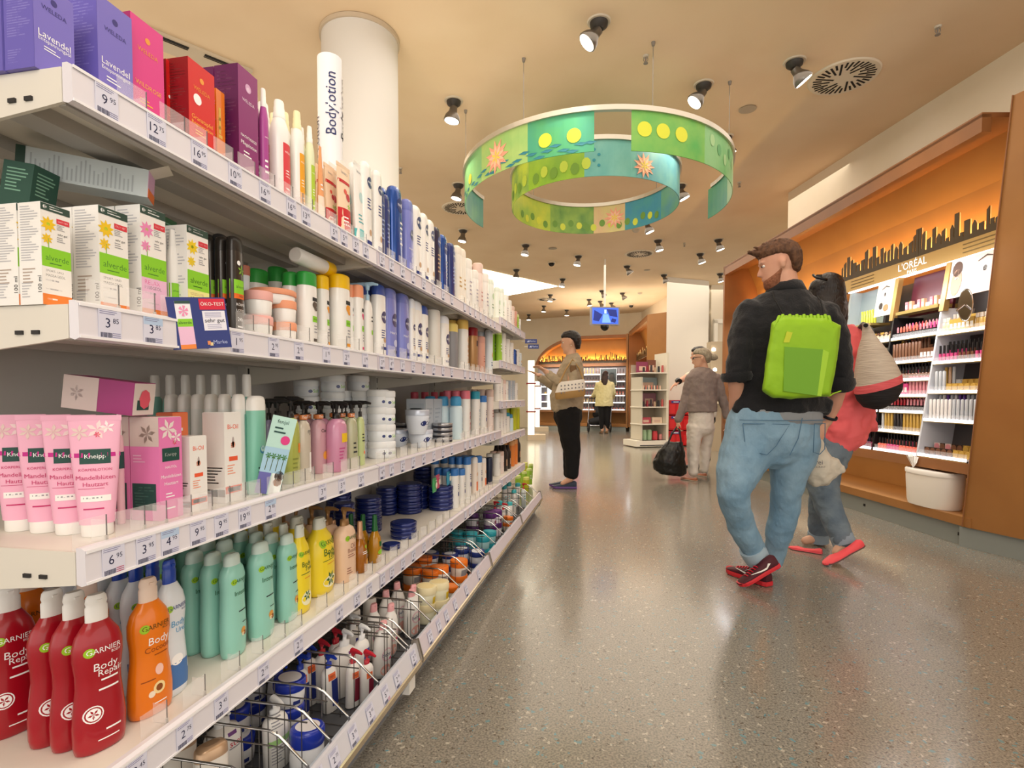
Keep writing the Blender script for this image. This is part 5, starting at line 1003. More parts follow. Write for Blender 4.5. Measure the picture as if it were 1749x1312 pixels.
# labels
from collections import defaultdict
grp = defaultdict(set)
for (o, sh, b, y, i, l, d, cat) in PLACED: grp[(sh, b, d)].add(round(y, 3))
rankof = {k: {y: n for n, y in enumerate(sorted(v))} for k, v in grp.items()}
seen = {}
for (o, sh, b, y, i, l, d, cat) in PLACED:
    r_ = rankof[(sh, b, d)][round(y, 3)]; n = len(grp[(sh, b, d)])
    where = ('in wire basket of ' + BNAME[b]) if sh == 5 else 'on ' + (SNAME[sh] if sh < 4 else 'lowest shelf') + ' of ' + BNAME[b]
    t = d.replace(',', '') + ' ' + where
    ext = []
    if n > 1: ext.append(ORD[r_] + ' from camera end')
    mult = [q for q in PLACED if q[1] == sh and q[2] == b and abs(q[3] - y) < 1e-4]
    if any(q[4] for q in mult): ext.append('front row' if i == 0 else ORD[i] + ' row')
    if any(q[5] for q in mult): ext.append((UP[l] if l else 'bottom one') if sh != 5 else ['topmost', 'one below', 'two below', 'three below'][l])
    lab = t + (', ' + ', '.join(ext) if ext else '')
    if len(lab.split()) > 16: lab = lab.replace(' from camera end', ' along')
    if len(lab.split()) > 16: lab = lab.replace(' of ' + BNAME[b], ' ' + BNAME[b])
    if len(lab.split()) > 16: lab = lab.replace('front row', 'front').replace(' lotion bottle', ' bottle').replace(' with ', ' ').replace('bottom one', 'bottom').replace(' soap bottle', ' bottle').replace('on ', '', 1)
    if lab in seen: seen[lab] += 1
    seen.setdefault(lab, 1)
    tag(o, lab, cat, d.split()[0] + ' ' + cat + ' row on the long shelving' if False else {'bottle': 'bottles', 'jar': 'jars', 'tube': 'tubes', 'box': 'cartons', 'tin': 'tins', 'spray can': 'spray cans', 'pump bottle': 'pump bottles', 'spray bottle': 'spray bottles'}[cat] + (' in the wire baskets' if sh == 5 else ' on the ' + (SNAME[sh] if sh < 4 else 'lowest shelf')))
print('PRODUCTS', len(PLACED), 'maxwords', max(len(q[0]['label'].split()) for q in PLACED), 'dups', [k for k, v in seen.items() if v > 1][:5])
# ================================================================ WALL CABINETS WITH LIT DISPLAYS
BRN = noisy('9c6a38', 'a4713c', 3, .42, key='brn'); BRD = noisy('8a5a32', '946036', 3, .45, key='brd'); GOLD = m_('b8955a', .35, .5); GOLDL = m_('c9b06a', .3, .6); KICK = m_('8f948f', .5); ORG = noisy('ab7a42', 'b48248', 2, .55, key='org'); SKYD = m_('4a3a20', .5); LED = m_('f6f8ff', .3, emit=2.2); GLW = m_('ffd9a0', .4, emit=3.0); SILV = m_('c9ccd2', .2, .8); BLKP = m_('1c1a1c', .3)
class Fr:
    """frame of a cabinet: s runs along its front, t goes back into it, z is up"""
    def __init__(f, p0, p1, flip=1):
        f.o = Vector((p0.x, p0.y, 0)); d = Vector((p1.x - p0.x, p1.y - p0.y, 0)); f.L = d.length; f.d = d.normalized(); f.n = Vector((f.d.y, -f.d.x, 0)) * flip
        f.rz = math.atan2(f.d.y, f.d.x); f.flip = flip
    def w(f, s, t, z=0): return f.o + f.d * s + f.n * t + Vector((0, 0, z))
    def loc(f, p):   # world -> local of an empty sitting at f.o with rotation rz
        s, t, z = p; return (s, -t * f.flip, z)
def fbox(mb, f, a, b, m): mb.box(a, b, m, T=f.loc)
def fhex(mb, f, pts, m): mb.hexa([f.loc(p) for p in pts], m)
rnd = random.Random(3)
def skyline(L, seed, hmax=.2, tall=0):
    r_ = random.Random(seed); s = 0; pts = []
    while s < L - .02:
        w1 = r_.uniform(.018, .045); h = r_.choice([.03, .05, .07, .09, .12, .15]) * hmax / .15
        if s + w1 > L: break
        k = r_.random()
        if k < .2: pts += [(s, h), (s + w1 * .5, h + .03), (s + w1, h)]
        elif k < .35: pts += [(s, h * .8), (s - .004, h), (s + w1 + .004, h), (s + w1, h * .8)]
        else: pts += [(s, h), (s + w1, h * r_.uniform(.85, 1))]
        s += w1; g = r_.uniform(.006, .02); b_ = r_.uniform(.0, .03); pts += [(s, b_), (s + g, b_)]; s += g
    out = []
    for p in pts:
        if not out or p[0] >= out[-1][0] - .0001: out.append(p)
        else: out.append((out[-1][0] + .0005, p[1]))
    return out
def cabinet_shell(name, f, L, label, cat, depth=.52, top=2.72, kick=True, arch=False, lead=.0, seed=1, near_panel=True):
    root = empty(name, f.o, f.rz); tag(root, label, cat)
    if kick:
        mb = MB(); fbox(mb, f, (0, .03, 0), (L, depth, .13), KICK); mb.build('kick', root)
    mb = MB(); fbox(mb, f, (0, 0, .135), (L, depth, .195), BRN); mb.build('platform', root)
    mb = MB(); n = 10; rings = []
    for i in range(n + 1):
        z = .195 + (top - .195) * i / n; t = depth - .03 - (.16 * max(0, (z - 2.1) / .6) ** 2) - .1 * max(0, (.6 - z) / .4) ** 2 * 0
        rings.append([f.loc((0, t, z)), f.loc((L, t, z)), f.loc((L, depth, z)), f.loc((0, depth, z))])
    mb.loft(rings, ORG, True, False); mb.build('back_panel', root)
    mb = MB(); fbox(mb, f, (0, 0, top - .09), (L, .06, top + .02), BRD); fbox(mb, f, (0, 0, top), (L, depth, top + .03), BRD); mb.build('top_beam', root)
    mb = MB(); fbox(mb, f, (L - .05, 0, .13), (L, depth, top), BRD); mb.build('end_panel', root)
    return root
def sky_part(root, f, s0, s1, t, z, seed, hmax):
    mb = MB(); pts = skyline(s1 - s0, seed, hmax)
    lo = []; hi = []
    prev = None
    segs = []
    for a, b in zip(pts, pts[1:]):
        if b[0] - a[0] < .0008: continue
        segs.append((a, b))
    for a, b in segs:
        for m__, t0, t1, ins in ((SKYD, t, t + .006, 0),):
            q = [(s0 + a[0], t0, z), (s0 + b[0], t0, z), (s0 + b[0], t1, z), (s0 + a[0], t1, z), (s0 + a[0], t0, z + .05 + a[1]), (s0 + b[0], t0, z + .05 + b[1]), (s0 + b[0], t1, z + .05 + b[1]), (s0 + a[0], t1, z + .05 + a[1])]
            fhex(mb, f, q, SKYD)
        q = [(s0 + a[0] + .001, t + .006, z), (s0 + b[0] - .001, t + .006, z), (s0 + b[0] - .001, t + .016, z), (s0 + a[0] + .001, t + .016, z), (s0 + a[0] + .001, t + .006, z + .05 + a[1]), (s0 + b[0] - .001, t + .006, z + .05 + b[1]), (s0 + b[0] - .001, t + .016, z + .05 + b[1]), (s0 + a[0] + .001, t + .016, z + .05 + a[1])]
        fhex(mb, f, q, m_('e8d8a8', .5))  # cream layer: the lit edge of the cutout put into the colour
    mb.build('skyline_cutout', root)
def front_t(z): return .05 + .2 * (z - .54) / 1.4
# ---- right cabinet
pR0, pR1 = cf(2.93, 3.42), cf(2.90, 7.45)
FR = Fr(pR0, pR1, 1); LR = FR.L
cabR = cabinet_shell('wall_cabinet', FR, LR, 'long brown built-in wall cabinet with lit cosmetics displays, right of the aisle', 'cabinet')
def wl(p): q = Vector(p) - FR.o; return (q.dot(FR.d), q.dot(Vector((-FR.d.y, FR.d.x, 0))), p[2])
mb = MB()
bot = [cf(2.925, 3.47, .135), cf(3.03, 3.1, .135), cf(3.3, 2.55, .135), cf(3.75, 2.0, .135)]; top_ = [cf(3.0, 3.29, 2.78), cf(3.1, 2.95, 2.78), cf(3.36, 2.45, 2.78), cf(3.8, 1.9, 2.78)]
nrm = [Vector((.05, .5, 0)), Vector((.06, .5, 0)), Vector((.1, .5, 0)), Vector((.1, .5, 0))]
rings = []
for b_, t_ in zip(bot, top_):
    k = cf(.45, .3) - cf(0, 0)
    rings.append([wl(b_), wl(t_), wl(t_ + k), wl(b_ + k)])
mb.loft(rings, BRN, True, False); o = mb.build('side_panel', cabR)
mb = MB(); rings = []
for b_, t_ in ((bot[0], top_[0]),):
    e1 = cf(-.006, -.004) - cf(0, 0); mb.tube([wl(b_ + e1), wl(t_ + e1)], .004, BRD, 6)
mb.build('edge_strip', cabR)
kk = [cf(2.93, 3.5, 0), cf(3.05, 3.14, 0), cf(3.33, 2.55, 0), cf(3.8, 2.0, 0)]; mb = MB()
mb.loft([[wl(p), wl(p + Vector((0, 0, .13))), wl(p + Vector((0, 0, .13)) + (cf(.4, .2) - cf(0, 0))), wl(p + (cf(.4, .2) - cf(0, 0)))] for p in kk], KICK, True, False); mb.build('kick', cabR)
mb = MB()
for sx in (.03, .5, 1.35, 1.62):
    mb.lathe([(0, .012), (.002, .012)], BLKP, 10); vs = mb.v[-20:] if False else None
mb = MB()
for sx in (.1, 1.05, 1.4): fbox(mb, FR, (sx, .026, .06), (sx + .022, .031, .08), BLKP)
mb.build('kick_screw', cabR)
def cosm(kind, col):
    mb = MB(); c = m_(col, .3, coat=.4)
    if kind == 'lipstick': mb.lathe([(0, .008), (.035, .008)], m_('2a2224', .25), 10); mb.lathe([(.035, .0065), (.04, .0065), (.062, .0062), (.07, .003)], c, 10)
    elif kind == 'lip_gloss': mb.lathe([(0, .008), (.05, .008)], c, 10); mb.lathe([(.05, .006), (.1, .0055)], BLKP, 10)
    elif kind == 'nail_polish_bottle': mb.lathe([(0, .012), (.03, .013), (.036, .006)], c, 10); mb.lathe([(.036, .007), (.07, .006)], BLKP, 10)
    elif kind == 'foundation_bottle': mb.lathe([(0, .014), (.06, .014), (.065, .008)], c, 10); mb.lathe([(.065, .011), (.09, .011)], m_('e8e2d8', .2, .3), 10)
    elif kind == 'powder_compact': mb.box((-.004, -.024, 0), (.006, .024, .042), m_({'d9b08c': 'c9b8a8', '7a5038': '3a2c28', 'd88a94': 'd8c8c4', 'c9a24a': 'b89040', '2a2628': '2a2628'}.get(HX_[col] if False else col, 'b8b0a8'), .25)); mb.lathe([(0, .019), (.003, .019)], m_('d9b08c' if col == '2a2628' else col, .4), 12); n = len(mb.v)
    elif kind == 'mascara_tube': mb.lathe([(0, .009), (.06, .009), (.062, .0085), (.12, .0085), (.124, .005)], c, 10)
    elif kind == 'cosmetics_box': mb.box((-.012, -.014, 0), (.012, .014, .075), c); mb.box((-.0125, -.01, .02), (-.012, .01, .05), WHITE)
    if kind == 'powder_compact':
        for i in range(8, n): x, y, z = mb.v[i]; mb.v[i] = (-.004 - z, y, x + .021)
    return mb
_cos = {}
HX = {'pink': 'd84a86', 'red': 'b01c2e', 'rose': 'd88a94', 'plum': '7a2248', 'beige': 'd9b08c', 'brown': '7a5038', 'gold': 'c9a24a', 'black': '2a2628', 'purple': '6a3f94', 'yellow': 'd8dc3a', 'silver': 'c4c8cc', 'coral': 'e8705a', 'white': 'ece8e4', 'blue': '3f5fb0'}
COSN = {}
def cos_put(kind, col, p, rz, where, group, sc_=1.0, order=None):
    k = (kind, col)
    if k not in _cos: _cos[k] = cosm(kind, HX[col]).build(kind); o = _cos[k]
    else: o = _cos[k].copy(); C.objects.link(o)
    o.location = p; o.rotation_euler = (0, 0, rz); o.scale = (sc_ if sc_ < 1.25 else 1.15, sc_ if sc_ < 1.25 else 1.15, sc_)
    d = f'{col} {kind.replace("_", " ")}, {where}'
    COSN.setdefault(d, []).append(o); tag(o, d, kind.replace('_', ' ').split()[-1] if kind != 'lipstick' else 'lipstick', group); return o
def display(cab, f, s0, s1, zs, where, group, mix, seed, pitch=.036, sc_=1.0, rows=1, lit=True, tfun=front_t, dual=True):
    """shelves of a lit display as parts of the cabinet; the cosmetics on them are things of their own"""
    r_ = random.Random(seed)
    for zi, z in enumerate(zs):
        t = tfun(z); mb = MB()
        fbox(mb, f, (s0, t, z - .012), (s1, t + .26, z), m_('e8e6ea', .3)); o = mb.build('display_shelf', cab)
        mb = MB(); fbox(mb, f, (s0, t - .004, z - .014), (s1, t, z + .006), LED if lit else WHITE); fbox(mb, f, (s0, t - .006, z - .02), (s1, t, z - .014), GOLDL); mb.build('light_strip', o)
        if sc_ > .9:
            mb = MB(); fbox(mb, f, (s0 + .005, t + .004, z + .006), (s1 - .005, t + .006, z + .035), CLEAR); mb.build('acrylic_front', o)
        s = s0 + pitch * .6; kind, cols = mix[zi % len(mix)]; n = 0; run = 0
        while s < s1 - pitch * .4:
            if run <= 0: run = r_.randint(3, 6); c1 = r_.choice(cols); kd = kind if r_.random() < .75 else r_.choice(['mascara_tube', 'cosmetics_box', 'lip_gloss', kind])
            run -= 1
            for row in range(rows):
                step = .012 + row * (.085 if sc_ > .9 else .05)
                zz = z + (.03 * row if dual else 0)
                if row and dual and s == s0 + pitch * .6:
                    mb = MB(); fbox(mb, f, (s0 + .01, t + .07, z), (s1 - .01, t + .13, z + .03), m_('3a3438', .4)); mb.build('step', o)
                p = f.w(s, t + .03 + (.07 if row else 0), zz + .0005)
                cos_put(kd, c1 if row == 0 or r_.random() < .5 else r_.choice(cols), p, f.rz - math.pi / 2 * f.flip , f'{where}, shelf {ORD[zi]} from bottom', group, sc_ * (1 if kd in ('lipstick', 'powder_compact', 'nail_polish_bottle') else .9))
            s += pitch * (1.45 if kd == 'powder_compact' else 1) * (1 if sc_ > .9 else 1); n += 1
PINKS = ['pink', 'red', 'plum', 'rose', 'coral']; SK = ['beige', 'brown', 'rose', 'gold']
mixA = [('powder_compact', SK), ('mascara_tube', ['purple', 'silver', 'white']), ('powder_compact', ['gold', 'beige', 'silver']), ('lip_gloss', ['pink', 'black', 'brown']), ('foundation_bottle', SK)]
mixB = [('nail_polish_bottle', PINKS), ('mascara_tube', ['silver', 'gold', 'black']), ('lipstick', ['red', 'coral', 'rose']), ('lipstick', PINKS), ('nail_polish_bottle', ['gold', 'pink', 'brown']), ('mascara_tube', ['gold', 'black', 'brown']), ('lipstick', PINKS)]
mixC = [('nail_polish_bottle', ['pink', 'plum', 'purple']), ('cosmetics_box', ['gold', 'black', 'pink']), ('powder_compact', ['brown', 'gold']), ('nail_polish_bottle', PINKS), ('foundation_bottle', SK), ('powder_compact', ['gold', 'brown', 'black'])]
cols = [(.10, .52, [.56, .814, 1.015, 1.227, 1.435], mixA, 'nearest column'), (.54, 1.0, [.555, .71, .866, .99, 1.112, 1.254, 1.446], mixB, 'middle column'), (1.03, 1.68, [.555, .71, .866, 1.06, 1.254, 1.446], mixC, 'third column')]
for i, (s0, s1, zs, mx, nm_) in enumerate(cols):
    display(cabR, FR, s0, s1, zs, nm_ + ' of the lit display', 'cosmetics in the lit wall display', mx, 10 + i, .034, rows=2, sc_=1.3)
display(cabR, FR, 3.05, 3.95, [.56, .76, .96, 1.16, 1.36], 'farthest column beyond the man', 'cosmetics in the lit wall display', mixB, 31, .06, rows=1)
# display back, dividers, fascia, header posters
def raked(mb, f, s0, s1, z0, z1, dt0, dt1, m):
    a0, a1 = front_t(z0), front_t(z1)
    fhex(mb, f, [(s0, a0 + dt0, z0), (s1, a0 + dt0, z0), (s1, a0 + dt1, z0), (s0, a0 + dt1, z0), (s0, a1 + dt0, z1), (s1, a1 + dt0, z1), (s1, a1 + dt1, z1), (s0, a1 + dt1, z1)], m)
mb = MB(); raked(mb, FR, .06, 3.98, .5, 1.96, .24, .26, m_('55504f', .4)); mb.build('display_back', cabR)
mb = MB()
for s, m__ in ((.075, m_('b9bcc4', .3)), (.53, m_('d9dde4', .3)), (1.015, BLKP), (1.70, GOLD), (3.02, m_('c9ccd4', .3))): mb = MB(); raked(mb, FR, s - .008, s + .008, .54, 1.62, .0, .24, m__); mb.build('column_divider', cabR)
mb = MB(); raked(mb, FR, .06, 3.98, .47, .54, -.01, .26, BRD); mb.build('base_board', cabR)
fz0, fz1 = 1.96, 2.075
mb = MB(); t = front_t(2.0); fbox(mb, FR, (.06, t, fz0), (3.98, t + .05, fz1), GOLD)
for s0, s1 in ((.10, .42), (1.35, 1.66)):
    for k in range(3): fbox(mb, FR, (s0, t - .004, fz0 + .03 + k * .028), (s1, t, fz0 + .036 + k * .028), m_('7a6030', .4))
mb.build('fascia', cabR)
mb = MB(); fbox(mb, FR, (.08, t - .002, fz0 - .012), (1.7, t + .03, fz0), LED); mb.build('light_strip', cabR)
mb = MB(); Sf = lambda s, z: FR.loc((.90 - s, t - .0015, z))
put_text(mb, "L'ORÉAL", Sf, 0, fz0 + .067, .05, m_('ffffff', .4, emit=.6), width=.3); put_text(mb, 'PARIS', Sf, 0, fz0 + .014, .03, m_('ffffff', .4, emit=.6), width=.1)
mb.build('lettering', cabR)
sky_part(cabR, FR, .12, 1.95, t + .06, fz1, 5, .19); sky_part(cabR, FR, 3.0, 3.92, t + .06, fz1, 9, .12)
for q in (.2, .8, 1.4, 2.0, 2.6, 3.3, 3.8):
    mb = MB(); fbox(mb, FR, (q - .29, t + .1, fz1 - .03), (q + .29, t + .13, fz1 - .02), GLW); mb.build('glow_tube', cabR)
    lo = FR.w(q, t + .12, fz1 + .02)
    a_ = light('AREA', 'cove_light', lo, 2.2, (1, .58, .2), size=.55, size_y=.05, shape='RECTANGLE'); a_.rotation_euler = (R(180) - R(14), 0, FR.rz) 
# header row
def poster(s0, s1, z0, z1, base, items):
    mb = MB(); raked(mb, FR, s0, s1, z0, z1, .0, .012, base)
    def S(s, tt):
        return FR.loc((s, front_t(tt) - .003, tt))
    for it in items: it(mb, S, (s0 + s1) / 2, (z0 + z1) / 2, (s1 - s0) / 2, (z1 - z0) / 2)
    return mb.build('poster', cabR)
def blob(cs, cz, rs, rz_, col, n=14):
    def g(mb, S, a, b, h, v): mb.add([S(a - cs * h - rs * h * math.cos(t), b + cz * v + rz_ * v * math.sin(t)) for t in [2 * math.pi * i / n for i in range(n)]], [tuple(range(n))], m_(col, .5))
    return g
def eye(cs, cz, k=1):
    return [lambda mb, S, a, b, h, v: mb.add([S(a - (cs + x * .3 * k) * h, b + (cz + y * .12 * k) * v) for x, y in ((-1, 0), (-.5, .7), (.3, .9), (1, 0), (.4, -.5), (-.5, -.5))], [(0, 1, 2, 3, 4, 5)], m_('f6f0ea', .5)),
            lambda mb, S, a, b, h, v: mb.add([(lambda p: (p[0], p[1], p[2]))(S(a - (cs + .1 * k * math.cos(t)) * h, b + (cz + .09 * k * math.sin(t)) * v)) for t in [i * .7 for i in range(9)]], [tuple(range(9))], m_('3a2a22', .5)),
            lambda mb, S, a, b, h, v: mb.add([S(a - (cs + x * .36 * k) * h, b + (cz + .28 * k + y * .1 * k) * v) for x, y in ((-1, -.3), (0, .9), (1, .2), (1, .5), (0, 1.4), (-1, 0))], [(0, 1, 2, 3, 4, 5)], m_('4a3428', .5))]
poster(.09, .31, 1.68, 1.95, m_('e6cdbf', .5), eye(-.1, .2, 1.6) + [blob(.6, -.5, .3, .3, 'd8b0a0')])
poster(.31, .5, 1.68, 1.95, m_('dfe2e6', .5), [blob(-.3, -.2, .5, .7, 'b89078'), blob(-.35, .5, .45, .4, '5a4034')] + eye(-.3, 0, .7) + [lambda mb, S, a, b, h, v: put_text(mb, 'VOLUME', lambda s, z: S(a - s, z), -.0, b - .85 * v, .02, m_('c9a050', .5), width=.1)])
poster(1.06, 1.27, 1.66, 1.95, m_('dcd2c4', .5), eye(0, .25, 1.2) + [blob(-.3, -.4, .22, .2, '3a3028'), blob(.3, -.55, .3, .2, 'c07a50')])
poster(1.75, 1.98, 1.66, 1.95, m_('dcd2c4', .5), eye(0, .25, 1.2))
mb = MB()
for s in (.52, 1.035): mb = MB(); raked(mb, FR, s - .02, s + .02, 1.6, 1.95, -.01, .03, GOLD); mb.build('gold_pilaster', cabR)
mb = MB(); raked(mb, FR, .56, .99, 1.62, 1.94, .1, .12, m_('5a2430', .3)); fbox(mb, FR, (.56, front_t(1.66) - .01, 1.635), (.99, front_t(1.66) + .16, 1.66), GOLDL); mb.build('open_box', cabR)
for k in range(9):
    cos_put('cosmetics_box' if k % 3 else 'powder_compact', ['silver', 'beige', 'rose'][k % 3], FR.w(.6 + k * .042, front_t(1.66) + .05, 1.6605), FR.rz - math.pi / 2, 'in the open red header box', 'cosmetics in the lit wall display')
mb = MB(); raked(mb, FR, 1.29, 1.66, 1.62, 1.94, .1, .12, m_('9aa8ac', .3)); raked(mb, FR, 1.63, 1.66, 1.62, 1.94, 0, .1, m_('a8b4b8', .3)); fbox(mb, FR, (1.29, front_t(1.66) - .01, 1.6), (1.66, front_t(1.66) + .16, 1.62), GOLDL); mb.build('open_box', cabR)
for k in range(6): cos_put('mascara_tube', 'yellow', FR.w(1.32 + k * .035, front_t(1.66) + .05, 1.6205), FR.rz + math.pi / 2, 'in the grey header box', 'cosmetics in the lit wall display')
# round mirror on the nearest column
mi = empty('vanity_mirror', FR.w(.26, front_t(1.6) - .05, 1.6), FR.rz); tag(mi, 'oval silver make-up mirror in front of the near poster of the lit display', 'mirror')
mb = MB(); n = 28
ring = lambda r1, y: [(r1 * .055 * math.cos(a), y, .1 * r1 * math.sin(a)) for a in [2 * math.pi * i / n for i in range(n)]]
mb.loft([ring(1.08, .004), ring(1.12, 0), ring(1.05, -.006), ring(.97, -.004)], CHROME, False); mb.build('frame', mi)
mb = MB(); mb.loft([ring(1.0, 0), ring(1.0, .004)], m_('e4e6ea', .03, 1.0)); mb.build('glass', mi); MB().tube([(0, .01, 0), (0, .06, -.04)], .006, CHROME, 8).build('arm', mi)
for i, s in enumerate((.3, .75, 1.2, 3.5)):
    light('AREA', 'display_light', FR.w(s, -.14, 1.94), 3.6, (.95, .97, 1), rot=(R(-20), 0, FR.rz), size=.4, size_y=.08, shape='RECTANGLE')
light('AREA', 'recess_light', FR.w(1.6, .3, .45), 2.5, (1, .75, .45), size=2.6, size_y=.15, shape='RECTANGLE', rot=(0, 0, FR.rz))
# waste bin with tissues on the platform
tb_ = empty('tissue_bin', FR.w(.42, .10, .1965), FR.rz); tag(tb_, 'white oval bin with a tissue sticking out, on the low brown platform', 'bin')
mb = MB(); mb.lathe([(0, .108, .185), (.03, .112, .195), (.2, .116, .21), (.225, .114, .208)], m_('f1ebe0', .45), 40, e=2.6); mb.build('body', tb_)
mb = MB(); mb.lathe([(.226, .119, .214), (.25, .12, .216), (.258, .115, .21)], m_('f4efe6', .4), 40, e=2.6); mb.build('lid', tb_)
mb = MB(); mb.lathe([(.2585, .035, .06), (.2595, .035, .06)], m_('5a4838', .6), 24, c=(-.05, -.02, 0)); mb.build('opening', tb_)
mb = MB(); rr = random.Random(2)
for k in range(5):
    a = k * 1.2 + .3; mb.add([(.07, 0, .258), (.07 + .03 * math.cos(a), .03 * math.sin(a), .30), (.085 + .06 * math.cos(a), .05 * math.sin(a), .36 - .02 * (k % 2)), (.09 + .045 * math.cos(a + .9), .04 * math.sin(a + .9), .345), (.07 + .02 * math.cos(a + .9), .02 * math.sin(a + .9), .29)], [(0, 1, 2, 3, 4)], m_('fbf9f4', .6))
mb.v = [(x + .02, y * .5 + .088, z) for x, y, z in mb.v]; mb.build('tissue', tb_)
# ---- far cabinet with the arched top
pF0, pF1 = atd(1069, 700, 15.0), atd(914, 700, 15.9)
FF = Fr(pF0, pF1, 1)
if (FF.w(0, 1) - Vector((0, 0, 0))).length < FF.w(0, 0).length: FF = Fr(pF0, pF1, -1)
LF = FF.L
root = empty('wall_cabinet', FF.o, FF.rz); tag(root, 'brown wall cabinet with arched orange top and skyline cut-out, at the far end', 'cabinet')
def archz(s):
    u = s / LF
    return 2.7 if u < .45 else (1.75 + .95 * math.sqrt(max(0, 1 - ((u - .45) / .56) ** 2)))
mb = MB(); n = 26
for i in range(n):
    s0, s1 = LF * i / n, LF * (i + 1) / n; z0, z1 = archz(s0), archz(s1)
    fhex(mb, FF, [(s0, 0, z0 - .09), (s1, 0, z1 - .09), (s1, .5, z1 - .09), (s0, .5, z0 - .09), (s0, 0, z0), (s1, 0, z1), (s1, .5, z1), (s0, .5, z0)], BRD)
mb.build('arched_beam', root)
mb = MB()
for i in range(n):
    s0, s1 = LF * i / n, LF * (i + 1) / n; z0, z1 = archz(s0) - .02, archz(s1) - .02
    fhex(mb, FF, [(s0, .44, .2), (s1, .44, .2), (s1, .5, .2), (s0, .5, .2), (s0, .3, z0), (s1, .3, z1), (s1, .5, z1), (s0, .5, z0)], ORG)
mb.build('back_panel', root)
mb = MB(); fbox(mb, FF, (0, .02, 0), (LF, .5, .12), KICK); mb.build('kick', root); mb = MB(); fbox(mb, FF, (0, 0, .125), (LF, .5, .21), BRN); mb.build('platform', root)
mb = MB(); fbox(mb, FF, (-.05, 0, .1), (0, .5, 2.72), BRN); mb.build('end_panel', root)
mb = MB(); fbox(mb, FF, (0, .06, .52), (LF, .45, .58), BRD); fbox(mb, FF, (0, .2, 1.84), (LF, .25, 1.96), BRD); fbox(mb, FF, (0, .3, .58), (LF, .33, 1.84), m_('8d8688', .4)); mb.build('fascia', root)
sky_part(root, FF, .02, LF - .05, .19, 1.93, 4, .24)
for q in range(4):
    a_ = light('AREA', 'cove_light', FF.w(LF * (q + .5) / 4, .29, 2.02), 4.5, (1, .6, .2), size=.6, size_y=.05, shape='RECTANGLE'); a_.rotation_euler = (R(180), 0, FF.rz)
display(root, FF, .05, LF * .55, [.6, .8, 1.0, 1.2, 1.4, 1.6], 'far cabinet behind the pushchair', 'cosmetics in the far wall display', mixB, 51, .085, 1.7, 1, True, lambda z: .12, False)
display(root, FF, LF * .6, LF - .1, [.6, .82, 1.04, 1.26, 1.48], 'far cabinet left of the pushchair', 'cosmetics in the far wall display', mixA, 52, .1, 1.7, 1, True, lambda z: .12, False)
mb = MB(); fbox(mb, FF, (LF * .5, .06, .6), (LF * .56, .1, 1.75), m_('a8448c', .4)); mb.build('column_divider', root)
mb = MB(); fbox(mb, FF, (.28, .04, 1.3), (.72, .08, 1.75), m_('5a6060', .1, .6)); fbox(mb, FF, (.26, .05, 1.28), (.74, .06, 1.77), SILV); mb.build('header_screen', root)
light('AREA', 'display_light', FF.w(LF * .5, -.1, 1.95), 16, (1, .95, .9), rot=(R(-10), 0, FF.rz), size=2.2, size_y=.1, shape='RECTANGLE')
mb = MB(); fbox(mb, FF, (LF * .8, .0, .62), (LF * .86, .03, 1.3), m_('dfe8ee', .2, emit=.8)); fbox(mb, FF, (LF * .93, .0, .62), (LF * .98, .03, 1.3), m_('dfe8ee', .2, emit=.8)); fbox(mb, FF, (LF * .8, .0, .6), (LF * .98, .03, .66), m_('dfe8ee', .2, emit=.8)); mb.build('lit_frame', root)
# ---- angled cabinet with the solid brown end
pA0, pA1 = atd(1104, 700, 11.8), atd(1073, 700, 14.9)
FA = Fr(pA0, pA1, 1)
if FA.w(0, 1).x < FA.w(0, 0).x: FA = Fr(pA0, pA1, -1)
cabA = cabinet_shell('wall_cabinet', FA, FA.L, 'angled brown cabinet with a solid end block, beside the white wall pier', 'cabinet', depth=.5)
display(cabA, FA, .1, FA.L - .1, [.6, .8, 1.0, 1.2, 1.4, 1.6], 'angled cabinet behind the white stand', 'cosmetics in the angled wall display', [('cosmetics_box', ['blue', 'pink', 'white']), ('cosmetics_box', ['white', 'purple', 'coral'])], 61, .16, 1.9, 1, True, lambda z: .06, False)
mb = MB(); p1, p2 = atd(1105, 600, 11.75), atd(1142, 600, 11.35); v = (p2 - p1); v.z = 0
for a_, b_ in ((p1, p2),):
    q = [Vector((a_.x, a_.y, .1)), Vector((b_.x, b_.y, .1)), Vector((b_.x + .3, b_.y + .9, .1)), Vector((a_.x + .25, a_.y + .9, .1))]
    ll = lambda p: ((p - FA.o).dot(FA.d), (p - FA.o).dot(Vector((-FA.d.y, FA.d.x, 0))), p.z)
    mb.hexa([ll(p) for p in q] + [ll(p + Vector((0, 0, 2.65))) for p in q], BRN)
mb.build('end_block', cabA); light('AREA', 'display_light', FA.w(1.5, -.05, 1.9), 10, (.95, .97, 1), rot=(0, 0, FA.rz), size=2.4, size_y=.1, shape='RECTANGLE')
light('AREA', 'cove_light', FA.w(1.5, .3, 2.1), 8, (1, .62, .25), rot=(R(180), 0, FA.rz), size=2.4, size_y=.1, shape='RECTANGLE')
sky_part(cabA, FA, .1, FA.L - .1, .2, 1.95, 14, .2)
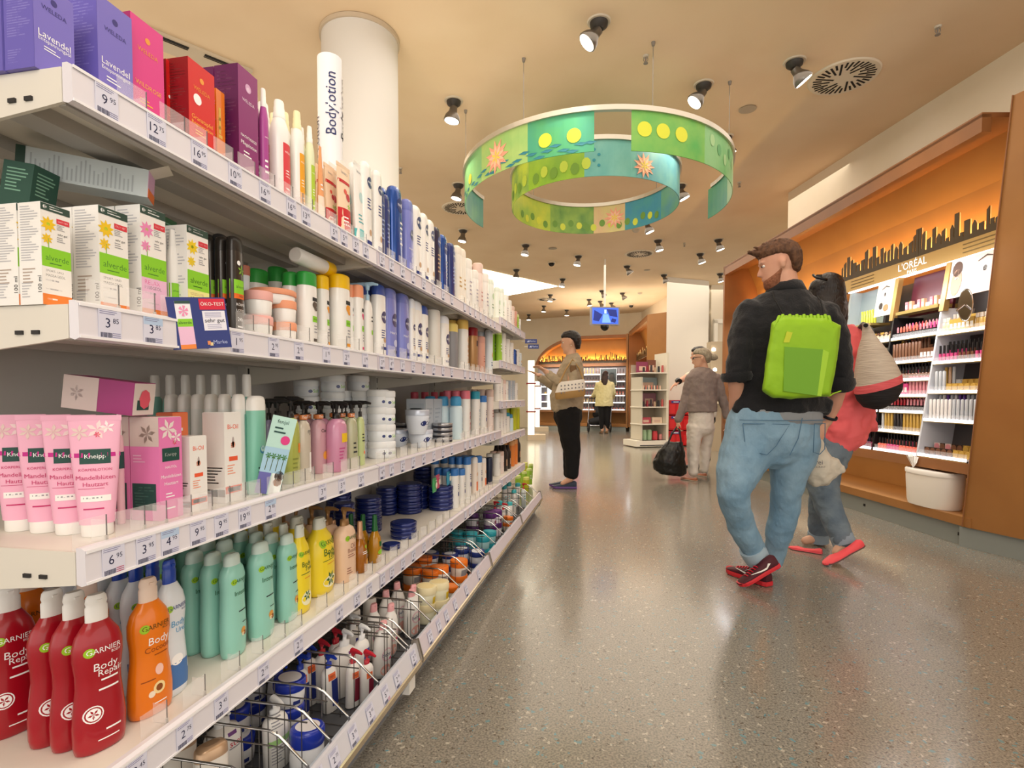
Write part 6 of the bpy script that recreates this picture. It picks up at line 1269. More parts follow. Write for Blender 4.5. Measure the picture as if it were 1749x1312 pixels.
# ---- white stand with shelves
ws = atd(1108, 700, 10.6); st = empty('display_stand', (ws.x, ws.y, 0), YAW + .25); tag(st, 'white promotion stand with four shelves of make-up, beside the red crates', 'display stand')
WST = m_('ece6da', .45)
mb = MB(); mb.box((-.42, -.3, .02), (.3, .25, .13), WST); mb.box((-.34, -.302, .03), (.2, -.3, .05), BLKP); mb.build('base', st)
mb = MB(); mb.box((.24, -.25, .13), (.29, .22, 1.82), m_('e2dccb', .5)); mb.build('side_panel', st); mb = MB(); mb.box((-.28, -.22, .13), (-.25, .22, 1.35), m_('cfc8b8', .5)); mb.build('side_panel', st)
mb = MB(); mb.box((-.28, .2, .13), (.25, .22, 1.6), m_('b7ab98', .6)); mb.build('back_panel', st)
for z in (.13, .45, .78, 1.11, 1.44): mb = MB(); mb.box((-.3, -.26, z - .02), (.26, .2, z), WST); mb.build('shelf', st)
def stand_item(x, z, w_, h, col, nm, lab, cat, y=-.1):
    mb = MB(); c, s = math.cos(YAW + .25), math.sin(YAW + .25)
    if nm in ('jar', 'bottle'): mb.lathe([(0, w_ / 2), (h * .75, w_ / 2), (h * .8, w_ * .45), (h, w_ * .45)], m_(col, .4), 14)
    else: mb.box((-w_ / 2, -.02, 0), (w_ / 2, .02, h), m_(col, .45)); mb.box((-w_ * .3, -.0205, h * .2), (w_ * .3, -.02, h * .6), m_('d8b8a8', .5))
    o = mb.build({'jar': 'cream_jar', 'bottle': 'lotion_bottle', 'box': 'carton'}.get(nm, nm), None, (ws.x + c * x - s * y, ws.y + s * x + c * y, z + .0005), YAW + .25); tag(o, lab, cat, 'goods on the white stand'); return o
it = [(-.1, 1.44, .24, .22, '8a3a5a', 'box', 'wine red picture card at the top of the white stand', 'card', .1), (.1, 1.44, .18, .26, '7a4a3a', 'box', 'portrait card on the top shelf of the white stand', 'card', .1), (.02, 1.11, .4, .24, '8fa0a8', 'box', 'grey blue portrait card on the second shelf of the white stand', 'card', .1), (.05, .78, .3, .26, '9a6a7a', 'box', 'dusky pink portrait card on the middle shelf of the stand', 'card', .1),
      (-.12, .45, .2, .12, 'b8485a', 'box', 'red patterned carton on the second lowest shelf of the stand', 'box'), (.12, .45, .22, .12, 'e8d2bc', 'box', 'cream carton on the second lowest shelf of the stand', 'box'), (-.15, .13, .1, .2, 'a8c8a0', 'jar', 'green topped jar at the bottom of the stand, left', 'jar'), (-.04, .13, .1, .2, 'a8c8a0', 'jar', 'green topped jar at the bottom of the stand, right', 'jar'), (.08, .13, .11, .17, 'd8404a', 'jar', 'red jar at the bottom of the white stand', 'jar'), (.2, .13, .07, .11, 'e89a9a', 'jar', 'small pink jar at the bottom of the stand', 'jar')]
for a in it: stand_item(*a[:8], *(a[8:] or ()))
for zz, nm_ in ((1.44, 'top'), (.78, 'middle')):
    for k in range(6): stand_item(-.2 + k * .08, zz, .045, .1 + .02 * (k % 3), ['2a2426', '8a2030', '3a3034', 'b89a80', '2a2a30', 'c05a5a'][k], 'bottle', f'{["black", "dark red", "charcoal", "beige", "blue black", "rose"][k]} little bottle on the {nm_} shelf of the white stand', 'bottle', -.16)
for k in range(7): stand_item(-.22 + k * .06, 1.11, .03, .08, ['e8c8b0', 'c87a6a'][k % 2], 'bottle', f'{ORD[k]} of the small lipstick testers on the second shelf of the stand', 'lipstick', -.18)
# ---- red crates
rcp = atd(1155, 700, 10.72)
def crate():
    root = empty('plastic_crate'); CR = m_('c8161c', .35); w_, d_, h = .22, .2, .3
    mb = MB(); mb.box((-w_, -d_, 0), (w_, d_, .02), CR)
    for a, b in (((-w_, -d_, 0), (w_, -d_ + .015, h)), ((-w_, d_ - .015, 0), (w_, d_, h)), ((-w_, -d_, 0), (-w_ + .015, d_, h)), ((w_ - .015, -d_, 0), (w_, d_, h))): mb.box(a, b, CR)
    mb.box((-w_ - .008, -d_ - .008, h - .03), (w_ + .008, -d_, h), CR)
    for k in range(-1, 2): mb.box((k * .14 - .05, -d_ - .006, .05), (k * .14 + .05, -d_, .22), m_('d8262a', .35))
    part(mb.build('body', root), root)
    mb = MB(); mb.box((-.16, -d_ - .012, .245), (.02, -d_ - .008, .29), m_('3a3a8a', .4)); mb.box((-.12, -d_ - .013, .26), (-.02, -d_ - .012, .275), WHITE); part(mb.build('blue_label', root), root)
    return root
c0 = crate(); names = ['bottom', 'middle', 'top']
for j, (dx, dy) in enumerate(((0, 0), (.47, .0))):
    for k in range(3):
        o = c0 if (j == 0 and k == 0) else dup(c0)
        o.location = (rcp.x + dx * math.cos(YAW), rcp.y + dy + dx * math.sin(YAW), .301 * k); o.rotation_euler.z = YAW
        tag(o, f'red plastic crate, {names[k]} of the stack ' + ('beside the white stand' if j == 0 else 'behind the grey haired woman'), 'crate', 'red plastic crates')
# ---- tan stand right of the pier, lit posts, signs
p = atd(1222, 700, 9.6); o = empty('display_stand', (p.x, p.y, 0), YAW); tag(o, 'tan make-up stand with bright mirror bulbs, right of the grey haired woman', 'display stand')
mb = MB(); mb.box((-.1, -.02, 0), (.14, .2, 1.95), m_('b7a890', .5)); mb.build('body', o); mb = MB(); mb.box((-.16, -.16, .85), (.14, 0, .88), m_('e8ddc8', .4)); mb.box((-.12, -.14, .95), (.12, -.02, 1.25), m_('c08a6a', .4)); mb.build('tray', o)
mb = MB(); mb.lathe([(0, .03), (.02, .034), (.045, .03), (.06, .01)], m_('fff2dd', .3, emit=4), 12, c=(-.06, -.04, 1.78)); mb.lathe([(0, .03), (.02, .034), (.045, .03), (.06, .01)], m_('fff2dd', .3, emit=4), 12, c=(-.08, -.16, 1.42)); mb.build('bulb', o)
for px, base, zt, w_, lab in ((907.5, 752, 1.78, .14, 'glowing white upright panel behind the end of the long shelving, nearer one'), (918, 737, 1.40, .12, 'glowing white upright panel farther back, lower one')):
    q = onz(px, base); r0 = empty('light_post', (q.x, q.y, 0), YAW); tag(r0, lab, 'light panel')
    mb = MB(); mb.box((-w_ / 2, 0, .12), (w_ / 2, .3, zt), m_('fff4dc', .4, emit=1.1)); mb.build('panel', r0)
    mb = MB(); mb.box((-w_ / 2 - .01, -.02, 0), (w_ / 2 + .25, .32, .12), m_('c9b8a0', .5)); mb.build('base', r0)
    mb = MB()
    for z in (.62, 1.25): mb.box((-w_ / 2 - .04, -.01, z), (w_ / 2 + .03, .3, z + .03), m_('7a1c24', .4))
    mb.build('red_rail', r0)
for i, (px, py, w_, lab) in enumerate(((907, 583, .1, 'small dark blue flag sign reading Marke, upper one at the shelf end'), (911, 592, .09, 'small dark blue flag sign reading Marke, lower one at the shelf end'))):
    p = onx(px, py, -.72 if i == 0 else -.70); mb = MB(); mb.box((-w_ / 2, 0, -.018), (w_ / 2, .003, .018), m_('27357c', .4))
    put_text(mb, 'Marke', lambda s, t: (s, -.0008, t), .012, 0, .02, m_('c9d4f0', .5), width=.05); mb.add([(-.035, -.0008, -.008), (-.012, -.0008, -.008), (-.02, -.0008, .008), (-.028, -.0008, .003)], [(0, 1, 2, 3)], m_('c9d4f0', .5))
    mb.box((-w_ / 2 - .03, 0, -.002), (-w_ / 2, .003, .002), WHITE); o = mb.build('flag_sign', None, p, YAW); tag(o, lab, 'sign', 'blue flag signs')
# labels of the cosmetics: number those that look alike along their shelf
for d, L_ in COSN.items():
    if len(L_) > 1:
        L_.sort(key=lambda o: o.location.length)
        for i, o in enumerate(L_):
            o['label'] = (d.replace(', ', f', {ORD[i] if i < len(ORD) else "next"} nearest in ', 1).replace(' in in ', ' in ').replace(' from bottom', ' up'))
for o in C.objects:
    if o.get('label') and len(o['label'].split()) > 16: print('LONG', o['label'])
# ================================================================ PEOPLE
SKIN = noisy('d8a58a', 'cf9880', 9, .5, key='skin'); SKIN2 = noisy('dcae92', 'd3a288', 9, .5, key='skin2')
FWD = Vector((-math.sin(YAW), math.cos(YAW), 0)); RGT = Vector((math.cos(YAW), math.sin(YAW), 0)); UPV = Vector((0, 0, 1))
def limb(mb, rows, m, side=None, n=18, cap=True):
    """rows: (point, half width, half depth); side = direction of the width"""
    pts = [Vector(r[0]) for r in rows]; rings = []
    for i, p in enumerate(pts):
        d = (pts[min(i + 1, len(pts) - 1)] - pts[max(i - 1, 0)]).normalized()
        s = Vector(side if side is not None else RGT); s = (s - d * s.dot(d)).normalized(); t = d.cross(s).normalized()
        a, b = rows[i][1], rows[i][2] if len(rows[i]) > 2 else rows[i][1]
        rings.append([p + s * a * math.cos(q) + t * b * math.sin(q) for q in [2 * math.pi * j / n for j in range(n)]])
    # rounded ends
    def dome(r, p, d, k):
        out = []
        for f, e in ((.8, .55), (.35, .9)):
            out.append([p + (q - p) * f + d * e * k for q in r])
        return out
    if cap:
        d0 = (pts[0] - pts[1]).normalized(); d1 = (pts[-1] - pts[-2]).normalized()
        k0 = min(rows[0][1], rows[0][-1]) * .8; k1 = min(rows[-1][1], rows[-1][-1]) * .8
        rings = dome(rings[0], pts[0], d0, k0)[::-1] + rings + dome(rings[-1], pts[-1], d1, k1)
    mb.loft(rings, m, True, True)
def fuse(mb, name, parent, m, voxel=.008, smooth=4, disp=0, dscale=.08, extra_mat=None):
    me = bpy.data.meshes.new('t'); me.from_pydata(mb.v, [], mb.f); me.update(); o = bpy.data.objects.new('t', me); C.objects.link(o)
    bm_fix = o.modifiers.new('r', 'REMESH'); bm_fix.mode = 'VOXEL'; bm_fix.voxel_size = voxel
    s = o.modifiers.new('s', 'SMOOTH'); s.factor = .6; s.iterations = smooth
    if disp:
        tx = bpy.data.textures.new('folds', 'CLOUDS'); tx.noise_scale = dscale; tx.noise_depth = 2
        d = o.modifiers.new('d', 'DISPLACE'); d.texture = tx; d.strength = disp; d.mid_level = .5; d.texture_coords = 'LOCAL'
    dg = bpy.context.evaluated_depsgraph_get(); nm = bpy.data.meshes.new_from_object(o.evaluated_get(dg))
    bpy.data.objects.remove(o); nm.name = name
    nm.materials.clear(); nm.materials.append(m); nm.polygons.foreach_set('use_smooth', [True] * len(nm.polygons)); nm.polygons.foreach_set('material_index', [0] * len(nm.polygons)); nm.update()
    if parent is not None:
        iv = Vector(parent.location)
        nm.transform(Matrix.Translation(-iv))
    o = bpy.data.objects.new(name, nm); C.objects.link(o); o.parent = parent
    return o
def loc_build(mb, name, parent):
    iv = Vector(parent.location); mb.v = [tuple(Vector(p) - iv) for p in mb.v]; return mb.build(name, parent)
def headshape(mb, c, face, h=.235, tilt=0.0, roll=0.0, m=None, hair=False, beard=False):
    """skull, jaw, nose, lips, brow and ears around centre c; returns the frame function"""
    face = Vector(face).normalized(); up = UPV.copy(); left = up.cross(face).normalized()
    f2 = (face * math.cos(tilt) - up * math.sin(tilt)).normalized(); u2 = left.cross(f2).normalized() * -1; u2 = f2.cross(left).normalized(); u2 = u2 if u2.z > 0 else -u2
    k = h / .235
    P = lambda x, y, z: Vector(c) + (f2 * x + left * y + u2 * z) * k
    if mb is None: return P
    secs = [(-.118, .028, .048, .028), (-.105, .0, .076, .040), (-.085, -.02, .086, .052), (-.055, -.05, .090, .060), (-.025, -.078, .092, .068), (.005, -.092, .090, .073), (.035, -.098, .092, .075), (.065, -.092, .082, .070), (.09, -.07, .058, .055), (.107, -.04, .028, .030)]
    rings = []
    for z, xb, xf, y in secs:
        cx = (xb + xf) / 2; rx = (xf - xb) / 2
        rings.append([P(cx + rx * math.cos(a), y * math.sin(a) * (1 - .12 * max(0, math.cos(a))), z) for a in [2 * math.pi * j / 20 for j in range(20)]])
    mb.loft(rings, m, True, True)
    mb.loft([[P(.085 + x, y, z) for x, y in ((0, .009), (.006, 0), (0, -.009), (-.02, 0))] for z, x in ((.02, 0),)] + [[P(.092 + q, y, z) for y, q in ((w_, 0), (0, d_), (-w_, 0), (0, -.03))] for z, w_, d_ in ((.0, .009, .010), (-.02, .013, .022), (-.03, .016, .026), (-.036, .012, .012))], m)
    limb(mb, [(P(.084, -.02, -.056), .006, .006), (P(.092, 0, -.055), .008, .008), (P(.084, .02, -.056), .006, .006)], m, n=8)
    limb(mb, [(P(.075, 0, -.098), .02, .018), (P(.078, 0, -.088), .02, .014)], m, n=10)
    for s in (-1, 1):
        limb(mb, [(P(.08, s * .045, .028), .006, .006), (P(.09, s * .015, .026), .007, .006)], m, n=8)
        limb(mb, [(P(-.012, s * .074, .018), .014, .006), (P(-.008, s * .081, -.004), .018, .007), (P(-.004, s * .075, -.03), .010, .006)], m, side=f2, n=10)
    return P
def eyes(P, parent, k=1.0):
    for s in (-1, 1):
        mb = MB(); mb.lathe([(-.009, .002), (-.005, .0085), (0, .0105), (.005, .0085), (.009, .002)], m_('f0ece6', .3), 12); c = P(.0715, s * .031, .008)
        mb.v = [tuple(c + Vector(v)) for v in mb.v]; q = P(.0838, s * .031, .008)
        mb.add([q + Vector((.005 * math.cos(a), .005 * math.sin(a) * .3, .005 * math.sin(a))) for a in [i * math.pi / 4 for i in range(8)]], [tuple(range(8))], m_('30241c', .3)); loc_build(mb, 'eye', parent)
def handshape(mb, wrist, d, palm, m, k=1.0, curl=.5, thumb=1, spread=.012):
    """palm and five fingers; d = direction of the hand, palm = direction the palm faces"""
    d = Vector(d).normalized(); n = Vector(palm); n = (n - d * n.dot(d)).normalized(); s = d.cross(n).normalized()
    W = lambda a, b, c_: Vector(wrist) + (d * a + s * b + n * c_) * k
    limb(mb, [(W(-.03, 0, 0), .026 * k, .02 * k), (W(.01, 0, 0), .03 * k, .018 * k), (W(.05, 0, .002), .041 * k, .016 * k), (W(.088, 0, .003), .04 * k, .013 * k)], m, side=s, n=14)
    for i, (b, L) in enumerate(((-.03, .062), (-.01, .078), (.011, .084), (.031, .074))):
        b2 = b + (b * spread * 8)
        pts = [W(.08, b, .002)]; ang = curl * .5; p = pts[0]
        for q, ln in enumerate((.42, .33, .27)):
            ang2 = ang * (q + 1); stp = (d * math.cos(ang2) + n * math.sin(ang2) + s * (b2 - b) * 3) * L * ln * 1.25 * k; p = p + stp; pts.append(p)
        limb(mb, [(pts[0], .0095 * k, .0095 * k), (pts[1], .0088 * k, .0088 * k), (pts[2], .0082 * k, .008 * k), (pts[3], .0068 * k, .0065 * k)], m, side=s, n=8)
    t = thumb; pts = [W(.012, .026 * t, .006), W(.04, .052 * t, .018), W(.065, .06 * t, .03), W(.088, .056 * t, .04)]
    limb(mb, [(pts[0], .014 * k, .013 * k), (pts[1], .012 * k, .011 * k), (pts[2], .0105 * k, .0095 * k), (pts[3], .008 * k, .0075 * k)], m, side=s, n=8)
def shoe(parent, heel, toe, upper, sole, L=.29, lift=0.0, name='shoe', flat=False, swoosh=False, trim=None):
    """heel and toe are the points of the sole; a full shoe with sole, upper, collar, laces"""
    heel, toe = Vector(heel), Vector(toe); d = (toe - heel).normalized(); s = d.cross(UPV).normalized(); u = s.cross(d).normalized()
    k = (toe - heel).length / .29
    P = lambda x, y, z: heel + (d * x + s * y + u * z) * k
    prof = [(0, .026, .0, .075), (.02, .036, 0, .09), (.07, .037, 0, .085), (.11, .037, 0, .072), (.16, .043, 0, .058), (.21, .048, 0, .046), (.25, .044, 0, .036), (.275, .032, .004, .03), (.289, .014, .008, .022)]
    if flat: prof = [(x, w_ * .84, b, h * (.55 if x < .05 else .4 if x < .2 else .72)) for x, w_, b, h in prof]
    th = .008 if flat else .024
    mb = MB(); rings = []
    for x, w_, b, h in prof:
        rings.append([P(x, w_ * .96 * math.cos(a), th + max(0, (h - th)) * max(0, math.sin(a)) ** (.75) if math.sin(a) > 0 else th - .004) for a in [2 * math.pi * j / 18 for j in range(18)]])
    mb.loft(rings, upper, True, True)
    if swoosh:
        for sg in (-1, 1):
            pts = [(.05, .055), (.09, .033), (.13, .036), (.19, .052), (.20, .056), (.12, .044), (.085, .045), (.065, .062)]
            mb.add([P(x, sg * (interp([(q[0], q[1]) for q in prof], x, 1) * .96 * max(.2, 1 - ((z - th) / .09) ** 2.2) + .0025), z) for x, z in pts], [tuple(range(8))], WHITE)
        for q in range(5):
            x = .13 + q * .02; mb.tube([P(x, -.02, interp([(r_[0], r_[3]) for r_ in prof], x, 1) * .96), P(x + .006, 0, interp([(r_[0], r_[3]) for r_ in prof], x, 1) + .004), P(x + .012, .02, interp([(r_[0], r_[3]) for r_ in prof], x, 1) * .95)], .0035 * k, m_('e0203a', .5), 5)
    o = loc_build(mb, name, parent)
    mb = MB(); rings = []
    for x, w_, b, h in prof:
        a_ = [(-w_, b), (w_, b), (w_ * 1.02, b + th * .6), (w_ * .97, b + th), (-w_ * .97, b + th), (-w_ * 1.02, b + th * .6)]
        rings.append([P(x - .003, y, z) for y, z in a_])
    mb.loft(rings, sole, True, False)
    ob = loc_build(mb, 'sole', parent); ob.parent = o; ob.location = (0, 0, 0)
    return o
def person(loc, label, group=None):
    r_ = empty('person', (loc.x, loc.y, 0)); tag(r_, label, 'person', group); return r_

# ---------------------------------------------------------------- man with the lime backpack
DM = 2.75; PX = DM / 920
def A(px, py, dd=0.0): return atd(px, py, DM + dd)
man = person(A(1315, 1000), 'man walking away in black jacket and light blue jeans, lime backpack on his back')
JEAN = noisy('6f93ad', '8aaac0', 7, .8, 4, bump=.5, bscale=60, key='jean', stretch=(1, 1, .6)); JACK = noisy('0b0c11', '111218', 12, .85, bump=.3, bscale=120, key='jack', sheen=.2); GREYT = m_('8f9296', .8)
face = (-RGT * .93 + FWD * .36)
mb = MB(); hc = A(1331, 452, .0)
P = headshape(mb, hc, face, .232, R(14), m=SKIN)
limb(mb, [(A(1342, 505, .02), .075, .07), (A(1341, 488, .0), .064, .066), (A(1338, 470, .0), .06, .066)], SKIN)
limb(mb, [(A(1330, 700, 0), .17, .11), (A(1333, 640, 0), .16, .10), (A(1338, 580, 0), .19, .11), (A(1342, 530, 0), .16, .09)], SKIN)       # torso under the clothes
limb(mb, [(A(1276, 540, .0), .04), (A(1260, 600, -.03), .042), (A(1257, 645, -.04), .043), (A(1259, 672, -.01), .040, .038), (A(1255, 700, .03), .03, .028)], SKIN)
limb(mb, [(A(1408, 548, .0), .04), (A(1430, 600, .0), .042), (A(1436, 645, .0), .044), (A(1425, 690, .06), .036), (A(1411, 722, .1), .027)], SKIN)
handshape(mb, A(1410, 724, .1), (A(1396, 762, .1) - A(1410, 724, .1)), -RGT * .5 + FWD * .6, SKIN, .95, 1.5, -1)
handshape(mb, A(1255, 700, .03), (A(1262, 740, .06) - A(1255, 700, .03)), RGT, SKIN, .9, .3, 1)
for pts in (((1290, 735, 0), (1268, 800, -.02), (1252, 840, -.05), (1262, 880, .0), (1284, 945, .05)), ((1360, 735, .02), (1348, 800, .05), (1342, 840, .08), (1338, 880, .12), (1322, 960, .2))):
    limb(mb, [(A(*pts[0]), .09), (A(*pts[1]), .08), (A(*pts[2]), .055), (A(*pts[3]), .05), (A(*pts[4]), .035)], SKIN)
fuse(mb, 'body', man, SKIN, .0065, 3)
eyes(P, man)
# hair and beard
HAIRM = noisy('4a3020', '6a4830', 70, .75, 3, bump=.6, bscale=160, key='hairm', stretch=(1, 1, .4)); BEARD = noisy('7a4a32', '9a6448', 90, .8, bump=.4, bscale=200, key='beard')
mb = MB(); secs = [(-.06, -.085, -.045, .045), (-.035, -.098, -.035, .062), (-.005, -.108, -.03, .078), (.03, -.114, -.012, .083), (.05, -.113, .085, .083), (.075, -.106, .098, .078), (.1, -.085, .092, .064), (.118, -.06, .07, .04), (.125, -.03, .045, .02)]
rings = []
for z, xb, xf, y in secs:
    cx_ = (xb + xf) / 2; rx = (xf - xb) / 2; rings.append([P(cx_ + rx * math.cos(a), y * math.sin(a), z) for a in [2 * math.pi * j / 20 for j in range(20)]])
mb.loft(rings, HAIRM)
rr = random.Random(5)
for i in range(42):
    x, y = rr.uniform(-.08, .09), rr.uniform(-.05, .05); z = .112 - .5 * (x * x + y * y) * 4
    b_ = P(x, y, z - .02); tpp = P(x + .025 + (.02 if x > .04 else 0), y + rr.uniform(-.01, .01), z + rr.uniform(.008, .02)); limb(mb, [(b_, .008), ((b_ + tpp) / 2, .0065), (tpp, .003)], HAIRM, n=6)
fuse(mb, 'hair', man, HAIRM, .005, 1, .008, .012)
mb = MB(); rings = []
for z, x0_, x1_, y in ((-.118, .0, .075, .026), (-.11, -.0, .091, .043), (-.09, -.01, .097, .055), (-.065, -.02, .094, .0625), (-.035, -.02, .03, .0695), (-.01, -.015, .012, .0735)):
    cx_ = (x0_ + x1_) / 2; rx = (x1_ - x0_) / 2; rings.append([P(cx_ + rx * math.cos(a), y * math.sin(a) * (1 - .1 * max(0, math.cos(a))), z) for a in [2 * math.pi * j / 20 for j in range(20)]])
mb.loft(rings, BEARD); fuse(mb, 'beard', man, BEARD, .005, 1)
# jacket
mb = MB()
limb(mb, [(A(1331, 704, 0), .235, .145), (A(1331, 670, 0), .228, .14), (A(1334, 620, 0), .225, .14), (A(1338, 570, .0), .25, .145), (A(1341, 535, .01), .245, .13), (A(1342, 514, .01), .18, .105), (A(1342, 497, .01), .09, .085)], JACK, cap=False)
limb(mb, [(A(1284, 533, 0), .08, .09), (A(1270, 570, -.02), .07, .075), (A(1263, 620, -.04), .062, .068), (A(1261, 640, -.035), .064, .068)], JACK)
limb(mb, [(A(1402, 538, 0), .085, .09), (A(1424, 575, .0), .072, .075), (A(1433, 630, .0), .064, .07), (A(1433, 655, .01), .062, .066)], JACK)
limb(mb, [(A(1270, 690, -.03), .04, .03), (A(1262, 703, -.04), .035, .02)], JACK)
limb(mb, [(A(1398, 688, .0), .05, .1), (A(1402, 704, .0), .025, .08)], JACK)
fuse(mb, 'jacket', man, JACK, .008, 4, .022, .07)
mb = MB(); rings = []
for a in range(25):
    t = 2 * math.pi * a / 24; c0 = A(1342, 494, .01); px_ = lambda r_, z: c0 + RGT * (r_ * math.cos(t)) + FWD * (r_ * .95 * math.sin(t)) + UPV * z
    rings.append([px_(.07, .022 + .012 * math.sin(-t)), px_(.078, .024 + .012 * math.sin(-t)), px_(.098, -.012), px_(.09, -.018)])
mb.loft(rings, JACK, False, True); loc_build(mb, 'collar', man)
mb = MB()
for pts in (((1258, 636, -.037, .072), (1259, 650, -.035, .07)), ((1434, 646, .0, .069), (1433, 662, .01, .067))):
    (a, b, c_, r1), (d_, e, f_, r2) = pts; mb = MB(); limb(mb, [(A(a, b, c_), r1, r1), (A((a + d_) / 2, (b + e) / 2, c_), r1 + .006, r1 + .006), (A(d_, e, f_), r2, r2)], JACK, cap=False); loc_build(mb, 'rolled_cuff', man)
mb = MB(); limb(mb, [(A(1326, 716, 0), .225, .142), (A(1328, 700, 0), .222, .14), (A(1329, 690, 0), .21, .13)], GREYT); fuse(mb, 'shirt', man, GREYT, .009, 3, .008, .05)
# trousers
mb = MB()
limb(mb, [(A(1318, 765, .01), .225, .135), (A(1318, 740, .0), .235, .15), (A(1320, 715, .0), .228, .14), (A(1321, 706, .0), .22, .135)], JEAN)
limb(mb, [(A(1283, 745, .0), .125, .13), (A(1270, 785, -.02), .125, .12), (A(1258, 815, -.04), .102, .105), (A(1252, 842, -.05), .08, .09), (A(1257, 872, -.02), .07, .082), (A(1270, 905, .02), .066, .075), (A(1287, 940, .05), .056, .064), (A(1293, 953, .06), .052, .058)], JEAN)
limb(mb, [(A(1358, 745, .01), .115, .13), (A(1353, 785, .04), .11, .12), (A(1346, 815, .06), .088, .1), (A(1342, 842, .08), .073, .085), (A(1339, 872, .11), .07, .078), (A(1331, 910, .15), .066, .07), (A(1322, 948, .2), .052, .058), (A(1319, 962, .21), .05, .055)], JEAN)
o = fuse(mb, 'jeans', man, JEAN, .0075, 4, .022, .1)
mb = MB(); limb(mb, [(A(1283, 936, .04), .064, .068), (A(1289, 946, .05), .066, .07), (A(1294, 956, .06), .062, .066)], m_('a9c0cf', .8), cap=False); loc_build(mb, 'turned_cuff', man)
# seams and pockets of the jeans
mb = MB(); SEAMC = m_('4f7390', .8)
def onback(px, py, bulge=0.0): return A(px, py, 0) - FWD * (.145 * math.sqrt(max(.05, 1 - min(.95, abs(px - 1320) / 84) ** 2)) + .012 + bulge)
for pts in (((1254, 722), (1258, 765), (1287, 772), (1300, 758), (1322, 722), (1254, 722)), ((1366, 722), (1364, 768), (1378, 772), (1392, 764), (1393, 722), (1366, 722))):
    mb.tube([onback(*p) for p in pts], .0022, SEAMC, 5)
mb.tube([onback(1343, 712), onback(1336, 745), onback(1322, 772)], .0022, SEAMC, 5); mb.tube([onback(x, 716) for x in range(1250, 1396, 12)], .002, SEAMC, 5)
loc_build(mb, 'seams', man)
MAR = m_('4a0f1e', .6); RSOLE = m_('d02a34', .5)
shoe(man, A(1330, 966, -.02) + UPV * 0, onz(1262, 1003, .004), MAR, RSOLE, swoosh=True)
q0, q1 = onz(1328, 992, .004), onz(1300, 999, .004); q1 = q0 + (q1 - q0).normalized() * .05 + FWD * .26 - RGT * .06
shoe(man, onz(1314, 1001, .004) , onz(1314, 1001, .004) + FWD * .24 - RGT * .12, MAR, RSOLE, swoosh=True)
mb = MB(); wc = A(1417, 712, .085); n = 20; dd = (A(1411, 722, .1) - A(1425, 690, .06)).normalized(); s1 = dd.cross(RGT).normalized(); s2 = dd.cross(s1).normalized()
mb.loft([[wc + (s1 * math.cos(t) + s2 * math.sin(t)) * r_ + dd * z for t in [2 * math.pi * j / n for j in range(n)]] for r_, z in ((.037, -.008), (.04, 0), (.037, .008))], m_('1b1c24', .3), False); loc_build(mb, 'watch', man)
# ---- lime drawstring backpack
bp = empty('drawstring_backpack', A(1372, 610, -.2)); tag(bp, "lime green drawstring backpack with a dark outline of a book inside, on the man's back", 'backpack')
LIME = noisy('93c41c', '8aba18', 5, .6, bump=.3, bscale=14, key='lime'); LIM2 = m_('7fb832', .6)
mb = MB(); out = [(1337, 539), (1410, 543), (1437, 556), (1430, 618), (1418, 677), (1350, 682), (1318, 679), (1301, 668), (1310, 600), (1318, 551)]
def ringat(dd, sc_, jit=0):
    cxp, cyp = 1368, 612; pts = []
    for i in range(len(out)):
        a, b = out[i], out[(i + 1) % len(out)]
        for q in range(5):
            x, y = a[0] + (b[0] - a[0]) * q / 5, a[1] + (b[1] - a[1]) * q / 5
            pts.append(A(cxp + (x - cxp) * sc_, cyp + (y - cyp) * sc_, dd))
    return pts
mb.loft([ringat(-.185, .86), ringat(-.192, .95), ringat(-.21, 1.0), ringat(-.25, .985), ringat(-.268, .93), ringat(-.275, .8), ringat(-.278, .4)], LIME, True, True)
o = fuse(mb, 'pouch', bp, LIME, .006, 2, .008, .06)
mb = MB(); rr = random.Random(8)
for k in range(15):
    px = 1331 + k * 6.0; mb.tube([A(px, 541 - 2 * (k % 2), -.215), A(px + (px - 1372) * .1, 549 + 1.5 * (k % 3), -.262), A(px + (px - 1372) * .22, 560 + 6 * (k % 2), -.272)], [.009, .0065, .001], LIME, 6)
loc_build(mb, 'gathers', bp)
mb = MB(); mb.hexa([A(*p) for p in ((1338, 668, -.281), (1396, 676, -.281), (1396, 676, -.277), (1338, 668, -.277), (1340, 592, -.281), (1406, 597, -.281), (1406, 597, -.277), (1340, 592, -.277))], m_('6fa626', .6)); mb.hexa([A(*p) for p in ((1396, 676, -.281), (1403, 677, -.281), (1403, 677, -.277), (1396, 676, -.277), (1406, 597, -.281), (1416, 602, -.281), (1416, 602, -.277), (1406, 597, -.277))], m_('a2cf34', .6))
mb.hexa([A(*p) for p in ((1338, 585, -.28), (1348, 585, -.28), (1348, 585, -.277), (1338, 585, -.277), (1344, 566, -.28), (1354, 568, -.28), (1354, 568, -.277), (1344, 566, -.277))], m_('c0cc30', .6)); loc_build(mb, 'contents_outline', bp)
mb = MB(); CORD = m_('0d0d10', .7)
mb.tube([A(1340, 541, -.2), A(1331, 525, -.17), A(1322, 508, -.14), A(1320, 498, -.05)], .004, CORD, 6); loc_build(mb, 'cord', bp); mb = MB(); mb.tube([A(1408, 545, -.2), A(1406, 528, -.17), A(1402, 514, -.12), A(1396, 506, -.04)], .004, CORD, 6); loc_build(mb, 'cord', bp); mb = MB()
mb.tube([A(1416, 677, -.23), A(1424, 672, -.2), A(1436, 668, -.14)], .003, m_('9ccf28', .6), 6); loc_build(mb, 'cord', bp)
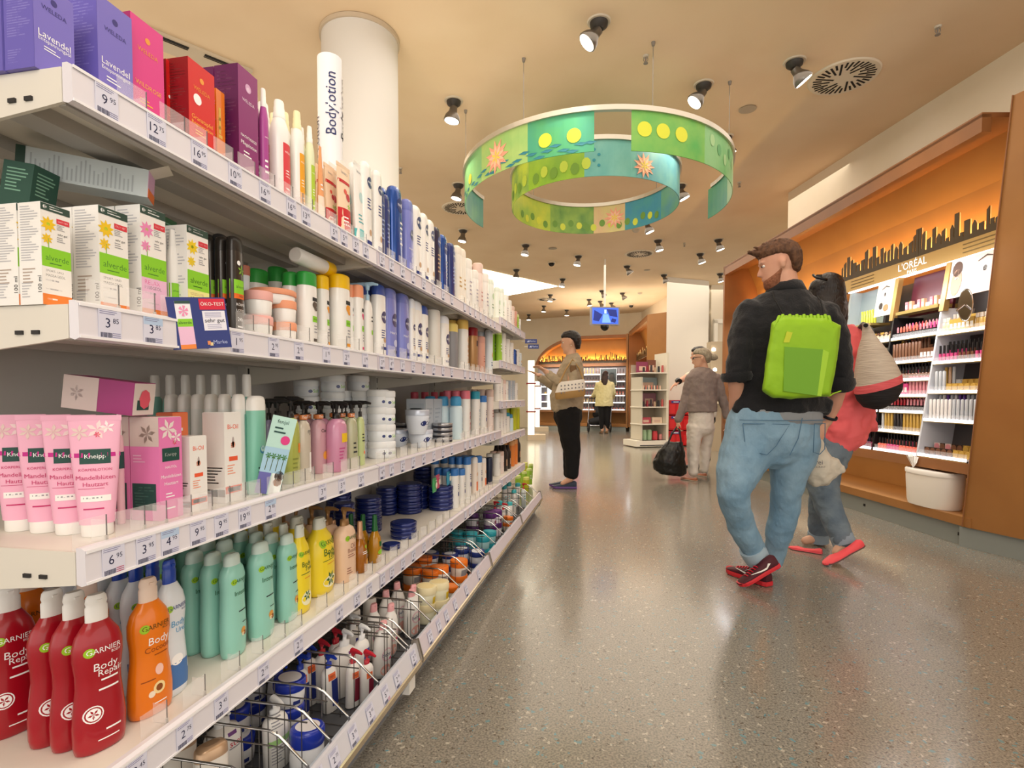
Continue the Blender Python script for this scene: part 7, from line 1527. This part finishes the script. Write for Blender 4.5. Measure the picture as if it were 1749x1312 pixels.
# ---- canvas bag in his hand
cb_ = empty('canvas_bag', A(1400, 790, .02)); tag(cb_, "small natural canvas bag with dark printing, hanging from the man's right hand", 'bag')
CANV = noisy('cfc7b8', 'c4bcac', 12, .85, bump=.4, bscale=30, key='canv')
mb = MB(); limb(mb, [(A(1402, 752, .1), .012, .01), (A(1400, 768, .08), .035, .03), (A(1400, 786, .07), .07, .05), (A(1401, 802, .07), .1, .055), (A(1394, 811, .07), .085, .05), (A(1386, 819, .07), .05, .03)], CANV)
limb(mb, [(A(1420, 792, .07), .04), (A(1436, 802, .07), .025), (A(1441, 804, .07), .012)], CANV); fuse(mb, 'pouch', cb_, CANV, .006, 2, .016, .04)
mb = MB(); Sb = lambda s, t: A(1391 + s, 790 - t, .0)
put_text(mb, 'Drei', Sb, 4, 0, 6, m_('3a3a4a', .6), width=20); put_text(mb, 'RESTAURANT', Sb, 6, -8, 6, m_('3a3a4a', .6), width=26); loc_build(mb, 'printing', cb_)

# ---------------------------------------------------------------- woman in the coral blouse
DC = 3.42
def A2(px, py, dd=0.0): return atd(px, py, DC + dd)
wo = person(A2(1420, 950), 'dark haired woman in a coral blouse and grey jeans, walking beside the man')
CORAL = noisy('ef6468', 'f47072', 5, .65, bump=.4, bscale=18, key='coral', stretch=(1, 1, .3)); JEAN2 = noisy('5f6f7e', '76858f', 9, .85, bump=.4, bscale=60, key='jean2'); DHAIR = noisy('130c0b', '1e1412', 60, .35, bump=.5, bscale=150, key='dhair', stretch=(1, 1, .3))
mb = MB(); P = headshape(mb, A2(1414, 500, .02), FWD * .96 + RGT * .3, .23, R(8), m=SKIN2)
limb(mb, [(A2(1428, 572, .0), .07), (A2(1420, 550, .0), .055), (A2(1414, 525, .0), .052)], SKIN2)
limb(mb, [(A2(1432, 740), .15, .1), (A2(1436, 660), .13, .09), (A2(1436, 600), .16, .1), (A2(1434, 575), .13, .08)], SKIN2)
for x, e, h_ in ((1400, 1392, 1386), (1474, 1487, 1480)):
    limb(mb, [(A2(x, 580, .0), .045), (A2(e, 640, .06), .038), (A2(h_, 695, .14), .028)], SKIN2); handshape(mb, A2(h_, 697, .14), A2(h_ - 4, 735, .2) - A2(h_, 697, .14), -RGT, SKIN2, .85, .7, 1)
for pts in (((1420, 770, 0), (1408, 850, .05), (1400, 925, .12)), ((1418, 770, 0), (1405, 830, -.02), (1440, 925, -.2))):
    limb(mb, [(A2(*pts[0]), .08), (A2(*pts[1]), .055), (A2(*pts[2]), .034), ], SKIN2)
for p0, p1 in (((1398, 918, .1), (1374, 924, .1)), ((1441, 925, -.21), (1428, 945, -.22))): limb(mb, [(A2(*p0), .033), (A2(*p1), .026)], SKIN2)
fuse(mb, 'body', wo, SKIN2, .008, 3); eyes(P, wo)
mb = MB(); secs = [(-.2, -.14, -.02, .07), (-.15, -.14, .0, .088), (-.1, -.13, .01, .09), (-.05, -.115, .02, .092), (0, -.115, .03, .092), (.05, -.118, .085, .09), (.09, -.1, .08, .072), (.118, -.06, .05, .04)]
rings = []
for z, xb, xf, y in secs:
    cx_ = (xb + xf) / 2; rx = (xf - xb) / 2; rings.append([P(cx_ + rx * math.cos(a), y * math.sin(a), z) for a in [2 * math.pi * j / 20 for j in range(20)]])
mb.loft(rings, DHAIR); limb(mb, [(A2(1402, 490, -.0), .07, .07), (A2(1401, 512, .0), .06, .06)], DHAIR); limb(mb, [(A2(1425, 505, -.05), .07, .05), (A2(1434, 535, -.05), .05, .05), (A2(1437, 556, -.04), .035, .03)], DHAIR); fuse(mb, 'hair', wo, DHAIR, .008, 2, .008, .02)
mb = MB(); sh = A2(1398, 474, -.08)
mb.tube([A2(1389, 470, -.06), A2(1394, 474, -.11), A2(1404, 476, -.12), A2(1412, 478, -.1)], .008, m_('0c0c0e', .15), 8); mb.box((sh.x - .02, sh.y - .03, sh.z - .012), (sh.x + .01, sh.y - .012, sh.z + .012), m_('121214', .1)); loc_build(mb, 'sunglasses', wo)
mb = MB()
limb(mb, [(A2(1420, 766), .09, .1), (A2(1432, 744), .165, .13), (A2(1442, 708), .185, .13), (A2(1440, 650), .175, .125), (A2(1438, 605), .175, .12), (A2(1436, 580), .16, .1), (A2(1430, 562), .09, .08)], CORAL, cap=False)
limb(mb, [(A2(1462, 700), .05, .1), (A2(1478, 722, .02), .05, .1), (A2(1487, 730, .03), .025, .07)], CORAL)
limb(mb, [(A2(1412, 745), .06, .1), (A2(1403, 772), .03, .08)], CORAL)
for x, e in ((1402, 1397), (1472, 1482)): limb(mb, [(A2(x, 578), .065, .065), (A2(e, 612), .06, .06)], CORAL)
fuse(mb, 'blouse', wo, CORAL, .009, 4, .03, .06)
mb = MB(); limb(mb, [(A2(1474, 566, -.02), .05, .07), (A2(1483, 590, -.02), .045, .06)], JACK); fuse(mb, 'black_shoulder_wrap', wo, JACK, .01, 3)
mb = MB(); limb(mb, [(A2(1410, 790), .12, .12), (A2(1420, 762), .13, .11)], JEAN2)
limb(mb, [(A2(1412, 780, .03), .11), (A2(1404, 850, .06), .075), (A2(1399, 890, .1), .066), (A2(1398, 918, .12), .058)], JEAN2)
limb(mb, [(A2(1408, 780, -.02), .115), (A2(1402, 822, -.05), .095), (A2(1415, 865, -.1), .075), (A2(1432, 905, -.17), .068), (A2(1440, 925, -.2), .06)], JEAN2)
fuse(mb, 'jeans', wo, JEAN2, .009, 3, .018, .05)
mb = MB(); limb(mb, [(A2(1398, 910, .11), .064), (A2(1397, 924, .12), .066)], m_('8fa0ae', .8), cap=False); loc_build(mb, 'turned_cuff', wo); mb = MB(); limb(mb, [(A2(1436, 914, -.18), .066), (A2(1443, 930, -.2), .066)], m_('8fa0ae', .8), cap=False); loc_build(mb, 'turned_cuff', wo)
CSH = m_('f4525a', .5); CSO = m_('6a4a48', .7)
shoe(wo, onz(1404, 946, .004), onz(1347, 936, .004), CSH, m_('e8606a', .6), flat=True)
shoe(wo, A2(1473, 932, -.3) , onz(1407, 966, .004), CSH, CSO, flat=True)
# tote bag
tt = empty('tote_bag', A2(1498, 620, -.27)); tag(tt, 'big striped tote bag in cream, coral and black, on the coral woman\'s shoulder', 'bag')
def totesec(i0, i1, m, nm):
    S_ = [(552, 1478, 3, .02), (575, 1484, 10, .04), (595, 1488, 19, .07), (622, 1493, 28, .1), (649, 1498, 34, .12), (655, 1499, 35, .12), (662, 1500, 35, .12), (674, 1502, 33, .11), (688, 1503, 24, .09), (697, 1502, 8, .04)]
    rings = []
    for y, x, hw, dp in S_[i0:i1]:
        ty = (y - 600) * 0; rings.append([A2(x + hw * math.cos(a) , y + (-.34 * hw * math.cos(a) * min(1, max(0, (y - 585) / 45))) + (0), -.27) + FWD * dp * math.sin(a) for a in [2 * math.pi * j / 28 for j in range(28)]])
    mb = MB(); mb.loft(rings, m, True, True); return loc_build(mb, nm, tt)
STR = noisy('cdbfae', 'c0b0a0', 30, .85, bump=.6, bscale=60, key='straw', stretch=(.3, .3, 3))
totesec(0, 5, STR, 'cream_panel'); totesec(4, 7, noisy('e8686c', 'dc5c62', 30, .85, bump=.5, bscale=60, key='straw2', stretch=(.3, .3, 3)), 'coral_band'); totesec(6, 10, noisy('1e1a1c', '2a2628', 30, .85, bump=.5, bscale=60, key='straw3', stretch=(.3, .3, 3)), 'black_base')
mb = MB(); mb.tube([A2(1479, 556, -.31), A2(1474, 553, -.14), A2(1466, 562, .0), A2(1470, 575, .1)], .012, JACK, 8); loc_build(mb, 'strap', tt)

# ---------------------------------------------------------------- woman reaching to the shelf
DB = 5.78
def A3(px, py, dd=0.0): return atd(px, py, DB + dd)
w1 = person(A3(965, 830), 'short haired woman in a beige jacket and black trousers, reaching towards the shelf')
BEI = noisy('a5957c', 'b2a28a', 9, .8, bump=.4, bscale=40, key='bei'); BTR = m_('0e0d10', .9)
f3 = -RGT * .98 + FWD * .12
mb = MB(); P = headshape(mb, A3(974, 585, 0), f3, .235, R(10), m=SKIN2)
limb(mb, [(A3(978, 620), .065), (A3(976, 604), .055), (A3(975, 590), .05)], SKIN2, side=FWD)
limb(mb, [(A3(970, 692), .11, .1), (A3(972, 650), .12, .1), (A3(978, 622), .13, .07)], SKIN2, side=FWD)
limb(mb, [(A3(977, 622, -.17), .045), (A3(974, 660, -.2), .042), (A3(950, 648, -.16), .036), (A3(930, 633, -.12), .027)], SKIN2, side=FWD)
limb(mb, [(A3(974, 622, .17), .045), (A3(960, 660, .2), .042), (A3(938, 655, .16), .036), (A3(921, 641, .1), .027)], SKIN2, side=FWD)
handshape(mb, A3(931, 634, -.12), A3(918, 624, -.12) - A3(931, 634, -.12), -FWD * .3 - RGT * .6 - UPV * .5, SKIN2, .85, .8, 1)
handshape(mb, A3(922, 642, .1), A3(906, 633, .08) - A3(922, 642, .1), -UPV, SKIN2, .85, .25, 1)
for dd in (-.1, .1): limb(mb, [(A3(970, 700, dd * .7), .06), (A3(976, 765, dd), .045), (A3(977, 815, dd), .033)], SKIN2, side=FWD); limb(mb, [(A3(975, 818, dd), .035, .035), (A3(960, 826, dd), .03, .022)], SKIN2, side=FWD)
fuse(mb, 'body', w1, SKIN2, .0085, 2); eyes(P, w1)
mb = MB(); secs = [(-.085, -.09, -.05, .045), (-.05, -.105, -.035, .07), (-.01, -.118, -.02, .085), (.03, -.122, .02, .088), (.06, -.118, .085, .085), (.09, -.1, .09, .07), (.122, -.06, .05, .04)]
rings = []
for z, xb, xf, y in secs:
    cx_ = (xb + xf) / 2; rx = (xf - xb) / 2; rings.append([P(cx_ + rx * math.cos(a), y * math.sin(a), z) for a in [2 * math.pi * j / 18 for j in range(18)]])
mb.loft(rings, DHAIR); fuse(mb, 'hair', w1, DHAIR, .008, 1, .012, .02)
mb = MB(); e_ = P(.0, -.0, 0); q = P(-.004, .083, -.04); q2 = P(-.004, -.083, -.04); q = q if (q - Vector((0, 0, HC))).length < (q2 - Vector((0, 0, HC))).length else q2
mb.lathe([(-.006, .002), (0, .006), (.006, .002)], WHITE, 8, c=tuple(q)); loc_build(mb, 'earring', w1)
mb = MB(); limb(mb, [(A3(968, 701), .17, .17), (A3(968, 680), .18, .185), (A3(973, 650), .175, .16), (A3(977, 625), .185, .12), (A3(978, 612), .13, .09), (A3(976, 605), .075, .07)], BEI, side=FWD, cap=False)
limb(mb, [(A3(953, 692), .15, .06), (A3(950, 702), .14, .035)], BEI, side=FWD)
limb(mb, [(A3(979, 622, -.16), .065), (A3(980, 645, -.2), .06), (A3(974, 664, -.21), .06), (A3(955, 653, -.17), .052), (A3(937, 639, -.13), .042)], BEI, side=FWD)
limb(mb, [(A3(976, 622, .16), .065), (A3(966, 655, .2), .06), (A3(945, 660, .17), .052), (A3(922, 645, .11), .042)], BEI, side=FWD)
fuse(mb, 'jacket', w1, BEI, .009, 3, .02, .05)
mb = MB(); q = A3(979, 630, -.165 - .075); mb.tube([q + RGT * .0 + UPV * .035, q, q - UPV * .035], [.03, .036, .03], m_('7a5a3a', .7), 8); mb.v = [tuple(q + (Vector(v) - q) - FWD * ((Vector(v) - q).dot(FWD)) * .9) for v in mb.v]; loc_build(mb, 'sleeve_patch', w1)
mb = MB()
limb(mb, [(A3(970, 715), .17, .155), (A3(970, 697), .18, .15)], BTR, side=FWD)
limb(mb, [(A3(970, 705, -.09), .1, .135), (A3(974, 745, -.1), .085, .105), (A3(978, 770, -.1), .07, .085), (A3(977, 812, -.1), .06, .07)], BTR, side=FWD)
limb(mb, [(A3(967, 705, .09), .1, .125), (A3(971, 745, .1), .085, .1), (A3(974, 770, .1), .07, .08), (A3(973, 810, .1), .06, .07)], BTR, side=FWD)
fuse(mb, 'trousers', w1, BTR, .01, 3, .012, .06)
SHN = m_('2f3a4e', .6); SPU = m_('6a4a8a', .6)
for dd, dx in ((-.1, 0), (.12, -6)): h_ = onz(985 + dx, 833 - dd * 14, .004); shoe(w1, h_, h_ - RGT * .26 + FWD * .03, SHN, SPU)
hb = empty('handbag', A3(976, 665, -.25)); tag(hb, "white dotted handbag with tan base, under the beige woman's arm", 'bag')
mb = MB(); rings = []
for y, x, hw, dp in ((680, 974, 24, .05), (676, 974, 26, .06), (668, 974, 26, .06), (655, 976, 23, .04), (650, 977, 20, .02)):
    rings.append([A3(x + hw * math.cos(a), y - .12 * hw * math.cos(a), -.29) + FWD * dp * math.sin(a) for a in [2 * math.pi * j / 20 for j in range(20)]])
mb.loft(rings[:3], m_('b08a52', .5)); loc_build(mb, 'tan_base', hb); mb = MB(); mb.loft(rings[2:], m_('e6e0d8', .6)); k = 0
for y in (657, 663, 669):
    for x in range(955, 998, 6): q = A3(x + (y % 2) * 3, y - .12 * (x - 976), -.29) - FWD * (.055 if y > 660 else .047); mb.add([q + RGT * .008 * math.cos(a) + UPV * .008 * math.sin(a) for a in [i * 1.05 for i in range(6)]], [tuple(range(6))], m_('7a7a82', .6))
loc_build(mb, 'white_panel', hb)
mb = MB(); mb.tube([A3(956, 654, -.29), A3(966, 632, -.26), A3(978, 614, -.2), A3(990, 630, -.24), A3(996, 648, -.28)], .008, m_('b08a52', .5), 7); loc_build(mb, 'strap', hb)

# ---------------------------------------------------------------- grey haired woman with the black bag
DG = 6.35
def A4(px, py, dd=0.0): return atd(px, py, DG + dd)
w2 = person(A4(1195, 815), 'grey haired woman with a bun in a taupe jacket and white trousers, seen from behind')
TAU = noisy('80726e', '8c7e78', 12, .85, bump=.3, bscale=60, key='taupe'); WTR = noisy('e6e0d8', 'd9d2c8', 5, .8, bump=.3, bscale=20, key='wtr'); GHAIR = noisy('a39a86', '857b68', 60, .6, bump=.5, bscale=120, key='ghair', stretch=(1, 1, .4))
mb = MB(); P = headshape(mb, A4(1198, 612), -RGT * .9 + FWD * .3, .23, R(6), m=SKIN2)
limb(mb, [(A4(1203, 640), .065), (A4(1201, 625), .052), (A4(1199, 615), .05)], SKIN2)
limb(mb, [(A4(1198, 695), .14, .1), (A4(1199, 660), .13, .1), (A4(1200, 642), .15, .09)], SKIN2)
limb(mb, [(A4(1179, 650), .03), (A4(1168, 688, .01), .03), (A4(1158, 722), .028)], SKIN2); handshape(mb, A4(1158, 721), A4(1155, 740) - A4(1158, 721), RGT, SKIN2, .85, 1.4, 1)
limb(mb, [(A4(1222, 650), .03), (A4(1233, 682, -.005), .028), (A4(1242, 716), .028)], SKIN2); handshape(mb, A4(1242, 716), A4(1243, 740) - A4(1242, 716), -RGT, SKIN2, .85, .6, -1)
for x, dd in ((1184, 0), (1203, .12)): limb(mb, [(A4(1190 if x < 1190 else 1205, 735, dd), .09), (A4(x, 775, dd), .055), (A4(x, 800 - 60 * dd, dd), .033), (A4(x + 1, 810 - 60 * dd, dd), .028)], SKIN2)
fuse(mb, 'body', w2, SKIN2, .009, 2); eyes(P, w2)
mb = MB(); secs = [(-.065, -.09, -.05, .04), (-.03, -.108, -.03, .07), (.0, -.118, -.015, .084), (.03, -.12, .02, .086), (.06, -.115, .092, .083), (.09, -.1, .09, .07), (.12, -.06, .05, .04)]
rings = []
for z, xb, xf, y in secs:
    cx_ = (xb + xf) / 2; rx = (xf - xb) / 2; rings.append([P(cx_ + rx * math.cos(a), y * math.sin(a), z) for a in [2 * math.pi * j / 18 for j in range(18)]])
mb.loft(rings, GHAIR); limb(mb, [(P(-.1, 0, .0), .035), (P(-.14, 0, -.005), .042), (P(-.165, 0, -.01), .03)], GHAIR); fuse(mb, 'hair', w2, GHAIR, .009, 1, .008, .02)
mb = MB()
for s in (-1, 1):
    mb.tube([P(.09, s * .05, .012), P(.098, s * .03, .02), P(.1, s * .012, .012), P(.098, s * .03, -.006), P(.09, s * .05, .012)], .0035, m_('1c1a1a', .3), 6); mb.tube([P(.09, s * .055, .014), P(.04, s * .076, .014), P(-.01, s * .08, .01)], .003, m_('1c1a1a', .3), 6)
loc_build(mb, 'glasses', w2)
mb = MB(); limb(mb, [(A4(1198, 704), .185, .14), (A4(1198, 690), .18, .135), (A4(1199, 665), .17, .13), (A4(1200, 645), .19, .12), (A4(1201, 634), .14, .1), (A4(1202, 628), .07, .07)], TAU, cap=False)
limb(mb, [(A4(1180, 645), .065), (A4(1172, 675, .02), .055), (A4(1165, 700, .01), .05), (A4(1158, 718), .045)], TAU); limb(mb, [(A4(1223, 645), .065), (A4(1231, 672, -.01), .055), (A4(1238, 695), .05), (A4(1241, 712), .045)], TAU)
fuse(mb, 'jacket', w2, TAU, .01, 3, .016, .05)
mb = MB(); limb(mb, [(A4(1197, 732), .15, .13), (A4(1198, 704), .145, .12)], WTR); limb(mb, [(A4(1187, 728), .095, .12), (A4(1184, 765), .075, .09), (A4(1184, 808), .055, .065)], WTR); limb(mb, [(A4(1207, 728, .05), .09, .12), (A4(1204, 765, .1), .072, .09), (A4(1202, 802, .12), .052, .065)], WTR); fuse(mb, 'trousers', w2, WTR, .01, 3, .016, .05)
SAN = m_('a9674a', .5)
for hx, hy in ((1190, 822), (1206, 814)): h_ = onz(hx, hy, .004); shoe(w2, h_, h_ + FWD * .2 - RGT * .12, SAN, m_('d8cbb8', .6), flat=True)
bb = empty('shoulder_bag', A4(1143, 785)); tag(bb, 'large shiny black bag hanging from the grey haired woman\'s left hand', 'bag')
mb = MB(); rings = []
for y, x, hw, dp in ((811, 1146, 20, .06), (806, 1144, 28, .1), (790, 1143, 28, .12), (770, 1147, 22, .1), (755, 1152, 15, .05)): rings.append([A4(x + hw * math.cos(a), y + .12 * hw * math.cos(a) * (y > 780), -.05) + FWD * dp * math.sin(a) for a in [2 * math.pi * j / 24 for j in range(24)]])
BLT = noisy('141414', '1d1d1b', 8, .3, bump=.6, bscale=12, key='blt'); mb.loft(rings, BLT); fuse(mb, 'pouch', bb, BLT, .01, 2, .03, .08)
mb = MB()
for dd in (-.1, -.0): mb.tube([A4(1138, 765, dd), A4(1147, 742, dd / 2), A4(1156, 729, 0), A4(1161, 735, dd / 2), A4(1164, 762, dd)], .011, m_('101010', .5), 7)
loc_build(mb, 'handle', bb)
# ---------------------------------------------------------------- person hidden behind her
D5 = 7.3
def A5(px, py, dd=0.0): return atd(px, py, D5 + dd)
w3 = person(A5(1196, 790), 'dark haired person mostly hidden behind the grey haired woman, one arm stretched out')
mb = MB(); P = headshape(mb, A5(1193, 607), -RGT * .8 + FWD * .4, .23, R(5), m=SKIN)
limb(mb, [(A5(1200, 640), .16, .1), (A5(1198, 628), .07), (A5(1195, 612), .05)], SKIN); limb(mb, [(A5(1200, 700), .16, .1), (A5(1200, 640), .16, .1)], SKIN)
limb(mb, [(A5(1186, 640), .05), (A5(1172, 645, -.05), .045), (A5(1157, 653, -.1), .032)], SKIN); handshape(mb, A5(1157, 653, -.1), A5(1147, 661, -.1) - A5(1157, 653, -.1), -UPV, SKIN, .9, .4, 1)
for x in (1192, 1205): limb(mb, [(A5(x, 700), .09), (A5(x, 745), .06), (A5(x, 788), .04)], SKIN)
fuse(mb, 'body', w3, SKIN, .011, 2); eyes(P, w3)
mb = MB(); rings = []
for z, xb, xf, y in secs:
    cx_ = (xb + xf) / 2; rx = (xf - xb) / 2; rings.append([P(cx_ + rx * math.cos(a), y * math.sin(a), z) for a in [2 * math.pi * j / 18 for j in range(18)]])
mb.loft(rings, DHAIR); fuse(mb, 'hair', w3, DHAIR, .01, 1)
mb = MB(); limb(mb, [(A5(1200, 710), .19, .13), (A5(1200, 660), .18, .13), (A5(1200, 640), .18, .1)], m_('4a5568', .8)); limb(mb, [(A5(1188, 640), .065), (A5(1174, 644, -.04), .058)], m_('d8c9b8', .8)); fuse(mb, 'shirt', w3, m_('cfc4b0', .8), .011, 2, .01, .05)
mb = MB(); limb(mb, [(A5(1199, 720), .18, .13), (A5(1199, 700), .18, .13)], BTR)
for x in (1192, 1206): limb(mb, [(A5(x, 715), .1), (A5(x, 750), .07), (A5(x, 785), .06)], BTR)
fuse(mb, 'trousers', w3, BTR, .011, 2)
for x in (1192, 1206): h_ = onz(x + 3, 800, .004); shoe(w3, h_, h_ - RGT * .2 + FWD * .12, BLKP, BLKP)
mb = MB(); mb.tube([A5(1160, 652, -.13), A5(1158, 650, -.09)], .042, BLKP, 10); loc_build(mb, 'wristband', w3)
# ---------------------------------------------------------------- woman with the pushchair
D6 = 14.7
def A6(px, py, dd=0.0): return atd(px, py, D6 + dd)
w4 = person(A6(1032, 741), 'long haired woman in a pale yellow coat with a pushchair, far down the aisle')
YC = noisy('d8cf9c', 'cdc38e', 8, .85, key='ycoat')
mb = MB(); P = headshape(mb, A6(1034, 641), FWD * .9 + RGT * .4, .23, 0, m=SKIN2)
limb(mb, [(A6(1032, 690), .14, .1), (A6(1033, 655), .17, .1), (A6(1034, 645), .05)], SKIN2)
limb(mb, [(A6(1022, 655), .05), (A6(1016, 672, .1), .04), (A6(1010, 678, .35), .03)], SKIN2); handshape(mb, A6(1010, 678, .35), FWD - RGT * .2, -UPV, SKIN2, .9, 1.2, 1)
limb(mb, [(A6(1044, 655), .05), (A6(1048, 672, .1), .04), (A6(1046, 680, .3), .03)], SKIN2); handshape(mb, A6(1046, 680, .3), FWD, -UPV, SKIN2, .9, 1.2, -1)
for x in (1029, 1037): limb(mb, [(A6(x, 695), .09), (A6(x, 715), .06), (A6(x, 736), .04)], SKIN2)
fuse(mb, 'body', w4, SKIN2, .012, 2); eyes(P, w4)
mb = MB(); rings = []
for z, xb, xf, y in [(-.28, -.16, -.1, .06), (-.2, -.16, -.06, .09), (-.1, -.15, -.02, .1)] + [(-.03, -.12, .0, .095)] + secs[2:]:
    cx_ = (xb + xf) / 2; rx = (xf - xb) / 2; rings.append([P(cx_ + rx * math.cos(a), y * math.sin(a), z) for a in [2 * math.pi * j / 18 for j in range(18)]])
BHAIR = m_('2e1a14', .5); mb.loft(rings, BHAIR); fuse(mb, 'hair', w4, BHAIR, .012, 1)
mb = MB(); limb(mb, [(A6(1032, 694), .26, .17), (A6(1032, 675), .23, .16), (A6(1033, 656), .22, .14), (A6(1034, 649), .1, .09)], YC, cap=False)
limb(mb, [(A6(1022, 656), .08), (A6(1017, 672, .1), .07), (A6(1013, 677, .28), .055)], YC); limb(mb, [(A6(1044, 656), .08), (A6(1048, 672, .1), .07), (A6(1047, 679, .24), .055)], YC); fuse(mb, 'coat', w4, YC, .013, 3, .02, .06)
mb = MB()
for x in (1028, 1038): limb(mb, [(A6(x, 692), .11), (A6(x + (0 if x < 1030 else -1), 714), .08), (A6(x, 731), .055)], BTR)
fuse(mb, 'trousers', w4, BTR, .013, 2)
for x in (1028, 1037): h_ = onz(x, 741, .004); shoe(w4, h_, h_ + FWD * .25, m_('7a5a3c', .7), m_('4a3a2c', .7), name='boot')
pu = empty('pushchair', A6(1024, 735, .5)); tag(pu, 'black pushchair with big wheels, pushed by the woman in the yellow coat', 'pushchair')
def PP(px, py, dd): return A6(px, py, .3 + dd)
def wheel(px, r_):
    c_ = onz(px, 739, 0); c_.z = r_ + .002; mb = MB(); n = 24
    for rr_, th, m__ in ((r_, .025, BLKP),): mb.loft([[c_ + Vector((FWD * math.cos(a) + UPV * math.sin(a)) * q) + RGT * t for a in [2 * math.pi * j / n for j in range(n)]] for q, t in ((r_ * .75, -th), (r_, -th * .6), (r_, th * .6), (r_ * .75, th), (r_ * .75, -th))], m__, False)
    for a in range(6): mb.tube([c_, c_ + (FWD * math.cos(a * 1.047) + UPV * math.sin(a * 1.047)) * r_ * .76], .008, SILV, 5)
    mb.lathe([(-.02, .02), (.02, .02)], SILV, 8, c=tuple(c_)); loc_build(mb, 'wheel', pu)
wheel(1005, .14); wheel(1042, .14)
mb = MB(); mb.tube([PP(1004, 725, 0), PP(1006, 700, 0), PP(1005, 680, 0)], .016, SILV, 7); mb.tube([PP(1043, 725, 0), PP(1044, 700, 0), PP(1044, 680, 0)], .016, SILV, 7); mb.tube([PP(1005, 680, 0), PP(1044, 680, 0)], .018, BLKP, 7); mb.tube([PP(1004, 727, 0), PP(1043, 727, 0)], .014, SILV, 7); loc_build(mb, 'frame', pu)
mb = MB(); limb(mb, [(PP(1010, 722, .3), .2, .12), (PP(1024, 719, .3), .22, .14), (PP(1036, 722, .3), .16, .12)], BLKP, side=FWD); fuse(mb, 'basket', pu, m_('17171a', .8), .02, 2)
mb = MB(); limb(mb, [(PP(1024, 708, .5), .25, .2), (PP(1022, 690, .6), .24, .16)], BLKP, side=FWD); fuse(mb, 'seat', pu, m_('222226', .8), .02, 2)
